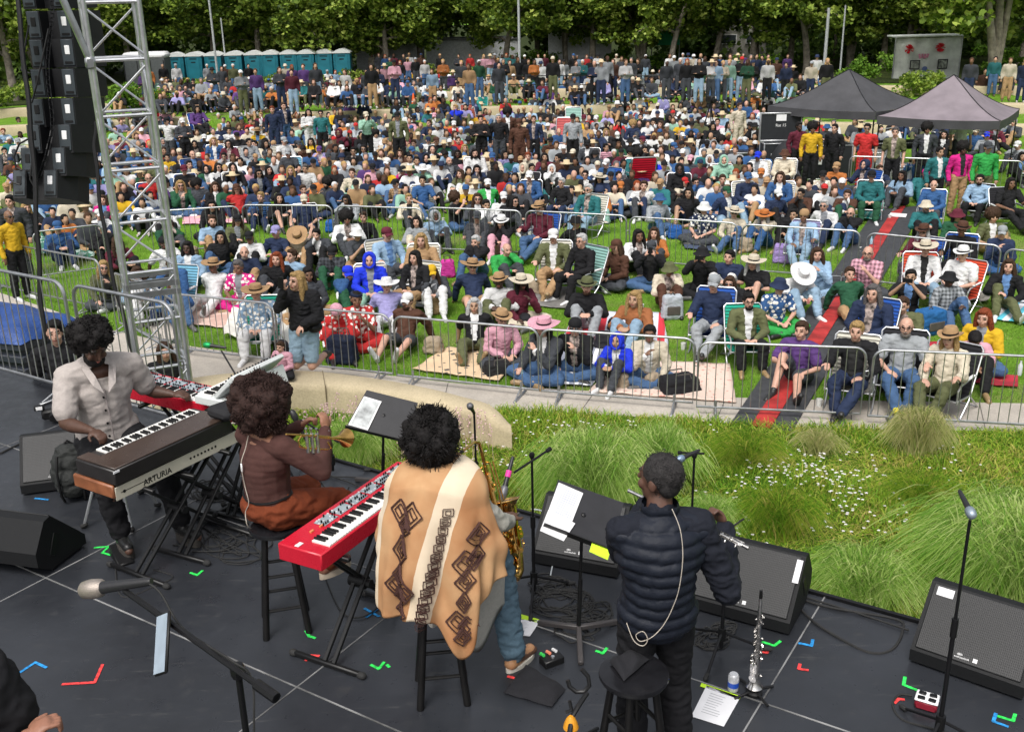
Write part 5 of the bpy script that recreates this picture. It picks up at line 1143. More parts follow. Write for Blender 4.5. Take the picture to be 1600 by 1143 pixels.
# --- labels that single each one out
def assign_labels():
    P = [p for p in PEOPLE if p[3][0] == 'P']; lab = {}
    def base(p, lv):
        _, hat, top, pose, fx, hn, bot = p[3]
        s = 'person with %s in %s top, %s' % (hat, top, pose)
        if lv > 0 and fx: s = 'person with %s and %s in %s top, %s' % (hat, fx, top, pose)
        if lv > 1: s = s.replace(' top,', ' top and %s,' % bot)
        return s
    def words(s): return len(s.replace(',', ' ').split())
    for lv in (0, 1, 2):
        cnt = {}
        for i, p in enumerate(P):
            if i in lab: continue
            b = base(p, lv); cnt.setdefault(b, []).append(i)
        for b, ids in cnt.items():
            if len(ids) == 1 and words(b) <= 16 and b not in lab.values(): lab[ids[0]] = b
    # truth: a level-0 label must not also fit others
    def fits(i, j): return P[i][3][1] == P[j][3][1] and P[i][3][2] == P[j][3][2]
    for i, p in enumerate(P):
        if i in lab and not any(j != i and fits(i, j) for j in range(len(P))): continue
        _, hat, top, pose, fx, hn, bot = p[3]; best = []
        for j, q in enumerate(P):
            if j == i: continue
            d = math.hypot(p[1]-q[1], (p[2]-q[2])*1.6); best.append((d, j))
        best.sort(); used_ = set(v for k, v in lab.items() if k != i)
        def opts():
            for d, j in best[:40]:
                q = P[j]; dx = q[1]-p[1]; dy = q[2]-p[2]
                rel = 'just left of' if dx > abs(dy)*1.1 else 'just right of' if dx < -abs(dy)*1.1 else ('just behind' if dy > 0 else 'just in front of')
                for who in (q[3][2]+' top', q[3][1]):
                    for s in ('person with %s in %s, %s the %s' % (hat, top, rel, who), 'person in %s with %s, %s, %s the %s' % (top, hat, pose.split(' in')[0], rel, who)):
                        if words(s) <= 16: yield s
        for s in opts():
            if s not in used_: lab[i] = s; break
    for i, p in enumerate(P): tag(p[0], lab[i], 'person', 'audience sitting and standing on the lawn')
    seen = {}
    for o, px, py, k in PEOPLE:
        if k[0] == 'P': continue
        own = min((p for p in P), key=lambda p: abs(p[1]-px)+abs(p[2]-py)); h, t = own[3][1], own[3][2]
        if k == 'phone': tag(o, 'dark phone held up by the person with %s in %s' % (h, t), 'phone', 'phones held up in the audience')
        else: tag(o, '%s low chair under the person with %s in %s' % (CHN(k[-1]) if k[-1] != 't' else 'teal', h, t), 'folding chair', 'low folding chairs on the lawn')
assign_labels()
# --- the rest of the crowd, too far back to tell apart: one object
CM = omat('crowd_surface', .85, .1, 6, bump=0, attr='Col')
def crowd():
    r = np.random.RandomState(5); L = []
    tops = 'kkkkkknnddddyyywwwwwcclbbgoutRpBTOYvzm'; bots = 'kknddTjjJo'
    def free(x, y, rad): return all(abs(x-a) > rad*.8 or abs(y-b) > rad for a, b in HEADS)
    for y0, y1, dy, dx, x0, x1, pz, pr in [(88, 103, 5, 9.5, 600, 1210, 'S', .85), (104, 113, 8, 17, 400, 1210, 'S', .38), (106, 122, 8, 26, 215, 400, 'S', .35), (112, 126, 4.5, 11, 420, 1225, 'K', .85), (104, 112, 4, 12, 225, 620, 'A', .35), (95, 108, 6, 13, 1200, 1300, 'A', .6), (96, 132, 9, 20, 1500, 1600, 'A', .5), (126, 134, 4, 10.5, 225, 1235, 'C', .9), (138, 162, 4.5, 10.5, 215, 1225, 'K', .97), (86, 94, 5, 13, 400, 640, 'A', .4), (88, 96, 5, 12, 1150, 1300, 'A', .5),
                                       (160, 262, 6.5, 12.5, 205, 1200, 'K', .97), (112, 160, 7, 15, 1215, 1300, 'K', .75), (190, 205, 8, 15, 1215, 1590, 'K', .8), (196, 300, 12, 22, 0, 60, 'K', .8), (150, 330, 13, 22, 165, 245, 'K', .75), (296, 345, 12, 20, 60, 170, 'K', .8), (165, 296, 9, 17, 60, 225, 'K', .85), (255, 300, 10, 18, 240, 1330, 'K', .65), (135, 150, 9, 18, 1560, 1600, 'K', .5)]:
        y = y0
        while y < y1:
            x = x0+r.uniform(0, dx)
            while x < x1:
                xx, yy = x+r.normal()*dx*.15, y+r.normal()*dy*.22
                ok = r.rand() < pr*(min(1.1, max(.12, .75+1.6*noise.noise(Vector((xx*.018, yy*.05, 4))))) if pz in 'SA' else min(1.05, .93+.5*noise.noise(Vector((xx*.02, yy*.04, 1))))) and free(xx, yy, 7 if yy < 165 else 8.5 if yy < 200 else 11.5)
                if 1130 < xx < 1600 and 225 < yy < 280 and xx > 1200: ok = False
                if ok: L.append((xx, yy, pz)); HEADS.append((xx, yy))
                x += dx
            y += dy
    V = []; Cc = []; F = []; off = 0; ls = 0; LS = []; LT = []
    cache = {}
    def arr(me):
        k = me.name
        if k not in cache:
            n = len(me.vertices); v = np.empty(n*3); me.vertices.foreach_get('co', v); nl = len(me.loops); vi = np.empty(nl, np.int32); me.loops.foreach_get('vertex_index', vi)
            lt = np.empty(len(me.polygons), np.int32); me.polygons.foreach_get('loop_total', lt); cache[k] = (v.reshape(-1, 3), vi, lt)
        return cache[k]
    def put(me, M, col, sub=None):
        nonlocal off
        v, vi, lt = arr(me); n = len(v); w = v@np.array(M.to_3x3()).T+np.array(M.translation); V.append(w); F.append(vi+off); LT.append(lt); Cc.append(np.tile(np.array(col+(1,)), (n, 1))); off += n
    lowhair = {}
    for k, fn in (('s', lambda g: g.ell((0, .03, .04), (.092, .1, .095), n=8, m=6)), ('l', lambda g: (g.ell((0, .03, .04), (.092, .1, .095), n=8, m=6), g.ell((0, .05, -.1), (.11, .07, .15), n=8, m=5))), ('S', lambda g: g.lathe([(.2, .05), (.09, .065), (.08, .15), (.001, .155)], n=10)), ('C', lambda g: (g.ell((0, .012, .06), (.092, .1, .08), n=8, m=6), g.box((0, -.11, .05), (.14, .1, .012)))), ('U', lambda g: g.lathe([(.15, .01), (.095, .06), (.08, .13), (.001, .135)], n=10))):
        g = G(); fn(g); lowhair[k] = g.mesh('low_'+k)
    for px, py, pz in L:
        pose = pz if r.rand() > .25 or pz == 'A' else {'K': 'X', 'S': 'A', 'C': 'K'}[pz]
        if pz == 'S': pose = 'SAA'[r.randint(3)]
        s = r.uniform(1.0, 1.12); hp = att(px, py, HEADZ[pose]*s); a = r.uniform(-.4, .4)-math.atan2(hp.x, hp.y-6)*.8
        b = hp-Vector((0, 0, HEADZ[pose]*s)); M = Matrix.Translation(b) @ Matrix.Rotation(a, 4, 'Z') @ Matrix.Diagonal((s, s, s, 1))
        j = r.uniform(.75, 1.15)*(.6 if pz in 'SA' else 1); tc = tuple(v*j for v in PAL[tops[r.randint(len(tops))]][0]); bc = PAL[bots[r.randint(len(bots))]][0]; me = LOW[pose]; sk_ = SKC['1111222234'[r.randint(10)]]  # standing rows get darker tops, canopy shade put into their colour
        put(me[0], M, sk_); put(me[1], M, tc); put(me[2], M, bc); put(me[3], M, [(.6,)*3, (.03,)*3][r.randint(2)])
        MH = M @ HM[pose]; q = r.rand()
        if q < .33: put(lowhair['s'], MH, HRC['kkBBywd'[r.randint(7)]])
        elif q < .6: put(lowhair['l'], MH, HRC['kkBBBry'[r.randint(7)]])
        elif q < .82: put(lowhair['C'], MH, PAL['kknwwybRcT'[r.randint(10)]][0])
        elif q < .9: put(lowhair['S'], MH, (.6, .48, .3))
        elif q < .95: put(lowhair['U'], MH, PAL['wkcn'[r.randint(4)]][0])
    V = np.concatenate(V); F = np.concatenate(F); LT = np.concatenate(LT); Cc = np.concatenate(Cc)
    me = bpy.data.meshes.new('crowd'); me.vertices.add(len(V)); me.vertices.foreach_set('co', V.reshape(-1)); me.loops.add(len(F)); me.loops.foreach_set('vertex_index', F)
    me.polygons.add(len(LT)); me.polygons.foreach_set('loop_start', np.concatenate([[0], np.cumsum(LT)[:-1]]).astype(np.int32)); me.polygons.foreach_set('loop_total', LT); me.update(calc_edges=True)
    at_ = me.color_attributes.new('Col', 'FLOAT_COLOR', 'POINT'); at_.data.foreach_set('color', Cc.reshape(-1).astype(np.float32)); me.polygons.foreach_set('use_smooth', [True]*len(me.polygons)); me.materials.append(CM)
    tag(mobj('crowd', me), 'distant crowd packed on the terraces and at the back of the lawn', 'crowd', kind='stuff')
    print('crowd', len(L))
crowd()
print('people', len(rows))
# coloured notable people at the very back are included as individuals
# ================================================================== STAGE: GEAR
def hof(x, y, py):
    lo, hi = -1.0, 4.0
    for i in range(40):
        m = (lo+hi)/2; v = Vector((x, y, SZ+m))-CC; yy = 571.5-FP*v.dot(CU)/v.dot(FW)
        if yy > py: lo = m
        else: hi = m
    return lo
BLKS = mat('black_satin', (.006, .006, .0065), .45, bump=.05); BWOOD = mat('black_painted_wood', (.007, .0065, .0065), .35, var=.3, sc=5, bump=.2); RUBB = mat('rubber', (.02, .02, .02), .8)
PAPER = mat('paper', (.72, .72, .74), .8, var=.03, bump=0); NEON = mat('neon_sticker', (.55, .85, .03), .6, var=.03)
# --- bar stools
def stool_proto():
    r = empty('bar_stool'); H = .78
    g = G(); g.lathe([(.12, H-.045), (.168, H-.04), (.178, H-.02), (.175, H-.005), (.15, H), (.001, H-.008)], n=36); g.obj('seat', mat('gloss_black_seat', (.012, .012, .014), .16, var=.2, bump=.03), r)
    T = []
    for k in range(4):
        a = math.pi/4+k*math.pi/2; t = V3(.105*math.cos(a), .105*math.sin(a), H-.04); b = V3(.2*math.cos(a), .2*math.sin(a), 0)
        g = G(); g.cyl(b, t, .0235, .019, 10); g.obj('leg', BWOOD, r); T.append((b, t))
    for z, lv in ((.2, 0), (.26, 1), (.44, 0), (.5, 1)):
        for k in range(4):
            if (k % 2) != lv: continue
            b, t = T[k]; b2, t2 = T[(k+1) % 4]; p = b.lerp(t, z/(H-.04)); q = b2.lerp(t2, z/(H-.04)); g = G(); g.cyl(p, q, .0115, n=8); g.obj('rung', BWOOD, r)
    return r
S1 = stool_proto(); s2 = dup(S1); s3 = dup(S1)
for o, (x, y), rz, l in ((S1, (-1.575, 5.98), .25, 'black wooden bar stool under the trumpet player'), (s2, (-.47, 5.22), .12, 'black wooden bar stool under the saxophone player in a poncho'), (s3, (.58, 4.33), .5, 'black round bar stool with a folded cloth on its glossy seat')):
    o.location = (x, y, SZ); o.rotation_euler = (0, 0, rz); tag(o, l, 'bar stool', 'black bar stools on the stage')
# --- wedges
GRILLE = None
def nt_grille():
    t = NT('speaker_grille'); co = t.co('Object', (1, 1, 1)); v = t.n('TexVoronoi'); v.inputs['Scale'].default_value = 95; v.inputs['Randomness'].default_value = .12; t.l(co, v.inputs['Vector'])
    c = t.ramp(v.outputs['Distance'], [(.3, (.002,)*3), (.55, (.013, .0135, .015))]); t.l(c, t.b.inputs['Base Color']); t.b.inputs['Roughness'].default_value = .55; t.bump(v.outputs['Distance'], .5, .003); return t.m
GRILLE = nt_grille(); WPAINT = mat('wedge_paint', (.0065, .007, .008), .65, spec=.3, var=.1, sc=60, bump=.5, bd=.002)
def wedge(x, y, face, label, W_=.66, logo=True, tape=None):
    """face = direction (angle) the grille looks"""
    r = empty('stage_monitor', (x, y, SZ), face+math.pi/2, label, 'stage monitor', 'black wedge monitors on the stage')
    P = [(-.27, .02), (.14, .02), (.27, .11), (.27, .22), (.13, .42), (.06, .43), (-.27, .1)]   # y,z ; grille along (.06,.43)->(-.27,.1)
    g = G(); g.prism(P, (-W_/2, 0, 0), (0, 1, 0), (0, 0, 1), (1, 0, 0), W_); g.obj('enclosure', WPAINT, r, smooth=False)
    a = V3(0, .055, .428); b = V3(0, -.262, .108); d = (b-a).normalized(); n = V3(0, d.z, -d.y); n = -n if n.z < 0 else n
    m = (a+b)/2+n*.006; gr = G(); gr.box(m, (W_-.05, (b-a).length-.02, .012), axes((1, 0, 0), n), bev=.004); q = gr.obj('grille', GRILLE, r)
    if logo:
        c = b-d*.045+n*.0135+V3(.0, 0, 0); M = axes((1, 0, 0), n); up = -d
        text('d&b', .02, WHITE, q, c+up*.01+V3(-.05, 0, 0), M, 'lettering', .0004); text('audiotechnik', .017, WHITE, q, c-up*.008+V3(-.035, 0, 0), M, 'lettering', .0004)
        s = G()
        for i in (0, 1):
            for j in (0, 1): s.box(c+V3(.035+.013*i, 0, 0)+up*(.013*j-.008), (.0115, .0115, .001), M)
        s.obj('emblem', WHITE, q, smooth=False)
    for s in (-1, 1):
        h = G(); h.box((s*(W_/2), .07, .2), (.012, .06, .17), (.5, 0, 0), bev=.004); h.obj('handle', DARK, r)
    if tape:
        s = G(); u, side = tape; c = a.lerp(b, .12)+n*.014+V3(side*(W_/2-.1), 0, 0)
        if u == 'end': s.box(a.lerp(b, .25)+n*.0125+V3(side*(W_/2-.03), 0, 0), (.04, .16, .003), axes((1, 0, 0), n))
        else: s.box(c, (.1, .055, .003), axes((1, 0, 0), n))
        s.obj('white_tape', PAPER, r, smooth=False)
    return r
A5 = math.radians(-90-38)
wedge(2.88, 5.42, math.radians(-128), 'black wedge monitor at the right end of the stage, white card on corner', .66, True, ('c', -1))
wedge(1.6, 6.12, math.radians(-120), 'black wedge monitor behind the soprano saxophone, white tape on its end', .72, True, ('end', 1))
wedge(.52, 6.82, math.radians(-112), 'black wedge monitor behind the music stand with white sheets', .66)
wedge(-4.05, 8.35, math.radians(-75), 'black wedge monitor by the backpack at the left of the stage', .62, True)
wedge(-3.75, 6.95, math.radians(75), 'black wedge monitor seen from behind at the left edge', .62, False)
# --- mic stands
def micstand(base, htop, label, boom=None, mic=None, legs='tripod', micname='microphone', miclabel='', mcol=(.3, .32, .36), tape=None, wind=(.35, .37, .4)):
    b = Vector((base[0], base[1], SZ)); r = empty('microphone_stand', b, random.uniform(0, 2), label, 'microphone stand', 'black microphone stands on the stage'); r.rotation_euler = (0, 0, 0)
    g = G(); g.cyl((0, 0, .04), (0, 0, htop*.55), .0125, n=10); g.cyl((0, 0, htop*.5), (0, 0, htop), .0085, n=10); g.obj('pole', BLK, r)
    g = G(); g.cyl((0, 0, htop*.5), (0, 0, htop*.58), .018, n=10); g.obj('clutch', DARK, r)
    if legs == 'tripod':
        a0 = random.uniform(0, 2)
        g = G(); g.cyl((0, 0, .1), (0, 0, .19), .026, n=10); g.obj('hub', DARK, r)
        for k in range(3):
            a = a0+k*2.094; g = G(); g.cyl((0, 0, .16), (.3*math.cos(a), .3*math.sin(a), .015), .0095, n=8); q = g.obj('leg', BLK, r)
            f = G(); f.cap((.28*math.cos(a), .28*math.sin(a), .022), .015, (.32*math.cos(a), .32*math.sin(a), .015), .014, 8, 2); f.obj('rubber_foot', RUBB, q)
    else:
        g = G(); g.lathe([(.13, 0), (.13, .012), (.03, .03), (.015, .05)], n=24); g.obj('round_base', BLK, r)
    top = b+V3(0, 0, htop)
    if boom:
        p0, p1 = boom; g = G(); g.cyl(p0-b, p1-b, .008, n=8); g.cyl(p0-b, (p0-b).lerp(p1-b, .12), .014, n=8); g.cap(top-b, .02, top-b+V3(0, 0, .01), .02, 8, 2); g.obj('boom_arm', BLK, r)
    if mic:
        m0, m1 = mic  # tail, head
        d = (m1-m0).normalized(); L = (m1-m0).length; mr = empty(micname, m0, 0, miclabel, 'microphone', 'microphones on the stage')
        g = G(); g.lathe([(.008, -.01), (.0115, 0), (.0165, L*.62), (.018, L*.66)], (0, 0, 0), d, 14); g.obj('body', mat('mic_body', (.02, .02, .022), .4), mr)
        g = G(); g.lathe([(.018, L*.66), (.025, L*.7), (.0275, L*.82), (.024, L*.94), (.012, L*1.0), (.001, L*1.01)], (0, 0, 0), d, 18); g.obj('grille', mat('mic_grille_%d' % int(wind[0]*100), wind, .4, .6, sc=300, bump=.6, bd=.001), mr)
        if tape: g = G(); g.lathe([(.0185, L*.3), (.0185, L*.45)], (0, 0, 0), d, 14); g.obj('tape_band', mat('tape_%d' % int(tape[0]*100), tape, .5), mr)
    return r
def lead(pts, rad=.004, label='black lead', name='cable', m=None, cat='cable', grp=None):
    P = []; n = len(pts)
    for i in range(n-1):
        p = [pts[max(i-1, 0)], pts[i], pts[i+1], pts[min(i+2, n-1)]]
        for s in range(7):
            f = s/7; P.append(.5*((2*p[1])+(p[2]-p[0])*f+(2*p[0]-5*p[1]+4*p[2]-p[3])*f*f+(3*p[1]-p[0]-3*p[2]+p[3])*f**3))
    P.append(pts[-1]); g = G(); g.tube(P, rad, 6); o = g.obj(name, m or RUBB); return tag(o, label, cat, grp)
X, Y = 2.34, 4.67; h = hof(X, Y, 812); micstand((X, Y), h, 'tall straight black microphone stand at the right of the stage', None, (V3(X, Y, SZ+h+.05)+V3(.005, .16, .03), V3(X, Y, SZ+h+.05)+V3(-.0, -.03, -.02)), 'tripod', miclabel='silver and black microphone on the tall straight stand at right', wind=(.3, .36, .42))
X, Y = -.30, 7.30; h = hof(X, Y, 645); micstand((X, Y), h, 'straight black microphone stand just beyond the saxophone neck', None, (V3(X, Y, SZ+h), V3(X-.03, Y-.1, SZ+h+.11)), miclabel='grey microphone above the saxophone player\'s shoulder', wind=(.12, .12, .13))
X, Y = .12, 6.27; h = hof(X, Y, 712); tp_ = V3(X, Y, SZ+h); micstand((X, Y), h, 'boom microphone stand reaching over the saxophone bell', (ptd(861, 700, 6.65), ptd(803, 738, 6.55)), (ptd(801, 715, 6.5), ptd(783, 782, 6.42)), miclabel='grey microphone with a pink band inside the saxophone bell', wind=(.2, .2, .22), tape=(.8, .05, .35))
X, Y = 1.22, 6.3; h = hof(X, Y, 712); tp_ = V3(X, Y, SZ+h); micstand((X, Y), h, 'black microphone stand with a blue grey microphone right of the flute player\'s head', (tp_+V3(-.1, .06, 0), tp_+V3(.06, -.03, .03)), (tp_+V3(.03, .02, .03), tp_+V3(-.13, -.05, -.01)), miclabel='blue grey microphone right of the flute player\'s head', wind=(.22, .3, .42))
X, Y = 1.3, 5.55; h = hof(X, Y, 858); tp_ = V3(X, Y, SZ+h); micstand((X, Y), h, 'short microphone stand with a clip beside the soprano saxophone', (tp_+V3(-.08, -.05, -.02), tp_+V3(.1, .06, .04)))
lead([tp_+V3(.04, 0, .02), tp_+V3(.02, .02, .12), tp_+V3(.07, .03, .17), tp_+V3(.1, .02, .2)], .006, 'thin gooseneck clip with a small foam tip by the flute')
X, Y = -1.62, 8.3; h = hof(X, Y, 655); tp_ = V3(X, Y, SZ+h); micstand((X, Y), h, 'boom microphone stand in front of the trumpet player', (ptd(530, 690, 8.3), ptd(468, 655, 8.3)), (ptd(480, 690, 8.15), ptd(455, 640, 8.1)), miclabel='black microphone pointing at the trumpet player', wind=(.05, .05, .05))
# green mic boom near the synthesizer
X, Y = -2.05, 8.3; h = hof(X, Y, 600); micstand((X, Y), h, 'long boom stand rising beside the synthesizer', (ptd(398, 635, 8.5), ptd(346, 548, 8.8)), (ptd(352, 543, 8.8), ptd(318, 538, 8.85)), miclabel='green clipped microphone above the ledge', wind=(.02, .35, .1))
# boom bottom left with phone
tpz = ptd(372, 1050, 2.55); r0 = micstand((tpz.x, tpz.y), tpz.z-SZ, 'boom microphone stand in the left foreground with a phone clamp', (ptd(432, 1090, 2.45), ptd(195, 922, 2.75)), (ptd(232, 908, 2.72), ptd(126, 922, 2.8)), miclabel='pale headed microphone pointing left in the foreground', wind=(.38, .33, .29))
g = G(); c = ptd(254, 1005, 2.62); M = Matrix((CR, (CU*.9+FW*.3).normalized(), -(FW*.9-CU*.3).normalized())).transposed() @ Matrix.Rotation(.28, 3, 'Z') @ Matrix.Rotation(-.9, 3, 'Y')
M = Matrix.Rotation(-.22, 3, CC-c) @ M
g.box(c, (.075, .155, .009), M, bev=.004); g.cur = 1; g.box(c+M@V3(0, 0, .0055), (.068, .145, .001), M); tag(g.obj('phone', [DARK, mat('bright_screen', (.35, .42, .5), .1, bump=0)]), 'phone with a pale screen clamped to the foreground boom stand', 'phone')
g = G(); g.cap(ptd(268, 992, 2.64), .012, ptd(290, 985, 2.66), .016, 8, 3); g.box(ptd(303, 975, 2.6), (.05, .03, .045), (.2, .3, .5), bev=.006); g.obj('clamp', DARK, r0)
lead([ptd(222, 905, 2.72), ptd(250, 925, 2.7), ptd(285, 980, 2.66), ptd(360, 1030, 2.52), ptd(393, 1060, 2.52), ptd(397, 1143, 2.52), ptd(398, 1300, 2.6)], .003, 'lead running down the foreground boom stand')
g = G(); a = ptd(196, 922, 2.75); b = ptd(218, 937, 2.72); g.cyl(a, b, .011, n=10); g.obj('amber_sleeve', mat('amber', (.45, .2, .03), .3), r0)
# --- keyboards
def keyboard(name, c, ang, L, D, Hh, body, label, keyside=-1, nkeys=42, panel=None, wood=None, keyoff=0.0, keylen=None, keyw=.135):
    """c = centre of top face (world). local x = along, local y toward players' far side; keys at y = keyside*(D/2-...)"""
    r = empty(name, c, ang, label, 'keyboard', 'keyboards on the stage'); g = G(); g.box((0, 0, -Hh/2), (L, D, Hh), bev=.008); g.obj('body', body, r)
    kl = keylen or L*.88; ky = keyside*(D/2-keyw/2-.012); k = G(); w = kl/nkeys; x0 = -kl/2+keyoff
    for i in range(nkeys): k.box((x0+w*(i+.5), ky, .004), (w*.93, keyw, .016), bev=.002)
    k.obj('white_keys', mat('ivory', (.74, .73, .7), .3, var=.03, bump=0), r); q = G()
    for i in range(nkeys-1):
        if (i % 7) in (2, 6): continue
        q.box((x0+w*(i+1), ky-keyside*keyw*.18, .016), (w*.52, keyw*.62, .02), bev=.002)
    q.obj('black_keys', DARK, r); return r, ky
def panel_knobs(r, L, D, x0, x1, y0, y1, seed, m1, z=.003):
    rr = random.Random(seed); g = G()
    n = int((x1-x0)/.16)
    for i in range(max(1, n)): g.box((x0+(x1-x0)*(i+.5)/n, (y0+y1)/2, z), ((x1-x0)/n*.86, (y1-y0)*.8, .004), bev=.001)
    q = g.obj('control_panel', m1, r); k = G(); k2 = G()
    for i in range(int((x1-x0)/.022)):
        for j in range(3):
            x = x0+.012+i*.022; y = y0+(y1-y0)*(j+.6)/3.2
            if rr.random() < .5: k.cyl((x, y, z), (x, y, z+.018), .0055, n=8)
            elif rr.random() < .5: k2.box((x, y, z+.005), (.008, .014, .006))
    k.obj('knobs', DARK, q); k2.obj('buttons', mat('pale_button', (.6, .6, .62), .5), q, smooth=False)
REDK = mat('red_lacquer', (.5, .012, .03), .28, var=.06, sc=3, bump=.03); PANELM = mat('grey_panel2', (.28, .33, .36), .5)
ax4 = math.atan2(1.14, .62)
a4 = st(470, 855, .93); d4 = V3(math.cos(ax4), math.sin(ax4), 0); n4 = V3(-math.sin(ax4), math.cos(ax4), 0)
r4, ky = keyboard('stage_piano', a4+d4*.62-n4*.0, ax4, 1.28, .33, .115, REDK, 'bright red stage piano beside the saxophone player', -1, 44, keyoff=.02, keylen=1.12)
panel_knobs(r4, 1.28, .33, -.36, .6, .02, .13, 3, PANELM)
g = G(); g.box((-.6, .03, .003), (.05, .03, .003)); g.obj('white_tag', PAPER, r4, smooth=False)
g = G(); g.box((-.44, .06, .006), (.03, .014, .01)); g.box((-.36, .05, .006), (.03, .012, .01)); g.obj('pitch_stick', mat('orange_plastic', (.7, .25, .1), .5), r4)
def xstand(name, c, ang, H, span, label, depth=.42, w=.03):
    """X plane spans local x (width), feet bars along local y"""
    r = empty(name, (c.x, c.y, SZ), ang, label, 'keyboard stand', 'black X keyboard stands'); 
    for s in (-1, 1):
        g = G()
        for q in (-.035, .035): a = V3(s*span/2, q+s*.02, .04); b = V3(-s*span/2*.85, q+s*.02, H); d = (b-a); M = axes(d, V3(0, 1, 0)); g.box((a+b)/2, (d.length, .022, w), M, bev=.004)
        g.obj('diagonal_legs', BLKS, r)
        g = G(); g.box((s*span/2, 0, .025), (.035, depth+.1, .035), bev=.008); q = g.obj('foot_bar', BLKS, r)
        for e in (-1, 1): f = G(); f.cap((s*span/2, e*(depth/2+.05), .022), .024, (s*span/2, e*(depth/2+.07), .022), .024, 10, 3); f.obj('rubber_foot', RUBB, q)
        g = G(); g.box((-s*span/2*.85, 0, H), (.035, depth, .03), bev=.006); g.obj('support_arm', BLKS, r)
    g = G(); g.cyl((0, -.06, H*.52), (0, .06, H*.52), .045, n=16); g.cyl((0, -.1, H*.52), (0, -.06, H*.52), .03, n=8); g.obj('locking_disc', DARK, r); return r
xstand('keyboard_stand', a4+d4*.52, ax4, .80, .78, 'black X stand under the red stage piano by the saxophone player')
# K1 dark brown piano and cream one below
p1 = st(185, 733, .98); p2 = st(355, 655, .98); ax1 = math.atan2(p2.y-p1.y, p2.x-p1.x); d1 = V3(math.cos(ax1), math.sin(ax1), 0); n1 = V3(-math.sin(ax1), math.cos(ax1), 0)
BRW = mat('dark_wood_top', (.05, .033, .026), .3, var=.12, sc=3, bump=.04); L1 = (p2-p1).length+.08
c1_ = (p1+p2)/2+n1*.21
r1, _ = keyboard('electric_piano', c1_, ax1, L1, .42, .115, mat('brown_black_case', (.02, .018, .018), .35), 'dark brown topped electric piano in front of the seated piano player', 1, 36, keyoff=.06, keylen=L1*.8, keyw=.12)
g = G(); g.box((0, -.065, .006), (L1*.97, .27, .012), bev=.004); g.obj('lid', BRW, r1); g = G(); g.box((-L1*.44, .13, .004), (L1*.09, .15, .012)); g.obj('cheek', BRW, r1)
g = G(); g.box((-L1/2+.02, -.212, -.01), (.05, .005, .015)); g.obj('corner_tag', PAPER, r1, smooth=False)
CREAM = mat('cream_plastic', (.55, .52, .42), .45, var=.05, bump=.03)
r1b = empty('lower_keyboard', c1_+V3(0, 0, -.185)+d1*.03+n1*.03, ax1, 'cream backed keyboard with wooden cheek under the dark electric piano', 'keyboard', 'keyboards on the stage')
g = G(); g.box((0, 0, 0), (L1*1.05, .42, .1), bev=.01); g.obj('body', mat('dark_case2', (.02, .02, .02), .5), r1b); g = G(); g.box((0, -.213, 0), (L1*1.05, .01, .1), bev=.003); q = g.obj('back_panel', CREAM, r1b)
text('ARTURIA', .062, DARK, q, (-.21, -.2195, -.012), axes((1, 0, 0), (0, -1, 0)), ext=.0006, bold=.0008)
g = G(); g.cyl((-.5, -.2185, 0), (-.5, -.221, 0), .012, n=10); [g.cyl((.1+.035*i, -.2185, .005), (.1+.035*i, -.221, .005), .009, n=10) for i in range(8)]; g.box((-.38, -.219, .0), (.3, .002, .004)); g.obj('sockets', DARK, q)
g = G(); g.box((-L1*.53, 0, .02), (.03, .43, .1), bev=.01); g.obj('wooden_cheek', mat('walnut', (.22, .08, .035), .4, var=.25, sc=8), r1b)
c = c1_+d1*.0; cc = st(230, 872); xstand('keyboard_stand', (st(211, 877)+st(360, 846))/2, ax1, .74, .86, 'black X stand under the dark electric piano', .5)
xstand('keyboard_stand', (st(285, 879)+st(400, 850))/2+n1*.25+d1*.2, ax1+.1, .7, .8, 'second black X stand crossing behind the electric piano stand', .4)
# K2 red
k2a = st(225, 608, .95); k2b = st(345, 637, .95); ax2 = math.atan2(k2b.y-k2a.y, k2b.x-k2a.x); d2 = V3(math.cos(ax2), math.sin(ax2), 0); n2 = V3(-math.sin(ax2), math.cos(ax2), 0)
r2, _ = keyboard('stage_piano', (k2a+k2b)/2+n2*.16-d2*.12, ax2, 1.3, .34, .12, REDK, 'crimson stage piano behind the piano player, beside the synthesizer', -1, 44, keylen=1.2)
panel_knobs(r2, 1.3, .34, -.6, .6, -.01, .15, 5, PANELM)
xstand('keyboard_stand', (k2a+k2b)/2+n2*.16-d2*.1, ax2, .8, .9, 'black X stand under the crimson stage piano')
# moog
cm = st(365, 612, 1.06); axm = math.radians(62)
rm, _ = keyboard('synthesizer', cm+V3(.02, .12, 0), axm, .62, .40, .07, mat('pale_synth', (.6, .63, .62), .35, var=.03), 'pale synthesizer with its control panel tilted up, above the ledge', 1, 22, keylen=.56, keyw=.14)
g = G(); M = Matrix.Rotation(math.radians(-48), 3, 'X'); M = Matrix.Rotation(math.radians(52), 3, 'X'); M = Matrix.Rotation(math.radians(-42), 3, 'X') @ Matrix.Identity(3)
pc_ = V3(0, -.12, .11); g.box(pc_, (.6, .3, .04), M, bev=.008); q = g.obj('tilted_panel', mat('pale_synth', (.6, .63, .62)), rm)
kk = G(); k0 = G(); k0.box(pc_+M@V3(0, 0, .022), (.56, .26, .004), M)
for i in range(16):
    for j in range(6): kk.cyl(pc_+M@V3(-.26+.035*i, -.11+.043*j, .024), pc_+M@V3(-.26+.035*i, -.11+.043*j, .042), .007, n=7)
k0.obj('panel_face', mat('grey_face', (.2, .2, .21), .5), q); kk.obj('knobs', DARK, q)
g = G(); g.box((0, -.235, .03), (.6, .03, .2), (-.25, 0, 0), bev=.01); q = g.obj('back_panel', mat('pale_synth', (.6, .63, .62)), rm)
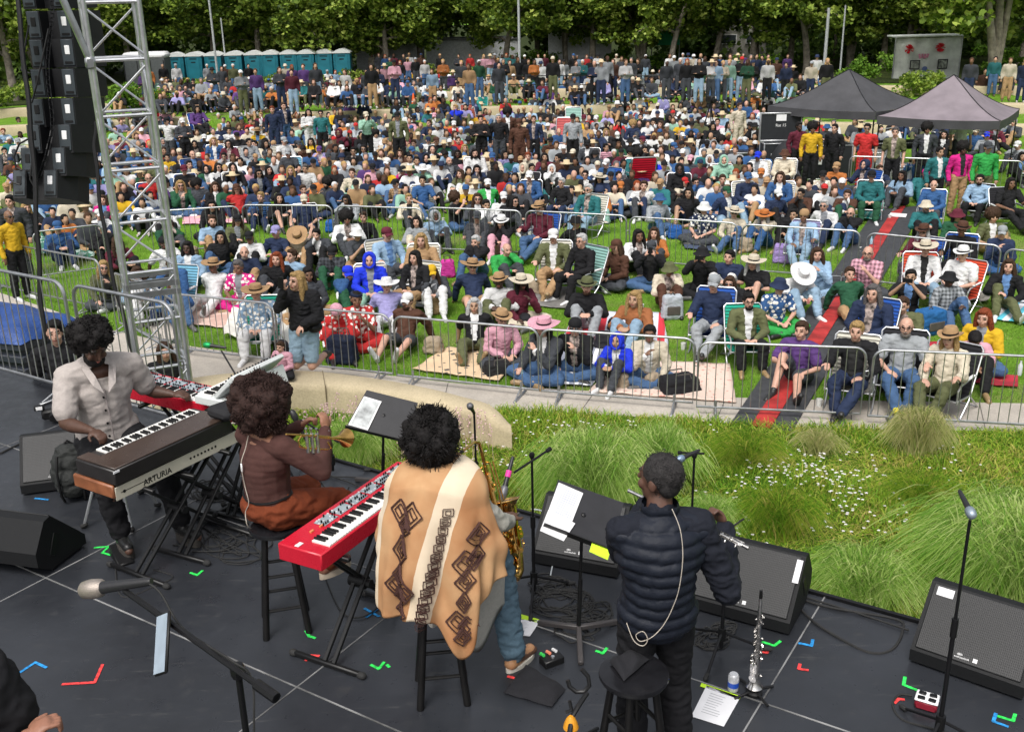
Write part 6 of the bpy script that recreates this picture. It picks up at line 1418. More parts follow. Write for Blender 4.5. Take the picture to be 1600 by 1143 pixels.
text('moog', .13, mat('logo_grey', (.12, .13, .14), .5), q, (.0, -.258, .035), axes((1, 0, 0), (0, -.97, -.25)), ext=.001)
g = G(); g.box((0, 0, 0), (.3, .22, .09), (.1, .1, axm), bev=.03); o = g.obj('cloth_bag', mat('black_cloth3', (.014, .014, .016), .85, bump=.5)); o.location = st(358, 640, 1.03); tag(o, 'small black cloth bag on the end of the electric piano', 'bag')
xstand('keyboard_stand', cm+V3(.02, .12, 0), axm, .92, .6, 'black stand under the pale synthesizer', .3)
# --- music stands
def mstand(TL, TR, BR, BL, base, label, dt, db):
    q = [ptd(*TL, dt), ptd(*TR, dt), ptd(*BR, db), ptd(*BL, db)]; b = Vector((base[0], base[1], SZ)); r = empty('music_stand', b, 0, label, 'music stand', 'black music stands on the stage')
    q = [v-b for v in q]; n = (q[1]-q[0]).cross(q[3]-q[0]).normalized(); n = -n if n.dot(FW) > 0 else n
    g = G(); vs = q+[v-n*.006 for v in q]; g.add(vs, [(0, 1, 2, 3), (7, 6, 5, 4), (0, 4, 5, 1), (1, 5, 6, 2), (2, 6, 7, 3), (3, 7, 4, 0)]); g.obj('desk', mat('stand_black', (.02, .02, .023), .5), r, smooth=False)
    e = (q[2]-q[3]); u = (q[0]-q[3]).normalized(); l = G(); l.add([q[3], q[2], q[2]+n*.045, q[3]+n*.045, q[3]-u*.006, q[2]-u*.006, q[2]+n*.045-u*.006, q[3]+n*.045-u*.006], [(0, 1, 2, 3), (7, 6, 5, 4), (0, 4, 5, 1), (3, 2, 6, 7), (0, 3, 7, 4), (1, 5, 6, 2)]); l.obj('ledge', BLKS, r, smooth=False)
    m = (q[0]+q[1]+q[2]+q[3])/4-n*.03; g = G(); g.cyl((0, 0, .12), m, .011, n=10); g.cyl((0, 0, .1), m*.5, .015, n=10); g.cap(m, .02, m+n*.02, .02, 8, 2); g.obj('pole', BLKS, r)
    for k in range(3):
        a = .5+k*2.094; g = G(); d = V3(math.cos(a), math.sin(a), 0); g.box(d*.15+V3(0, 0, .05), (.32, .035, .035), axes(d*.3-V3(0, 0, .06), V3(0, 0, 1)), bev=.006); g.obj('leg', mat('stand_leg', (.05, .045, .045), .5), r)
    return b, q, n
def sheet_on(b, q, n, uv, off, name, m, parent=None, th=.0015):
    def S(u, v): return b+q[0].lerp(q[1], u).lerp(q[3].lerp(q[2], u), v)+n*off
    g = G(); P = [S(*c) for c in uv]; P2 = [p+n*th for p in P]; g.add(P+P2, [(3, 2, 1, 0), (4, 5, 6, 7), (0, 1, 5, 4), (1, 2, 6, 5), (2, 3, 7, 6), (3, 0, 4, 7)]); return g.obj(name, m, parent, smooth=False), S
B2, q2, nn2 = mstand((872, 749), (975, 785), (952, 862), (848, 822), (.4, 5.75), 'black music stand with white sheets and a neon sticker beside the flute player', 6.55, 6.3)
o, S_ = sheet_on(B2, q2, nn2, [(.02, .06), (.4, .1), (.36, .98), (.0, .8)], .004, 'sheet_music', PAPER); tag(o, 'white sheet of music on the music stand, upper page', 'sheet music')
g = G()
for i in range(12): v = .16+.045*i; a = S_(.08, v-.01); b = S_(.34, v+.012); g.add([a+nn2*.0035, b+nn2*.0035, b+nn2*.0035+(S_(.3, 1)-S_(.3, 0))*.012, a+nn2*.0035+(S_(.3, 1)-S_(.3, 0))*.012], [(0, 1, 2, 3)])
g.obj('printed_lines', mat('print_blue', (.42, .45, .58), .8), o, smooth=False)
o2, _ = sheet_on(B2, q2, nn2, [(-.0, .68), (.42, .74), (.34, 1.14), (-.02, 1.12)], .012, 'sheet_music', PAPER); tag(o2, 'white sheet of music folded over the lower edge of the music stand', 'sheet music')
o3, _ = sheet_on(B2, q2, nn2, [(.72, 1.0), (1.0, 1.02), (1.0, 1.2), (.72, 1.18)], .03, 'sticker', NEON); tag(o3, 'neon yellow sticky note on the edge of the music stand', 'sticky note')
B1_, q1, nn1 = mstand((573, 609), (653, 629), (632, 690), (540, 668), (-1.14, 8.0), 'black music stand holding a tablet before the planting', 8.35, 8.15)
o, _ = sheet_on(B1_, q1, nn1, [(.02, .18), (.36, .2), (.36, .95), (.02, .93)], .004, 'tablet', WHITE, th=.008); tag(o, 'white framed tablet on the music stand', 'tablet')
s1, _ = sheet_on(B1_, q1, nn1, [(.05, .23), (.33, .25), (.33, .9), (.05, .88)], .0135, 'screen', mat('tablet_screen', (.42, .44, .44), .2, var=.35, sc=14, bump=0), o)
# papers on the floor
def floor_paper(pix, m, label, name='paper', edge=None, lines=True):
    P = [st(x, y, .006) for x, y in pix]; g = G(); g.add(P+[p-V3(0, 0, .002) for p in P], [(0, 1, 2, 3), (7, 6, 5, 4), (0, 4, 5, 1), (1, 5, 6, 2), (2, 6, 7, 3), (3, 7, 4, 0)]); o = g.obj(name, m, smooth=False); tag(o, label, 'paper')
    if lines:
        k = G()
        for i in range(9): a = P[0].lerp(P[3], .18+.075*i).lerp(P[1].lerp(P[2], .18+.075*i), .2); b = P[0].lerp(P[3], .18+.075*i).lerp(P[1].lerp(P[2], .18+.075*i), .5+.3*random.random()); d = (P[3]-P[0])*.012; k.add([a+V3(0, 0, .001), b+V3(0, 0, .001), b+d+V3(0, 0, .001), a+d+V3(0, 0, .001)], [(0, 1, 2, 3)])
        k.obj('handwriting', mat('ink', (.25, .25, .28), .8), o, smooth=False)
    return o
floor_paper([(1104, 1070), (1157, 1088), (1131, 1134), (1080, 1118)], PAPER, 'white set list with neon edge on the stage by the drink can')
floor_paper([(1096, 1066), (1158, 1087), (1155, 1092), (1094, 1071)], NEON, 'neon yellow strip above the set list by the can', lines=False)
floor_paper([(800, 967), (845, 968), (828, 993), (790, 990)], PAPER, 'white sheet with neon edge on the stage by the brown shoe')
floor_paper([(812, 958), (846, 968), (844, 973), (806, 964)], NEON, 'neon yellow strip beside the brown shoe', lines=False)
# tape marks
TCOL = {'g': (.03, .7, .1), 'r': (.75, .05, .05), 'b': (.02, .25, .6)}; TNM = {'g': 'green', 'r': 'red', 'b': 'blue'}
def mark(c, pts, where):
    P = [st(x, y, .003) for x, y in pts]; g = G()
    for i in range(len(P)-1): a, b = P[i], P[i+1]; d = b-a; g.box((a+b)/2+V3(0, 0, .0004*i), (d.length+.012, .02, .001), (0, 0, math.atan2(d.y, d.x)))
    tag(g.obj('tape_mark', mat('tape_'+TNM[c], TCOL[c], .8, var=.35, sc=40, bump=.2), smooth=False), '%s tape mark on the stage floor %s' % (TNM[c], where), 'tape mark', 'tape marks on the stage floor')
for m_ in [('b', [(32, 1049), (55, 1034), (72, 1042)], 'at the far left of the foreground'), ('r', [(98, 1068), (148, 1065), (160, 1038)], 'in the left foreground, shaped like a tick'), ('r', [(478, 1031), (486, 1023), (498, 1024)], 'between the first stool and the piano stand'),
           ('b', [(570, 950), (592, 962)], 'crossed behind the piano stand, first stroke'), ('b', [(573, 963), (590, 950)], 'crossed behind the piano stand, second stroke'), ('g', [(580, 1038), (592, 1044), (600, 1034)], 'under the foot of the red piano stand'), ('g', [(478, 985), (483, 993), (492, 996)], 'at the near left foot of the piano stand'),
           ('g', [(148, 855), (170, 853), (160, 863), (178, 868)], 'at the left foot of the front X stand'), ('g', [(298, 894), (308, 898), (316, 891)], 'at the right foot of the front X stand'), ('b', [(55, 778), (75, 780)], 'below the backpack monitor'), ('r', [(795, 1043), (806, 1040)], 'left of the black cloth, upper'), ('r', [(794, 1056), (806, 1059)], 'left of the black cloth, lower'),
           ('g', [(1192, 1002), (1210, 1008), (1219, 1001)], 'at the monitor corner behind the soprano sax'), ('r', [(1186, 1017), (1198, 1019), (1201, 1013)], 'just left of the long floor seam'), ('b', [(1249, 1004), (1268, 1008), (1270, 999)], 'right of the long floor seam, upper'), ('r', [(1262, 1046), (1248, 1044), (1250, 1037)], 'right of the long floor seam, lower'),
           ('g', [(1414, 1057), (1412, 1069), (1432, 1077)], 'at the left corner of the right monitor'), ('r', [(1398, 1097), (1404, 1091), (1412, 1092)], 'beside the stomp box at right'), ('b', [(1556, 1114), (1552, 1126), (1574, 1134)], 'at the right corner of the right monitor, outer'), ('g', [(1560, 1118), (1583, 1125), (1586, 1115)], 'at the right corner of the right monitor, inner'), ('g', [(932, 1016), (942, 1020), (948, 1012)], 'behind the seat of the front stool'), ('g', [(605, 1038), (608, 1041)], 'small dot by the piano stand')]: mark(*m_)
# cables
def fl(*pts): return [st(x, y, .008) for x, y in pts]
CB = [(fl((1250, 935), (1300, 950), (1400, 968), (1410, 985), (1395, 1012), (1360, 1018), (1310, 995), (1270, 970), (1245, 945)), .009, 'thick black cable looped on the floor between the two right monitors'),
      (fl((1420, 985), (1330, 955), (1250, 930)), .007, 'straight black cable beside the looped cable'), (fl((1425, 1087), (1405, 1085), (1395, 1100), (1410, 1122), (1450, 1135), (1500, 1150)), .007, 'black lead curling round the stomp box'),
      (fl((180, 880), (190, 930), (240, 915), (270, 900), (240, 890)), .005, 'thin lead near the foreground microphone'), (fl((270, 850), (330, 852), (380, 845), (350, 860), (300, 862)), .006, 'lead under the X stands'),
      (fl((500, 880), (530, 950), (560, 965), (590, 950), (600, 930)), .005, 'lead hanging below the red piano'), (fl((0, 708), (40, 690), (100, 672), (180, 655)), .01, 'thick cable along the left of the stage'),
      (fl((490, 735), (560, 760), (600, 790), (560, 800), (520, 775), (500, 750)), .006, 'lead looping below the tablet stand'), (fl((500, 745), (580, 748), (640, 770)), .006, 'lead crossing below the music stand'), (fl((440, 760), (470, 790), (520, 800), (545, 760)), .006, 'lead behind the trumpet player')]
rr = random.Random(4)
for k, (cx, cy, n, w) in enumerate([(880, 940, 7, 45), (925, 955, 5, 30), (860, 915, 5, 30), (1115, 1000, 5, 28), (1130, 985, 4, 20), (370, 850, 6, 45), (330, 770, 4, 30), (700, 900, 3, 30), (900, 985, 3, 35)]):
    pts = []
    for i in range(n):
        a0 = rr.uniform(0, 6); ox, oy = rr.gauss(0, w*.25), rr.gauss(0, w*.13)
        for j in range(9): a = a0+j*.8; q = w*rr.uniform(.5, 1.15); pts.append((cx+ox+q*math.cos(a), cy+oy+q*.5*math.sin(a)))
    CB.append((fl(*pts), .0055, 'tangled %d' % k))
for i, (pts, rad, lab) in enumerate(CB):
    if lab.startswith('tangled'): lab = 'black lead in the tangle %s' % ['round the foot of the sheet music stand', 'beside the foot of the sheet music stand', 'below the tablet side of the monitor', 'at the foot of the clip stand by the can', 'close to the drink can', 'behind the second X stand', 'under the electric piano', 'under the red stage piano', 'in front of the sheet music stand'][int(lab.split()[1])]
    pts = [p+V3(0, 0, .006*math.sin(k+i)) for k, p in enumerate(pts)]; lead(pts, rad, lab, grp='black leads on the stage floor')
lead([st(830, 795, .01), st(850, 800, .01), st(870, 830, .01), st(860, 900, .01)], .006, 'pale cable at the stage edge behind the saxophone', m=mat('pale_cable', (.35, .38, .4), .5))
# boxes, pedals, can, backpack, cloths
r = empty('stomp_box', st(1447, 1103, 0), math.radians(-30), 'red stomp box with a white top and four black pads', 'stomp box'); g = G(); g.box((0, 0, .03), (.125, .1, .06), bev=.012); g.obj('case', mat('wine_red', (.25, .015, .03), .35), r); g = G(); g.box((0, 0, .063), (.13, .105, .012), bev=.01); g.obj('top_plate', WHITE, r); g = G(); [g.box((x, y, .071), (.042, .034, .01), (0, 0, .4*x*y*300), bev=.006) for x in (-.03, .03) for y in (-.024, .024)]; g.obj('pads', DARK, r)
r = empty('effects_pedal', st(862, 1035, 0), .5, 'small black pedal with coloured plugs near the music stand foot', 'pedal'); g = G(); g.box((0, 0, .025), (.14, .09, .05), bev=.006); g.obj('case', BLKS, r); g = G(); g.cyl((0, -.015, .05), (0, -.015, .062), .012, n=10); g.obj('footswitch', ALU, r)
for i, c in enumerate([(.05, .6, .1), (.8, .25, .15), (.7, .7, .7)]): g = G(); g.cyl((-.045+.045*i, .06, .05), (-.045+.045*i, .02, .06), .011, n=8); g.obj('plug', mat('plug%d' % i, c, .5), r)
p = st(1145, 1078); r = empty('drink_can', p, 0, 'white and blue drink can beside the soprano saxophone', 'can'); g = G(); g.lathe([(.022, 0), (.031, .006), (.033, .015), (.033, .108), (.026, .12), (.024, .122)], n=24); g.obj('can', mat('can_white', (.65, .66, .68), .25, .4, bump=0), r); g = G(); g.lathe([(.0333, .035), (.0333, .07)], n=24); g.obj('blue_label', mat('can_blue', (.02, .08, .45), .3, bump=0), r); g = G(); g.lathe([(.024, .1195), (.001, .118)], n=24); g.obj('lid', ALU, r)
def cloth_pile(name, pix, h, label, m, cat, z=0, base=None):
    P = [st(x, y, z) for x, y in pix]; g = G()
    def f(u, v): q = P[0].lerp(P[1], u).lerp(P[3].lerp(P[2], u), v); return q+V3(0, 0, .012+h*(math.sin(math.pi*min(1, max(0, u)))*math.sin(math.pi*v))**.35*(.75+.25*math.sin(u*9+v*3))+.008*noise.noise(q*14))
    g.grid(f, 24, 18); return tag(g.obj(name, m, sharp=180), label, cat)
CLK = mat('black_towel', (.011, .011, .014), .9, sc=30, bump=.6)
cloth_pile('folded_cloth', [(822, 1040), (884, 1078), (862, 1106), (786, 1084)], .06, 'black folded cloth lying on the stage floor', CLK, 'cloth')
cloth_pile('folded_cloth', [(952, 1036), (985, 1020), (1015, 1032), (975, 1065)], .05, 'dark folded cloth on the seat of the front stool', CLK, 'cloth', z=.78)
# horn stand bottom centre
r = empty('instrument_stand', st(905, 1175), 0, 'saxophone stand with black cradle and orange base near the bottom edge', 'instrument stand'); B = Vector(r.location)
g = G(); arc = [ptd(886+8*math.cos(0), 1060, 5.0)]; pts = [ptd(x, y, 4.95) for x, y in [(887, 1062), (890, 1072), (900, 1080), (913, 1080), (921, 1070), (919, 1056), (909, 1045)]]; g.tube([p-B for p in pts], .011, 8); g.obj('cradle', BLKS, r)
g = G(); g.tube([p-B for p in (ptd(917, 1082, 4.95), ptd(905, 1100, 4.9), ptd(893, 1120, 4.9), ptd(890, 1145, 4.85))], .013, 8); g.tube([p-B for p in (ptd(890, 1094, 4.9), ptd(893, 1108, 4.9), ptd(884, 1112, 4.9))], .009, 6); g.obj('stem', BLKS, r)
g = G(); g.lathe([(.038, -.02), (.034, .0), (.022, .03), (.01, .045)], ptd(892, 1130, 4.9)-B, (0, 0, 1), 16); g.obj('base_cup', mat('amber_plastic', (.65, .28, .02), .4), r)
for k in range(3): a = 1+k*2.09; g = G(); g.cyl(V3(0, 0, .1)+(ptd(892, 1138, 4.9)-B)*.0, V3(.22*math.cos(a), .22*math.sin(a), .012), .01, n=8); g.obj('leg', BLKS, r)
g = G(); g.cyl((0, 0, .1), ptd(892, 1138, 4.9)-B, .012); g.obj('pole', BLKS, r)
# backpack
r = empty('backpack', st(120, 775), .3, 'black backpack leaning behind the electric piano', 'backpack'); g = G(); g.ell((0, 0, .24), (.17, .12, .24)); g.ell((0, -.1, .17), (.13, .07, .13)); g.ell((0, .02, .42), (.12, .08, .07)); me = remesh(g, .012, 3, 'bag_body', [mat('nylon', (.016, .018, .017), .75, sc=12, bump=.5, bd=.01)], .012, 9); mobj('bag_body', me, r)
g = G(); [g.tube([(x, -.115, .44), (x*1.2, -.17, .3), (x*1.15, -.17, .1), (x, -.12, .02)], .012, 6) for x in (-.08, .08)]; g.tube([(-.05, .02, .47), (0, .02, .52), (.05, .02, .47)], .012, 6); g.obj('straps', DARK, r)
# sustain pedals by the X stand
r = empty('expression_pedal', st(190, 872), .6, 'black foot pedal at the left foot of the X stand', 'pedal'); g = G(); g.box((0, 0, .035), (.11, .26, .03), (.22, 0, 0), bev=.006); g.box((0, 0, .012), (.12, .27, .02), bev=.004); g.obj('treadle', BLKS, r)
r = empty('piano_bench', (0, 0, 0), 0, 'chrome legged stool under the piano player', 'stool')
# tarp covered cases at left behind the rail
TARP = mat('blue_tarp', (.02, .06, .22), .45, var=.2, sc=3, bump=.6, bd=.03); p = Vector((-7.6, 14.2, 0))
r = empty('cart', p, math.radians(-20), 'stack of dark slatted crates under a blue tarp behind the stage rail', 'crates'); g = G()
for z in range(7): g.box((0, 0, .12+z*.18), (2.3, 1.1, .1), bev=.01)
g.box((0, 0, .64), (2.2, 1.0, 1.26)); g.obj('crates', mat('crate_dark', (.03, .035, .05), .6), r)
g = G(); g.grid(lambda u, v: ((u-.5)*2.35, (v-.5)*1.15, 1.26+.3*(math.sin(math.pi*u)*math.sin(math.pi*v))**.4+.07*noise.noise(V3(u*5, v*4, 2))), 30, 18); t_ = g.obj('tarp', TARP, sharp=180); t_.location = p; t_.rotation_euler = (0, 0, math.radians(-20)); tag(t_, 'crumpled blue tarp over the crates behind the stage rail', 'tarp')
# small camera on the stage edge and soprano sax
r = empty('camera_rig', st(85, 655), .4, 'small black camera rig on the stage floor behind the piano player', 'camera'); g = G(); g.box((0, 0, .07), (.22, .1, .1), bev=.02); g.cyl((.0, -.05, .07), (.0, -.16, .07), .04, n=14); g.box((-.12, 0, .15), (.1, .06, .05), bev=.01); g.obj('camera_body', DARK, r); g = G(); g.box((-.12, -.035, .155), (.06, .01, .03)); g.obj('screen', WHITE, r)
BRASS = mat('lacquered_brass', (.72, .43, .13), .2, 1.0, var=.15, sc=25, bump=.05); SILV = mat('silver_plate', (.62, .6, .58), .22, 1.0, var=.2, sc=25, bump=.05)
def keywork(g, a, b, r0, r1, n, seed, side):
    rr = random.Random(seed); d = (b-a).normalized(); s1 = d.cross(side).normalized(); s2 = d.cross(s1)
    for i in range(n):
        t = (i+.5)/n; p = a.lerp(b, t); rad = r0+(r1-r0)*t; an = rr.uniform(-1.2, 1.2); o = s2*math.cos(an)+s1*math.sin(an)
        if o.dot(FW) > 0: o = -o
        q = p+o*(rad+.004); kr = rr.uniform(.35, .75)*(rad+.006); g.cyl(q, q+o*.006, kr, n=12); g.cyl(q+o*.006, q+o*.012, .003, n=6)
    for s in (-1, 1):
        o = (s1*s*.8-FW*.6).normalized(); g.tube([a.lerp(b, t)+o*(r0+(r1-r0)*t+.01) for t in (.05, .3, .6, .95)], .0028, 5)
        for i in range(8): t = .08+i*.12; p = a.lerp(b, t)+o*(r0+(r1-r0)*t); g.cyl(p, p+o*.012, .003, n=5)
def place_world(r): pass
p = st(1178, 1083); top = V3(p.x, p.y, 0); hh = hof(p.x, p.y, 922); r = empty('soprano_saxophone', p, 0, 'silver soprano saxophone standing on a floor stand', 'saxophone')
a = V3(.0, 0, hh*.93); b = V3(-.005, 0, .07); g = G(); g.lathe([(.004, 0), (.009, .03), (.0125, .12), (.02, hh*.55), (.026, hh*.78), (.035, hh*.84), (.052, hh*.87)], (0, 0, hh*.95), (0, 0, -1), 20); g.obj('body', SILV, r)
g = G(); g.cyl((0, 0, hh*.93), (0, 0, hh), .011, .009); g.obj('mouthpiece', DARK, r); g = G(); keywork(g, V3(0, 0, hh*.78), V3(0, 0, .12), .011, .026, 34, 3, V3(1, 0, 0)); g.obj('keys', SILV, r)
r = empty('floor_stand', p, 0, 'low black stand under the soprano saxophone', 'instrument stand'); g = G(); g.lathe([(.05, .0), (.05, .02), (.01, .05)], n=16); g.obj('peg', DARK, r)
for k in range(4): g = G(); a_ = .4+k*1.57; g.cyl((0, 0, .03), (.14*math.cos(a_), .14*math.sin(a_), .01), .008, n=6); g.obj('leg', BLKS, r)
# ================================================================== PERFORMERS
def frz(f): return math.atan2(f[0], -f[1])
SK3 = omat('skin_detailed', .5, .12, 35, bump=.18, spec=.4); CL2 = omat('cloth_fine', .88, .1, 60, bump=.4); 
def Jp(d):
    """R = the person's right (x<0), L = left; person faces -Y"""
    J = {k: Vector(d[k]) for k in ('H', 'C', 'N', 'Hd')}
    for k in ('sh', 'el', 'wr', 'hd', 'kn', 'an', 'toe'): J[k] = (Vector(d[k+'R']), Vector(d[k+'L']))
    return J
def performer(loc, f, d, skin, label, yaw=0, pitch=0, fat=1.0, s=1.0, hs=1.07, curl=.9):
    J = Jp(d); R = Matrix.Rotation(yaw, 3, 'Z') @ Matrix.Rotation(pitch, 3, 'X'); g = G()
    H, C, N, Hd = J['H'], J['C'], J['N'], J['Hd']
    g.ell(H+V3(0, 0, .02), (.16*fat, .125*fat, .12)); g.cap(H+V3(0, 0, .05), .125*fat, C, .135*fat); g.ell(C+(N-C)*.25, (.175*fat, .12*fat, .16)); g.cap(C+(N-C)*.85, .075, Hd-R@V3(0, -.01, .06), .056)
    for k in (0, 1):
        S, E, W_ = J['sh'][k], J['el'][k], J['wr'][k]
        g.cap(C+(N-C)*.7, .085*fat, S, .062*fat); g.cap(S, .06*fat, S.lerp(E, .5), .052*fat); g.cap(S.lerp(E, .5), .052*fat, E, .042); g.cap(E, .042, E.lerp(W_, .3), .043*fat); g.cap(E.lerp(W_, .3), .043*fat, W_, .027)
        hand(g, W_, J['hd'][k], side=(1 if k == 0 else -1), curl=curl, s=1.03, up=V3(0, -.3, 1))
        K, A, T = J['kn'][k], J['an'][k], J['toe'][k]; hp = H+V3((-.09, .09)[k], 0, 0)
        g.cap(hp, .095*fat, K, .062*fat); g.cap(K, .06, K+(A-K)*.3, .062*fat); g.cap(K+(A-K)*.3, .062*fat, A, .038); g.cap(A+V3(0, .02, -.03), .036, T, .03)
    headprims(g, Hd, R, hs); me = remesh(g, .0085, 2, 'body', [SK3, EYE, LIP]); inv = R.inverted(); mi = []
    for p in me.polygons:
        c = inv@(p.center-Hd)/hs; m = 0
        if c.y < -.06:
            if abs(abs(c.x)-.032) < .014 and abs(c.z-.012) < .008: m = 1
            elif abs(abs(c.x)-.033) < .02 and abs(c.z-.041) < .005: m = 1
            elif abs(c.x) < .024 and abs(c.z+.055) < .009: m = 2
        mi.append(m)
    me.polygons.foreach_set('material_index', mi)
    o = mobj('person', me, color=skin, loc=loc); o.rotation_euler = (0, 0, frz(f)); o.scale = (s,)*3; tag(o, label, 'person', 'musicians on the stage')
    return o, J, Matrix.Translation(Hd) @ (R.to_4x4() @ Matrix.Diagonal((hs, hs, hs, 1)))
def frizz(name, fn, N, rad, L, col, parent, M, seed=1, w=.006, face=True):
    """many short curls over an ellipsoid"""
    r = np.random.RandomState(seed); d = r.normal(size=(N, 3)); d /= np.linalg.norm(d, axis=1)[:, None]; k = ~((d[:, 1] < -.35) & (d[:, 2] < .35)); d = d[k]; c, R_ = fn; n = len(d)
    bump_ = np.array([noise.noise(Vector(q)*3.2+Vector((seed, 0, 0))) for q in d]); rr_ = (1+.3*bump_)*r.uniform(.72, 1.03, n)
    P = np.array(c)+d*np.array(R_)*rr_[:, None]; t = r.normal(size=(n, 3)); ln = d*L*.6+t*L*.45
    V = np.zeros((n, 6, 3)); ln = d*L*.3+t*L*.4; sd = np.cross(d, t); sd /= np.linalg.norm(sd, axis=1)[:, None]; q = np.cross(sd, d)
    for i in range(3): cpt = P+ln*(i/2.)+q*L*.35*math.sin(i*1.6); V[:, 2*i] = cpt-sd*w; V[:, 2*i+1] = cpt+sd*w
    me = bpy.data.meshes.new(name); me.from_pydata(V.reshape(-1, 3).tolist(), [], [f for a in range(n) for f in ((6*a, 6*a+1, 6*a+3, 6*a+2), (6*a+2, 6*a+3, 6*a+5, 6*a+4))]); me.materials.append(HAIR)
    o = mobj(name, me, parent, col); o.matrix_local = M; return o
def afro(parent, M, c, R_, col, N=9000, seed=2, L=.035):
    N = int(N*2.2); L *= .75
    g = G(); g.ell(c, tuple(v*.93 for v in R_), n=24, m=16); r = random.Random(seed)
    for i in range(40):
        a = i*2.4; z = -.9+1.8*i/40; q = math.sqrt(1-z*z)
        if math.sin(a) < -.4 and z < .3: continue
        k_ = .78+.2*r.random(); g.ell((c[0]+R_[0]*k_*q*math.cos(a), c[1]+R_[1]*k_*q*math.sin(a), c[2]+R_[2]*k_*z), R_[0]*.27, n=10, m=7)
    me = remesh(g, .012, 1, 'hair', [HAIR], .008, 30); q = mobj('hair', me, parent, col); q.matrix_local = M; frizz('curls', (c, R_), N, R_[0], L, col, q, Matrix.Identity(4), seed, .0022); return q
def laces(): pass
def shoe(J, k, parent, col, sole=(.03,)*3, thick=.0, name='shoe'):
    A, T = J['an'][k], J['toe'][k]; d = (T-(A+V3(0, .03, -.03))); d.z = 0; d.normalize(); z = A.z-.075
    g = G(); g.cap(V3(A.x, A.y, z+.035)-d*.03, .045, V3(A.x, A.y, z+.035)+d*.16, .038); g.ell((A.x, A.y, A.z-.005), (.05, .055, .06)); me = remesh(g, .009, 2, name, [mat('shoe_leather_%d' % int(col[0]*100), col, .35, bump=.15)]); o = mobj(name, me, parent)
    s = G(); n = 20; P = []
    side = V3(-d.y, d.x, 0)
    for i in range(n): t = 2*math.pi*i/n; P.append(V3(A.x, A.y, 0)+d*(.06+.135*math.cos(t))+side*(.05+.006*math.cos(t))*math.sin(t))
    s.prism([(p.x, p.y) for p in P], (0, 0, z-.02-thick), (1, 0, 0), (0, 1, 0), (0, 0, 1), .035+thick); s.obj('sole', mat('sole_%d' % int(sole[0]*100), sole, .7), o); return o
def vhem(g): return g
# ---- 1. saxophone player in a poncho (seen from behind)
d = dict(H=(0, 0, .9), C=(0, -.05, 1.2), N=(0, -.11, 1.44), Hd=(.02, -.17, 1.6), shR=(-.19, -.08, 1.34), shL=(.19, -.08, 1.34), elR=(-.33, -.2, 1.1), elL=(.3, -.26, 1.16), wrR=(-.33, -.42, 1.0), wrL=(.0, -.42, 1.3), hdR=(.1, -1, .1), hdL=(-.7, -.6, .1),
         knR=(-.25, -.42, .72), knL=(.2, -.4, .6), anR=(-.36, -.34, .09), anL=(.2, -.42, .3), toeR=(-.44, -.5, .04), toeL=(.24, -.55, .26))
f3 = (.28, .96); o3, J3, M3 = performer((-.47, 5.22, SZ), f3, d, (.11, .055, .035), 'person with big black hair in an orange patterned poncho playing the saxophone', yaw=-.35, pitch=.1)
afro(o3, M3, (0, .045, .03), (.142, .142, .155), (.01, .008, .008), 9000, 3, .045)
me = remesh(shirt_g(J3, True, .92, .014), .011, 3, 'shirt', [CL2], .008, 8); mobj('shirt', me, o3, (.36, .35, .31))
me = remesh(pants_g(J3, True, 1.05, .028), .011, 3, 'jeans', [CL2], .012, 9); mobj('jeans', me, o3, (.09, .15, .2))
for k in (0, 1): shoe(J3, k, o3, (.42, .22, .11), (.6, .57, .5), .005)
bd = G(); bd.ell((0, -.05, -.1), (.06, .05, .05)); q = mobj('beard', remesh(bd, .01, 1, 'beard', [HAIR], .006, 40), o3, (.01, .008, .008)); q.matrix_local = M3
# long shirt tail
g = G(); g.grid(lambda u, v: (-.16-.16*u, -.02-.3*u+.02*math.sin(v*9), .98-.62*v-.1*math.sin(u*5)), 10, 12, .006); g.obj('shirt_tail', CL2, o3, color=(.42, .41, .37), sharp=180)
# poncho
PO = V3(0, -.05, 0)
def ponc(u, t):
    """u: 0..1 round the body starting at the person's left front, back at .5; t: neck 0 -> hem 1"""
    a = -math.pi/2+2*math.pi*u  # angle, 0.5 -> back(+y)
    cx, cy = math.cos(a), math.sin(a); back = max(0, cy); 
    q_ = min(1, t/.34); sh = math.sin(q_*math.pi/2); rx = .085+.215*sh+.065*sm(.3, .8, t); ry = .085+.115*sh+.05*sm(.3, 1, t)*(1 if cy > 0 else 1.6)
    drop = .04+.055*sh*abs(cx) ; hem = .62+.10*max(0, cy)-.03*abs(cx)
    if cy > -.3: hem += .26*math.exp(-((a-math.pi/2+.62+math.pi*0)**2)*0) * 0
    # long pointed corner on the person's right-back (x<0), short over the arms
    ua = (u-.5)
    hem += .23*math.exp(-((ua-.10)/.045)**2) + .04*math.exp(-((ua+.13)/.07)**2) - .16*math.exp(-((ua-.23)/.07)**2) - .1*math.exp(-((ua+.26)/.09)**2)
    z = 1.515 - (.03+.13*abs(cx))*(1-math.cos(q_*math.pi/2)) - .03*q_ - (hem+.02)*(max(0, t-.3)/.7)**1.03
    fold = .030*math.sin(a*8+1+1.2*t)*sm(.15, .8, t)+.016*math.sin(a*17+t*5)*sm(.25, 1, t)+.03*noise.noise(V3(a*2.2, t*5, 0))*sm(.1, .5, t)
    x = cx*(rx+fold); y = cy*(ry+fold)
    if cx < 0: x *= 1.05
    y += -.11*(1-sm(0, .45, t))-.04 + .09*sm(.2, .8, t)*max(0, cy)
    return V3(x, y, z)
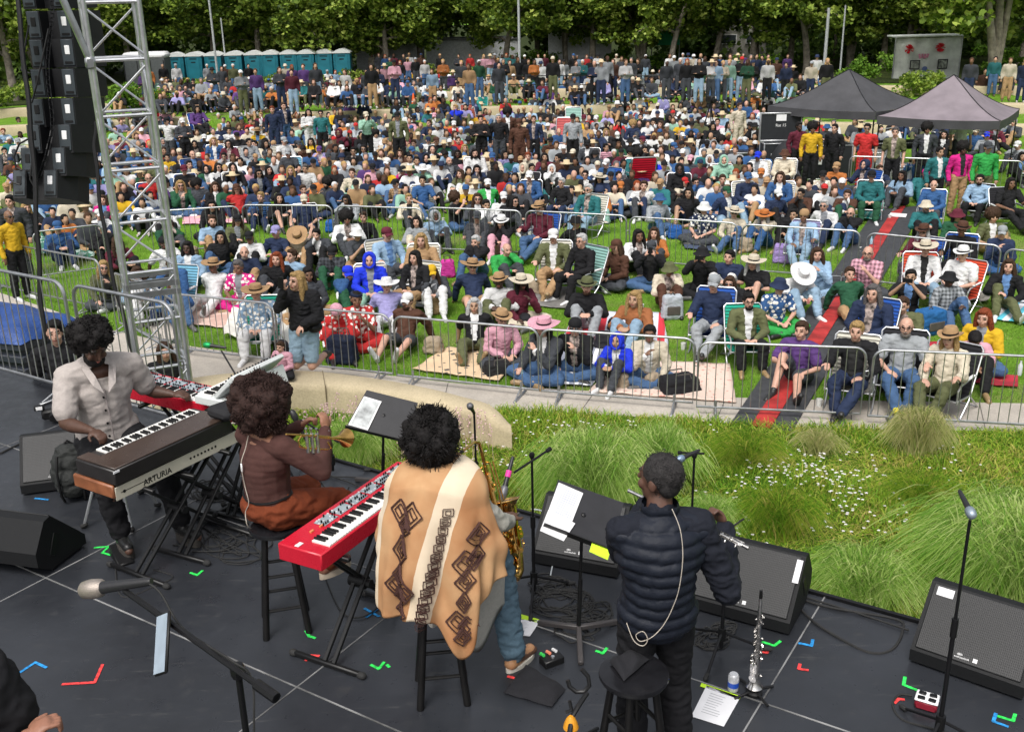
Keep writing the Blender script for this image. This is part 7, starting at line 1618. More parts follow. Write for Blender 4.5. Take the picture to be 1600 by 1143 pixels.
def nt_poncho(name, a, b):
    t = NT(name); co = t.co(); n = t.noise(co, 2.2, 4); c = t.ramp(n.outputs[0], [(.32, a), (.68, b)]); sp = t.n('SeparateXYZ'); t.l(co, sp.inputs[0]); wob = t.noise(co, 6, 3)
    def M_(op, x, y):
        m = t.n('Math'); m.operation = op
        for i, v in enumerate((x, y)):
            if hasattr(v, 'links'): t.l(v, m.inputs[i])
            else: m.inputs[i].default_value = v
        return m.outputs[0]
    X_, Z_ = sp.outputs[0], sp.outputs[2]; wv = M_('MULTIPLY', wob.outputs[0], .02)
    e = M_('ADD', M_('ADD', M_('SUBTRACT', X_, .1696), M_('MULTIPLY', Z_, .2286)), wv); f = M_('LESS_THAN', M_('ABSOLUTE', M_('SUBTRACT', e, .01), 0), .068)
    e2 = M_('ADD', M_('SUBTRACT', X_, .405), M_('MULTIPLY', Z_, .085)); f2_ = M_('LESS_THAN', M_('ABSOLUTE', e2, 0), .045)
    crc = t.ramp(n.outputs[0], [(.32, (.62, .5, .36)), (.68, (.72, .62, .48))]); c = t.mix(M_('MAXIMUM', f, f2_), c, crc); t.l(c, t.b.inputs['Base Color']); t.b.inputs['Roughness'].default_value = .92; t.b.inputs['Specular IOR Level'].default_value = .1
    n2 = t.noise(co, 160, 2); t.bump(n2.outputs[0], .35, .003); return t.m
PT = nt_poncho('poncho_tan', (.37, .17, .075), (.54, .34, .18)); PCR = nt_poncho('poncho_cream', (.62, .50, .36), (.7, .6, .45)); PDK = mat('poncho_line', (.06, .025, .02), .9, bump=.2)
NU, NV = 200, 80; g = G(); P = [[ponc(i/NU, .0+j/NV) for i in range(NU)] for j in range(NV+1)]; vs = [p for r in P for p in r]; fs = []; mi = []
for j in range(NV):
    for i in range(NU):
        u = i/NU; t = j/NV; fs.append((j*NU+i, j*NU+(i+1) % NU, (j+1)*NU+(i+1) % NU, (j+1)*NU+i)); x = vs[j*NU+i].x; y = vs[j*NU+i].y; m = 0
        if y > -.06 or True:
            c = .2-.155*t if False else None
            xc = -.155+.16*t  # stripe centre, person's right shoulder to centre
        mi.append(m)
g.add(vs, fs); g.mi = mi; po = g.obj('poncho', [PT, PCR, PDK], o3, sharp=180)
sol = po.modifiers.new('s', 'SOLIDIFY'); sol.thickness = .008; sol.offset = 1
dgm = bpy.context.evaluated_depsgraph_get(); me = bpy.data.meshes.new_from_object(po.evaluated_get(dgm)); po.modifiers.clear(); po.data = me
# printed lines lie in the poncho's own cloth: find (u,t) for back coordinates
TABLE = [(ponc(u/400, t/120), u/400, t/120) for u in range(110, 300) for t in range(4, 121)]
TA = np.array([[p.x, p.z] for p, _, _ in TABLE])
def onp(x, z):
    k = int(np.argmin((TA[:, 0]-x)**2+(TA[:, 1]-z)**2)); _, u, t = TABLE[k]; p = ponc(u, t); n = (ponc(u+.004, t)-p).cross(ponc(u, min(1, t+.01))-p)
    n = n.normalized(); n = n if n.y > 0 else -n; return V3(x, p.y, z)*1.0+n*.0125, n
g = G()
def pline(pts, w=.0065, closed=True):
    N_ = len(pts); seq = []
    for i in range(N_ if closed else N_-1):
        a, b = pts[i], pts[(i+1) % N_]; L = math.hypot(b[0]-a[0], b[1]-a[1]); k = max(1, int(L/.022))
        for s in range(k): seq.append((a[0]+(b[0]-a[0])*s/k, a[1]+(b[1]-a[1])*s/k, a[0]+(b[0]-a[0])*(s+1)/k, a[1]+(b[1]-a[1])*(s+1)/k))
    for x0, z0, x1, z1 in seq:
        L = math.hypot(x1-x0, z1-z0)+1e-6; nx, nz = -(z1-z0)/L*w/2, (x1-x0)/L*w/2; p, n = onp(x0, z0); q, _ = onp(x1, z1)
        o_ = V3(nx, 0, nz); g.add([p-o_, q-o_, q+o_, p+o_, p-o_-n*.006, q-o_-n*.006, q+o_-n*.006, p+o_-n*.006], [(0, 1, 2, 3), (0, 4, 5, 1), (3, 2, 6, 7)])
def dia(cx, cz, w, h, inner=True, skew=0):
    w *= 1.32; h *= 1.18
    for k in ((1, .62, .3) if inner else (1, .6)): pline([(cx, cz+h*k), (cx+w*k+skew, cz), (cx, cz-h*k), (cx-w*k, cz)], .009 if k == 1 else .006)
    if not inner: pline([(cx-w*.3, cz-h*.3), (cx+w*.3, cz+h*.3)], .007, False)
for (cx, cz, w, h, k) in [(.135, 1.30, .045, .055, 0), (.045, 1.31, .045, .055, 0), (.09, 1.23, .035, .045, 1), (.115, 1.09, .042, .075, 1), (.125, .945, .038, .05, 1), (.165, .88, .04, .055, 0), (.075, .88, .045, .055, 0), (.12, .815, .04, .05, 1), (.125, .72, .035, .045, 1)]: dia(cx, cz, w, h, k)
for (cx, cz, w, h, k) in [(-.29, 1.17, .036, .055, 1), (-.24, 1.04, .045, .065, 0), (-.285, 1.05, .03, .05, 1), (-.25, .94, .04, .055, 1), (-.245, .82, .03, .055, 1), (-.205, .7, .045, .06, 0), (-.26, .67, .04, .055, 0), (-.235, .6, .035, .045, 1)]: dia(cx, cz, w, h, k)
for i in range(15):
    z = 1.34-.047*i; t = (1.4-z)/.75; xc = -.155+.16*t*.98; w = .026
    pline([(xc-w, z), (xc+w, z+.004), (xc+w, z-.036), (xc-w, z-.038)], .004); pline([(xc-w*.5, z-.008), (xc+w*.5, z-.006), (xc+w*.5, z-.028), (xc-w*.5, z-.03)], .003)
    if i % 2: pline([(xc-w, z-.019), (xc+w, z-.017)], .003, False)
g.obj('woven_pattern', PDK, po, smooth=False)
# tenor sax
sx = empty('saxophone', ptd(790, 860, 6.35), 0, 'brass saxophone held by the person in the poncho', 'saxophone'); B = Vector(sx.location); dd = 6.4
def SX(x, y, dp=dd): return ptd(x, y, dp)-B
g = G(); pts = [SX(722, 705, 6.1), SX(731, 699, 6.15), SX(742, 690, 6.25), SX(749, 692, 6.3), SX(753, 706, 6.35), SX(760, 735), SX(770, 775), SX(782, 820), SX(793, 858), SX(797, 882), SX(800, 896, 6.42), SX(806, 900, 6.44), SX(810, 890, 6.46), SX(808, 868, 6.46), SX(802, 835, 6.46), SX(797, 808, 6.46), SX(793, 790, 6.46)]
P2 = []; RR = []; rad = [.006, .007, .009, .0095, .011, .014, .0175, .022, .027, .03, .032, .034, .036, .039, .044, .05, .058]
for i in range(len(pts)-1):
    for s in range(5): P2.append(pts[i].lerp(pts[i+1], s/5)); RR.append(rad[i]+(rad[i+1]-rad[i])*s/5)
for s, r_ in ((0, .058), (.5, .066), (1.0, .084)): P2.append(pts[-1].lerp(pts[-1]+(pts[-1]-pts[-2]).normalized()*.035, s)); RR.append(r_)
g.tube(P2, RR, 18); g.obj('body', BRASS, sx); g = G(); dn = (pts[-1]-pts[-2]).normalized(); e_ = P2[-1]; g.lathe([(.084, -.001), (.087, .002), (.084, .006), (.07, .003), (.045, -.03), (.001, -.04)], e_, dn, 26); g.obj('bell_rim', BRASS, sx)
g = G(); keywork(g, SX(756, 720), SX(796, 875), .016, .03, 26, 7, V3(1, 0, 0)); keywork(g, SX(812, 885, 6.42), SX(800, 815, 6.42), .038, .045, 9, 9, V3(1, 0, 0)); g.tube([SX(765, 722, 6.3), SX(780, 770, 6.3), SX(790, 830, 6.3)], .005, 6); g.tube([SX(770, 720, 6.32), SX(787, 780, 6.32)], .0045, 6)
for i in range(12): g.ell(SX(800+random.uniform(-12, 12), 815+i*7, 6.36), .017, n=9, m=6)
g.obj('keys', BRASS, sx); g = G(); g.cap(SX(716, 709, 6.05), .008, SX(724, 704, 6.12), .01, 8, 2); g.obj('mouthpiece', DARK, sx)
# hands on the saxophone
def loose_hand(parent, p, dr, s=1.0, side=1, up=V3(0, 0, 1), curl=1.1): pass
# ---- 2. trumpet player
d = dict(H=(0, 0, .9), C=(0, -.0, 1.2), N=(0, -.03, 1.43), Hd=(0, -.08, 1.585), shR=(-.18, -.02, 1.36), shL=(.18, -.02, 1.36), elR=(-.36, -.16, 1.19), elL=(.26, -.24, 1.19), wrR=(-.19, -.36, 1.37), wrL=(.06, -.37, 1.33), hdR=(.3, -.3, 1), hdL=(-.5, -.5, .5),
         knR=(-.17, -.45, .80), knL=(.16, -.45, .8), anR=(-.16, -.3, .4), anL=(.14, -.32, .4), toeR=(-.17, -.46, .33), toeL=(.15, -.48, .33))
f2 = (.62, .78); o2_, J2_, M2 = performer((-1.6, 5.98, SZ), f2, d, (.33, .16, .10), 'person with a round brown afro in a brown top playing the trumpet', yaw=-.12, fat=1.0, curl=1.2)
afro(o2_, M2, (0, .04, .03), (.178, .175, .17), (.04, .018, .014), 14000, 5, .032)
def ribs(me, f, amp, axis=2, ph=0):
    n = len(me.vertices); co = np.empty(n*3); me.vertices.foreach_get('co', co); co = co.reshape(-1, 3); no = np.empty(n*3); me.vertices.foreach_get('normal', no); no = no.reshape(-1, 3)
    wob = np.array([noise.noise(Vector(c)*4) for c in co]); co += no*(amp*np.abs(np.sin((co[:, 2]+.015*wob)*f+ph))**.6)[:, None]; me.vertices.foreach_set('co', co.ravel()); me.update(); return me
g = shirt_g(J2_, True, 1.08, .014); me = remesh(g, .009, 3, 'top', [CL2], .0025, 7); me = ribs(me, 75, .0025)
# wide neckline: drop faces above the collar line
import bmesh as bmm
def cutmesh(me, fn):
    bm = bmm.new(); bm.from_mesh(me); bmm.ops.delete(bm, geom=[f for f in bm.faces if fn(f.calc_center_median())], context='FACES'); bm.to_mesh(me); bm.free(); return me
cutmesh(me, lambda c: c.z > 1.405 and abs(c.x) < .13); mobj('top', me, o2_, (.075, .033, .028))
me = remesh(pants_g(J2_, True, 1.12, .03), .011, 3, 'trousers', [CL2], .01, 8); mobj('trousers', me, o2_, (.16, .035, .012))
g = G(); g.tube([(.17*math.cos(a), .005+.14*math.sin(a), 1.0+.01*math.cos(a*2)) for a in [i*math.pi/12 for i in range(24)]], .008, 6, closed=True); g.obj('belt', DARK, o2_)
for k in (0, 1): shoe(J2_, k, o2_, (.2, .09, .06), (.5, .42, .33), .01)
def backcord(o, pts, name, col): g = G(); P = []; 
def cord(parent, pts, r_, m, name='in_ear_cable'):
    pts = [Vector(p) for p in pts]; P = []; n = len(pts)
    for i in range(n-1):
        p = [pts[max(i-1, 0)], pts[i], pts[i+1], pts[min(i+2, n-1)]]
        for s in range(6): f = s/6; P.append(.5*((2*p[1])+(p[2]-p[0])*f+(2*p[0]-5*p[1]+4*p[2]-p[3])*f*f+(3*p[1]-p[0]-3*p[2]+p[3])*f**3))
    g = G(); g.tube(P+[pts[-1]], r_, 6); g.obj(name, m, parent)
CORD = mat('clear_cord', (.45, .4, .34), .35, bump=0)
cord(o2_, [(.0, .1, 1.44), (.01, .125, 1.36), (.015, .165, 1.28), (.02, .165, 1.2), (.015, .16, 1.1), (-.01, .165, 1.0), (.03, .17, .92), (-.0, .19, .85), (.02, .15, .8)], .003, CORD); g = G(); g.box((.015, .168, 1.24), (.014, .01, .06), bev=.004); g.obj('cable_slider', WHITE, o2_)
for z in (0, .035):
    g = G(); w = Vector(d['wrR']); e = Vector(d['elR']); a = w.lerp(e, .1+z*2); n_ = (e-w).normalized(); x_ = n_.orthogonal().normalized(); y_ = n_.cross(x_)
    for i in range(14): t = i/14*6.283; g.ell(a+x_*.036*math.cos(t)+y_*.036*math.sin(t), .0075, n=7, m=5)
    g.obj('bracelet', PAPER, o2_)
# trumpet (world pixels, about 6.35 m deep)
tr_ = empty('trumpet', ptd(495, 690, 6.25), 0, 'brass trumpet held up by the person with the brown afro', 'trumpet'); B = Vector(tr_.location)
def TX(x, y, dp=6.3): return ptd(x, y, dp)-B
g = G(); g.tube([TX(447, 678, 6.0), TX(470, 679, 6.12), TX(515, 682, 6.4)], .0055, 10); a, b = TX(470, 681, 6.15), TX(512, 684, 6.42); dB = (TX(540, 686, 6.6)-a).normalized()
g.tube([a, b], .006, 10); P2 = [b.lerp(TX(541, 684, 6.6), i/10) for i in range(11)]; g.tube(P2, [.007, .0075, .0085, .010, .0125, .016, .021, .028, .037, .048, .062], 22)
g.tube([TX(512, 690, 6.4), TX(518, 700, 6.42), TX(510, 702, 6.4), TX(478, 700, 6.2), TX(468, 697, 6.15), TX(466, 688, 6.13), TX(470, 682, 6.15)], .0058, 10); g.obj('tubing', BRASS, tr_)
g = G()
for i in range(3): c_ = TX(480+8*i, 690, 6.2+.045*i); g.cyl(c_+V3(0, 0, .055), c_-V3(0, 0, .07), .0115, n=12); g.cyl(c_+V3(0, 0, .055), c_+V3(0, 0, .085), .004, n=6); g.cyl(c_+V3(0, 0, .085), c_+V3(0, 0, .09), .009, n=10)
g.obj('valves', SILV, tr_)
# ---- 3. flute player in a puffer vest
d = dict(H=(0, 0, .95), C=(0, .02, 1.25), N=(0, -.02, 1.47), Hd=(-.005, -.06, 1.635), shR=(-.195, 0, 1.40), shL=(.18, -.01, 1.39), elR=(-.345, .03, 1.04), elL=(.11, -.30, 1.12), wrR=(-.415, -.26, 1.235), wrL=(-.03, -.34, 1.36), hdR=(.3, -.2, .9), hdL=(-.3, -.3, .9),
         knR=(-.12, -.06, .5), knL=(.12, -.02, .5), anR=(-.14, 0, .09), anL=(.12, .04, .09), toeR=(-.17, -.18, .04), toeL=(.14, -.14, .04))
f4 = (-.12, .99); o4, J4, M4 = performer((.725, 4.56, SZ), f4, d, (.12, .06, .042), 'person in a black puffer vest with short dark hair playing the flute', yaw=.75, pitch=-.03, s=1.045, curl=1.0)
q = mobj('hair', remesh((lambda g: (g.ell((0, .022, .038), (.084, .098, .09)), g.ell((0, .062, -.005), (.072, .045, .065)), g)[2])(G()), .008, 2, 'hair', [HAIR], .002, 60), o4, (.035, .032, .032)); q.matrix_local = M4
frizz('stubble_hair', ((0, .024, .038), (.084, .097, .089)), 9000, .09, .005, (.05, .046, .046), q, Matrix.Identity(4), 8, .0025)
me = remesh(shirt_g(J4, True, 1.0, .021), .0095, 3, 'sweater', [CL2], .012, 10); mobj('sweater', me, o4, (.012, .014, .022))
g = G(); H, C, N = J4['H'], J4['C'], J4['N']
g.ell(H+V3(0, .0, .0), (.195, .165, .15)); g.cap(H+V3(0, 0, .03), .165, C, .168); g.ell(C+(N-C)*.2, (.215, .155, .19)); 
for k in (0, 1): g.cap(C+(N-C)*.6, .11, J4['sh'][k]*.93+C*.07, .075)
g.cap(C+(N-C)*.75, .1, N+V3(0, 0, .045), .078)
me = ribs(remesh(g, .0095, 3, 'puffer_vest', [omat('nylon_shell', .6, .1, 20, bump=.35, spec=.25)], .0035, 12), math.pi/.062, .016); cutmesh(me, lambda c: c.z > 1.535); mobj('puffer_vest', me, o4, (.010, .013, .022))
me = remesh(pants_g(J4, True, .98, .018), .011, 3, 'trousers', [CL2], .01, 8); mobj('trousers', me, o4, (.009, .009, .011))
for k in (0, 1): shoe(J4, k, o4, (.02, .02, .02), (.03,)*3)
cord(o4, [(-.03, .09, 1.55), (-.055, .15, 1.47), (-.06, .19, 1.35), (-.045, .205, 1.2), (-.02, .205, 1.1), (.02, .2, 1.0), (.075, .195, .93), (.13, .18, .9), (.15, .17, .93), (.12, .19, .96), (.1, .2, .92), (.12, .19, .88), (.16, .17, .9), (.185, .12, .97)], .0022, CORD)
fl_ = empty('flute', ptd(1080, 810, 5.0), 0, 'silver flute held to the right by the person in the puffer vest', 'flute'); B = Vector(fl_.location); a = ptd(982, 766, 5.62)-B; b = ptd(1170, 856, 5.2)-B
g = G(); g.cyl(a, b, .0095, n=14); [g.cyl(a.lerp(b, t), a.lerp(b, t+.012), .0118, n=14) for t in (0, .3, .84, .985)]; g.obj('tube', SILV, fl_); g = G(); keywork(g, a.lerp(b, .36), a.lerp(b, .97), .0095, .0095, 15, 6, V3(0, 0, 1)); g.obj('keys', SILV, fl_)
# ---- 4. piano player
d = dict(H=(0, 0, .66), C=(-.01, -.05, 1.0), N=(-.02, -.12, 1.28), Hd=(-.04, -.21, 1.425), shR=(-.22, -.09, 1.2), shL=(.215, -.08, 1.2), elR=(-.31, -.24, .93), elL=(.33, -.01, .95), wrR=(-.19, -.49, .93), wrL=(.46, -.14, .93), hdR=(.35, -.9, -.1), hdL=(.6, -.5, .0),
         knR=(-.17, -.48, .60), knL=(.24, -.46, .60), anR=(-.12, -.5, .13), anL=(.27, -.62, .13), toeR=(-.12, -.68, .07), toeL=(.33, -.78, .07))
f1 = (.56, -.83); o1, J1, M1 = performer((-3.26, 7.58, SZ), f1, d, (.085, .042, .028), 'person with curly black hair in a pale short sleeved shirt playing the pianos', yaw=.15, pitch=.55, fat=1.2, hs=1.1, curl=.7, s=1.1)
afro(o1, M1, (0, .045, .05), (.125, .125, .115), (.01, .008, .008), 6500, 9, .03)
bd = G(); bd.ell((0, -.03, -.075), (.064, .066, .05)); q = mobj('beard', remesh(bd, .008, 1, 'beard', [HAIR], .004, 50), o1, (.012, .009, .009)); q.matrix_local = M1
g = G(); H, C, N = J1['H'], J1['C'], J1['N']; g.ell(H+V3(0, -.02, .08), (.225, .19, .17)); g.cap(H+V3(0, -.02, .12), .185, C, .185); g.ell(C+(N-C)*.25, (.225, .17, .19)); g.cap(C+(N-C)*.6, .12, N+V3(0, .01, -.01), .095)
for k in (0, 1): S, E = J1['sh'][k], J1['el'][k]; g.cap(C+(N-C)*.78, .125, S+V3(0, 0, .005), .087); g.cap(S, .087, S.lerp(E, .74), .082)
me = remesh(g, .0105, 3, 'shirt', [CL2], .007, 6, 4); cutmesh(me, lambda c: (c.z > 1.19 and abs(c.x+.02) < .075 and c.y < -.2)); mobj('shirt', me, o1, (.44, .395, .37))
g = G()
for s in (-1, 1): g.add([(-.02+s*.015, -.29, 1.1), (-.02+s*.075, -.275, 1.16), (-.02+s*.115, -.19, 1.27), (-.02+s*.085, -.15, 1.31), (-.02+s*.045, -.24, 1.22)], [(0, 1, 2, 3, 4)])
cl_ = g.obj('collar', CL2, o1, color=(.48, .43, .405), smooth=False); md = cl_.modifiers.new('s', 'SOLIDIFY'); md.thickness = .006
g = G(); g.tube([(-.02, -.245, 1.12), (-.02, -.245, 1.0), (-.01, -.24, .9), (-.01, -.23, .8), (0, -.22, .7)], .005, 6); g.obj('placket', mat('placket', (.32, .28, .27), .9), o1)
g = G(); [g.cyl((-.035, -.245+.006*i, 1.06-.1*i), (-.035, -.256+.006*i, 1.06-.1*i), .008, n=8) for i in range(4)]; g.obj('buttons', DARK, o1)
me = remesh(pants_g(J1, True, 1.42, .024), .012, 3, 'trousers', [CL2], .01, 8); mobj('trousers', me, o1, (.01, .01, .012))
for k in (0, 1): shoe(J1, k, o1, (.016, .016, .016), (.05, .045, .04), .03, 'boot')
be = bpy.data.objects.get('piano_bench'); be.location = (-3.26, 7.58, SZ); be.scale = (1.1,)*3
g = G(); g.ell((0, .02, .5), (.2, .18, .06)); g.obj('cushion', BLKS, be)
for k in range(4): a = .6+k*1.57; g = G(); g.cyl((.1*math.cos(a), .1*math.sin(a), .46), (.27*math.cos(a), .27*math.sin(a), .02), .0125, n=8); q = g.obj('leg', ALU, be); g = G(); g.cap((.26*math.cos(a), .26*math.sin(a), .025), .02, (.28*math.cos(a), .28*math.sin(a), .02), .02, 8, 2); g.obj('rubber_foot', RUBB, q)
# ---- crew and kneeling woman, toddler
random.seed(21)
n0 = len(PEOPLE)
cr = person(86, 520, 'A', '1', 'ks', '-', 'k', 'k', 'h', 1.12, .35, .35); tag(cr, 'crew person in a black tee crouching behind the stage by the piano player', 'person', 'crew beside the stage'); 
cr = person(258, 549, 'A', '1', 'Bl', '-', 'k', 'k', 'h', 1.02, -.55, .4); tag(cr, 'crew person in a black tank top standing behind the truss tower', 'person', 'crew beside the stage')
d = dict(H=(0, 0, .52), C=(.0, .02, .84), N=(-.01, 0, 1.03), Hd=(-.02, -.03, 1.18), shR=(-.17, .01, .97), shL=(.17, .02, .97), elR=(-.2, -.24, .88), elL=(.25, -.05, .72), wrR=(-.1, -.26, 1.12), wrL=(.1, -.24, .66), hdR=(.1, -.1, 1), hdL=(-.4, -.5, -.6),
         knR=(-.11, -.1, .06), knL=(.11, -.08, .06), anR=(-.1, .34, .07), anL=(.1, .36, .07), toeR=(-.1, .46, .04), toeL=(.1, .48, .04))
lc = at(478, 578, LZ); kf = (-.25, -.97); ok, Jk, Mk = performer((lc.x, lc.y+.12, LZ), kf, d, SKC['1'], 'blond person in black jacket and denim shorts kneeling on the ledge with a phone', yaw=-.5, s=1.12, hs=1.05, curl=.6); ok['group'] = 'audience sitting and standing on the lawn'
q = mobj('hair', HR['l'], ok, HRC['y']); q.matrix_local = Mk; q.scale = tuple(v*.95 for v in q.scale)
me = remesh(shirt_g(Jk, True, 1.1, .025), .011, 3, 'jacket', [CL2], .012, 9); mobj('jacket', me, ok, (.012, .012, .014)); me = remesh(pants_g(Jk, False, 1.12, .018), .011, 3, 'shorts', [CL2], .007, 9); mobj('shorts', me, ok, (.25, .36, .45))
me = remesh(shoes_g(Jk), .011, 2, 'sandals', [PLAS]); mobj('sandals', me, ok, (.02, .02, .02)); g = G(); g.ell((.18, -.03, .58), (.09, .12, .075)); g.tube([(.2, -.1, .6), (.05, -.16, .62), (-.15, -.1, .66), (-.18, .05, .7)], .012, 6); g.obj('hip_bag', DARK, ok)
ph = mobj('phone', PHONE); ph.matrix_world = ok.matrix_basis @ Matrix.Translation((-.09, -.33, 1.24)) @ Matrix.Rotation(.1, 4, 'Y'); tag(ph, 'dark phone held up by the blond kneeling person', 'phone', 'phones held up in the audience')
kid = person(438, 542, 'X', '1', 'Bs', '-', 'p', 'k', '', .62, LZ, -.4); tag(kid, 'small child in a pink sweater sitting on the ledge', 'person', 'audience sitting and standing on the lawn')
h_ = G(); h_.cap((0, 0, 0), .03, (.1, .05, .12), .022); 
# foreground shoulder and hand at the lower left corner
g = G(); c0 = ptd(-30, 1120, 3.6); g.ell(c0, (.16, .16, .3)); g.cap(c0+V3(0, 0, .1), .13, ptd(10, 1110, 3.6), .1); me = remesh(g, .012, 3, 'person', [CL2], .01, 8); o = mobj('person', me, color=(.01, .01, .012)); tag(o, 'person in black, only a shoulder and hand showing at the lower left corner', 'person', 'musicians on the stage')
g = G(); w_ = ptd(42, 1150, 3.5); g.cap(w_-V3(.1, .0, .16), .036, w_, .027); hand(g, w_, V3(.5, .35, .25), side=-1, curl=1.0); me = remesh(g, .006, 2, 'hand', [SK3]); mobj('hand', me, o, (.3, .14, .09))
# blankets, bags, hats on the lawn
BLM = {}
def nt_blanket(name, a, b, kind, sc):
    t = NT(name); co = t.co()
    if kind == 'stripe': w = t.n('TexWave'); w.inputs['Scale'].default_value = sc; w.bands_direction = 'X'; t.l(co, w.inputs[0]); f = t.ramp(w.outputs[1], [(.42, (0, 0, 0)), (.52, (1, 1, 1))])
    elif kind == 'check': w = t.n('TexChecker'); w.inputs['Scale'].default_value = sc; t.l(co, w.inputs[0]); f = w.outputs[1]
    elif kind == 'ethnic':
        w = t.n('TexWave'); w.inputs['Scale'].default_value = sc; w.bands_direction = 'X'; t.l(co, w.inputs[0]); w2 = t.n('TexVoronoi'); w2.inputs['Scale'].default_value = sc*5; w2.distance = 'MANHATTAN'; t.l(co, w2.inputs['Vector']); f = t.ramp(w2.outputs['Distance'], [(.3, (0, 0, 0)), (.4, (1, 1, 1))])
    else: w = t.noise(co, sc, 3); f = t.ramp(w.outputs[0], [(.48, (0, 0, 0)), (.55, (1, 1, 1))])
    t.l(t.mix(f, a, b), t.b.inputs['Base Color']); t.b.inputs['Roughness'].default_value = .95; n2 = t.noise(co, 60, 3); t.bump(n2.outputs[0], .4, .004); return t.m
def blanket(pix, label, a, b=None, kind='plain', sc=2, amp=.02, z=.03):
    P = [at(x, y, 0) for x, y in pix]; c = sum(P, V3(0, 0, 0))/4; d_ = P[1]-P[0]; rz = math.atan2(d_.y, d_.x); R = Matrix.Rotation(-rz, 3, 'Z'); Q = [R@(p-c) for p in P]; sd = random.uniform(0, 90)
    g = G(); g.grid(lambda u, v: (lambda q: q+V3(0, 0, z+amp*(1+noise.noise(V3(q.x*3+sd, q.y*3, 0)))+amp*.6*noise.noise(V3(q.x*9, q.y*9, sd))))(Q[0].lerp(Q[1], u).lerp(Q[3].lerp(Q[2], u), v)), 26, 22, .014)
    o = g.obj('picnic_blanket', nt_blanket('blanket_'+str(len(BLM)), a, b or tuple(v*.7 for v in a), kind, sc), sharp=180); BLM[label] = o; o.location = c; o.rotation_euler = (0, 0, rz); return tag(o, label, 'blanket', 'blankets spread on the lawn')
for a in [([(920, 614), (1150, 632), (1140, 572), (970, 566)], 'dusty pink patterned rug beside the person in a cream jumper', (.55, .25, .2), (.66, .52, .44), 'ethnic', 2.2), ([(800, 600), (925, 606), (960, 548), (850, 535)], 'white and grey striped blanket under two cross legged people', (.75, .75, .78), (.25, .27, .33), 'stripe', 2.2),
          ([(875, 540), (1045, 545), (1035, 492), (900, 488)], 'red blue and white striped woven blanket under the rust jacket', (.6, .03, .05), (.6, .62, .7), 'stripe', 1.2), ([(645, 580), (780, 598), (812, 560), (700, 545)], 'cream and black patterned mat by the white haired person', (.1, .09, .08), (.68, .5, .32), 'ethnic', 1.2),
          ([(505, 545), (590, 532), (575, 500), (500, 510)], 'white cloth on the grass before the red patterned dress', (.72, .72, .72)), ([(285, 508), (400, 520), (420, 480), (310, 470)], 'pale pink blanket under the person in a white shirt', (.62, .45, .38), (.55, .36, .3)), ([(350, 530), (455, 548), (450, 480), (370, 470)], 'large white blanket with dark edging near the front barrier', (.68, .66, .6), (.6, .58, .53), 'plain', 2, .09),
          ([(600, 478), (690, 484), (690, 462), (610, 455)], 'white sheet beside the purple polo shirt', (.7, .7, .72)), ([(285, 352), (400, 350), (400, 320), (290, 320)], 'pink and yellow printed blanket behind the second barrier', (.72, .35, .42), (.66, .6, .3), 'noise', 1.5),
          ([(60, 400), (150, 410), (140, 362), (70, 360)], 'green plaid blanket over legs at the left of the lawn', (.04, .15, .1), (.3, .4, .36), 'check', 4, .12), ([(540, 322), (590, 318), (600, 302), (550, 302)], 'pale blue cloth behind the cream pullover', (.45, .65, .7)), ([(1070, 390), (1120, 396), (1100, 362), (1060, 360)], 'dark blue picnic cloth in front of the floral shirt', (.05, .07, .12)),
          ([(720, 330), (760, 332), (770, 300), (720, 296)], 'white printed blanket over legs behind the filming person', (.72, .7, .72), (.3, .25, .3), 'noise', 2, .09), ([(1340, 345), (1372, 347), (1385, 322), (1350, 322)], 'turquoise and green striped towel at the top of the runner', (.02, .4, .35), (.4, .75, .6), 'stripe', 2.4, .06),
          ([(1545, 500), (1640, 515), (1640, 478), (1560, 468)], 'blue white and turquoise blanket at the right edge', (.1, .5, .65), (.7, .7, .74), 'stripe', 1.6), ([(890, 225+8), (1030, 240), (1040, 195), (900, 192)], 'white sheet draped over legs in the middle of the crowd', (.6, .6, .63), None, 'plain', 2, .2), ([(1370, 560), (1480, 570), (1470, 538), (1370, 532)], 'red blanket behind the bald person in grey tee', (.5, .02, .04)),
          ([(1500, 600), (1590, 608), (1590, 590), (1510, 584)], 'dark red blanket edge beside the sleeping child', (.4, .02, .04)), ([(400, 348), (470, 350), (470, 325), (405, 325)], 'slate blue blanket behind the second barrier', (.12, .12, .25)), ([(760, 302), (820, 306), (820, 290), (770, 286)], 'pink blanket in the middle of the lawn', (.7, .3, .36), (.7, .45, .5), 'stripe', 1), ([(250, 560), (300, 500), (250, 485), (230, 500)], 'mat in the grass behind the tower leg', (.5, .45, .4)),
          ([(815, 478), (900, 486), (900, 452), (830, 448)], 'grey mat below the low chairs', (.2, .19, .18)), ([(1200, 345), (1290, 350), (1300, 330), (1210, 328)], 'pale blanket left of the runner', (.6, .55, .5))]: blanket(*a)
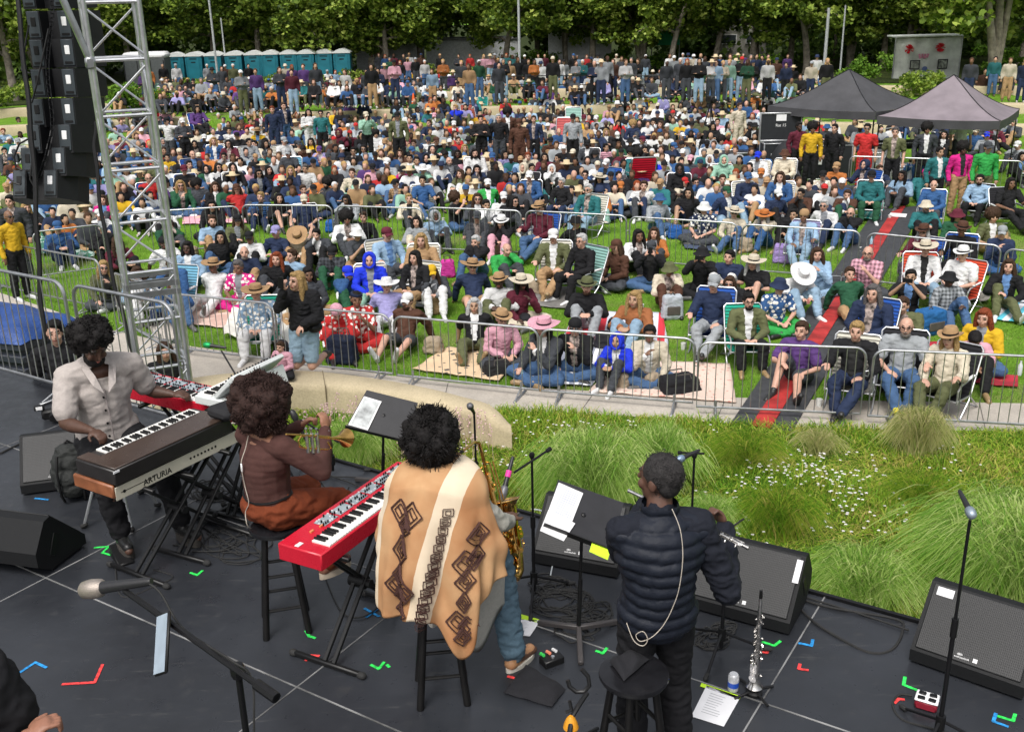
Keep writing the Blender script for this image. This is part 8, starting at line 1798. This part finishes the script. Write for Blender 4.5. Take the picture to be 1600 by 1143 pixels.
def bag(px, py, w, d_, h, col, label, kind='tote', top=.85, z=0):
    p = at(px, py, 0); r = empty('bag', p, random.uniform(-.4, .4), label, 'bag', 'bags on the lawn'); g = G(); g.box((0, 0, h/2), (w, d_, h), bev=.03, taper=top); me = remesh(g, .018, 3, 'bag_body', [CLOTH], .01, 9); mobj('bag_body', me, r, col)
    k = G()
    for s in (-1, 1): k.tube([(-w*.22, s*d_*.4, h*.9), (-w*.18, s*d_*.3, h*1.25), (w*.18, s*d_*.3, h*1.25), (w*.22, s*d_*.4, h*.9)], .01, 6)
    if kind == 'pack': k = G(); k.tube([(-.04, 0, h), (0, 0, h+.06), (.04, 0, h)], .01, 6); k.box((0, -d_*.52, h*.4), (w*.6, .03, h*.35), bev=.01)
    k.obj('handles' if kind != 'pack' else 'front_pocket', mat('strap', (.08, .07, .06), .8), r); return r
for a in [(536, 566, .5, .3, .45, (.012, .018, .04), 'large navy tote bag beside the kneeling person'), (686, 490, .3, .18, .36, (.38, .25, .14), 'brown paper bag by the yellow cap'), (700, 433, .32, .2, .38, (.65, .05, .35), 'bright pink gift bag on the grass'), (1050, 498, .4, .2, .45, (.42, .46, .5), 'pale grey backpack with a small red emblem beside the brown trousers', 'pack'),
          (778, 585, .45, .3, .22, (.02, .02, .022), 'black cool bag on the patterned mat'), (1060, 612, .6, .4, .25, (.015, .015, .018), 'black bag on the dusty pink rug'), (1450, 520, .55, .35, .42, (.02, .12, .32), 'blue padded backpack behind the bald person', 'pack'), (1400, 610, .5, .35, .25, (.03, .03, .03), 'dark crumpled bag between the two front right people'),
          (512, 452, .3, .2, .3, (.02, .13, .08), 'dark green bag held by the plaid shirt', 'pack'), (383, 330, .4, .3, .3, (.25, .15, .09), 'tan bag on the printed blanket'), (940, 348, .45, .35, .35, (.3, .5, .45), 'mint green bag beside the person in teal'), (1055, 372, .35, .3, .3, (.02, .1, .35), 'blue bag behind the second barrier'), (1225, 410, .5, .3, .4, (.35, .25, .55), 'lilac bag hanging before the pale denim jacket'), (520, 362, .35, .3, .3, (.02, .12, .45), 'bright blue bag beside the folding seat')]: bag(*a)
for px, py, lab, c in [(1525, 470, 'grey brimmed hat lying on the grass by the barrier', (.4, .37, .33)), (500+1020, 470, '', None)][:1]:
    o = mobj('hat', HT['F'], color=c); p = at(px, py, 0); o.location = (p.x, p.y, .02); o.scale = (1.5, 1.5, 1.1); tag(o, lab, 'hat')
for px, py in ((1000, 300),): # red director chair seen from behind
    p = at(px, py+8, 0); r = empty('folding_chair', p, math.pi+.1, 'bright red low chair seen from behind with nobody in it', 'folding chair', 'low folding chairs on the lawn'); r.scale = (1.25,)*3
    for n_, me in zip(('frame', 'backrest', 'seat'), CH[:3]): mobj(n_, me, r, (.7, .01, .04))
for px, py, c, lab in ((750, 190, (.05, .55, .5), 'turquoise folding chair standing empty on the terrace'), (737, 205, (.6, .15, .12), 'red and blue striped folding chair standing empty'), (897, 212, (.35, .6, .52), 'mint folding chair near the grey cap'), (866+15, 232, (.6, .12, .12), 'faded red folding chair among the seated crowd'), (265+640, 170, (.4, .35, .3), 'tan folding chair on the middle terrace')):
    p = att(px, py, 0); r = empty('folding_chair', p, random.uniform(-.5, .5), lab, 'folding chair', 'low folding chairs on the lawn'); r.scale = (1.15,)*3
    for n_, me in zip(('frame', 'backrest', 'seat'), CH[:3]): mobj(n_, me, r, c)
# video camera on tripod in the crowd
p = att(1108, 215, 0); r = empty('video_camera', p, .2, 'black video camera on a tripod in the middle of the crowd', 'video camera')
for k in range(3): a = k*2.09+.4; g = G(); g.cyl((.35*math.cos(a), .35*math.sin(a), 0), (0, 0, 1.35), .025, n=7); g.obj('leg', BLKS, r)
g = G(); g.box((0, 0, 1.5), (.2, .5, .26), bev=.03); g.cyl((0, -.25, 1.5), (0, -.48, 1.5), .07, n=14); g.obj('camera_body', DARK, r)

# small bags, bottles and cups dropped beside people on the lawn
random.seed(33); near = [p for p in PEOPLE if p[3][0] == 'P' and p[2] > 262 and 200 < p[1] < 1580]; random.shuffle(near); seen_ = set()
bm_ = G(); bm_.box((0, 0, .12), (.3, .2, .24), bev=.04, taper=.8); BGM = remesh(bm_, .02, 3, 'bag_body', [CLOTH], .015, 9)
bt_ = G(); bt_.lathe([(.001, 0), (.033, .003), (.035, .02), (.035, .16), (.014, .2), (.014, .23), (.001, .231)], n=12); BTM = bt_.mesh('bottle_body', [PLAS])
ct_ = G(); ct_.lathe([(.001, 0), (.035, .001), (.045, .12), (.042, .12), (.033, .01)], n=14); CTM = ct_.mesh('paper_cup', [PLAS])
for i, (o, px, py, k) in enumerate(near[:72]):
    key = (k[1], k[2], i % 3)
    if key in seen_: continue
    seen_.add(key); sd = random.choice((-1, 1)); b = o.location; q = V3(b.x+sd*random.uniform(.4, .55), b.y-random.uniform(0, .45), 0); sid = 'left' if sd < 0 else 'right'
    if i % 3 == 0: c_, cn = random.choice([((.02, .02, .025), 'dark'), ((.35, .28, .2), 'tan'), ((.08, .1, .15), 'slate')]); m = mobj('bag', BGM, None, c_, q); m.rotation_euler = (0, 0, random.uniform(0, 3)); m.scale = (random.uniform(.8, 1.3),)*3; tag(m, '%s bag %s of the person with %s in %s' % (cn, sid, k[1], k[2]), 'bag', 'small bags on the lawn')
    elif i % 3 == 1: m = mobj('bottle', BTM, None, random.choice([(.3, .5, .6), (.6, .62, .65), (.05, .2, .3)]), q); tag(m, 'small bottle on the grass %s of the person with %s in %s' % (sid, k[1], k[2]), 'bottle', 'bottles on the lawn')
    else: m = mobj('paper_cup', CTM, None, (.7, .7, .68), q); tag(m, 'white cup on the grass %s of the person with %s in %s' % (sid, k[1], k[2]), 'cup', 'cups on the lawn')
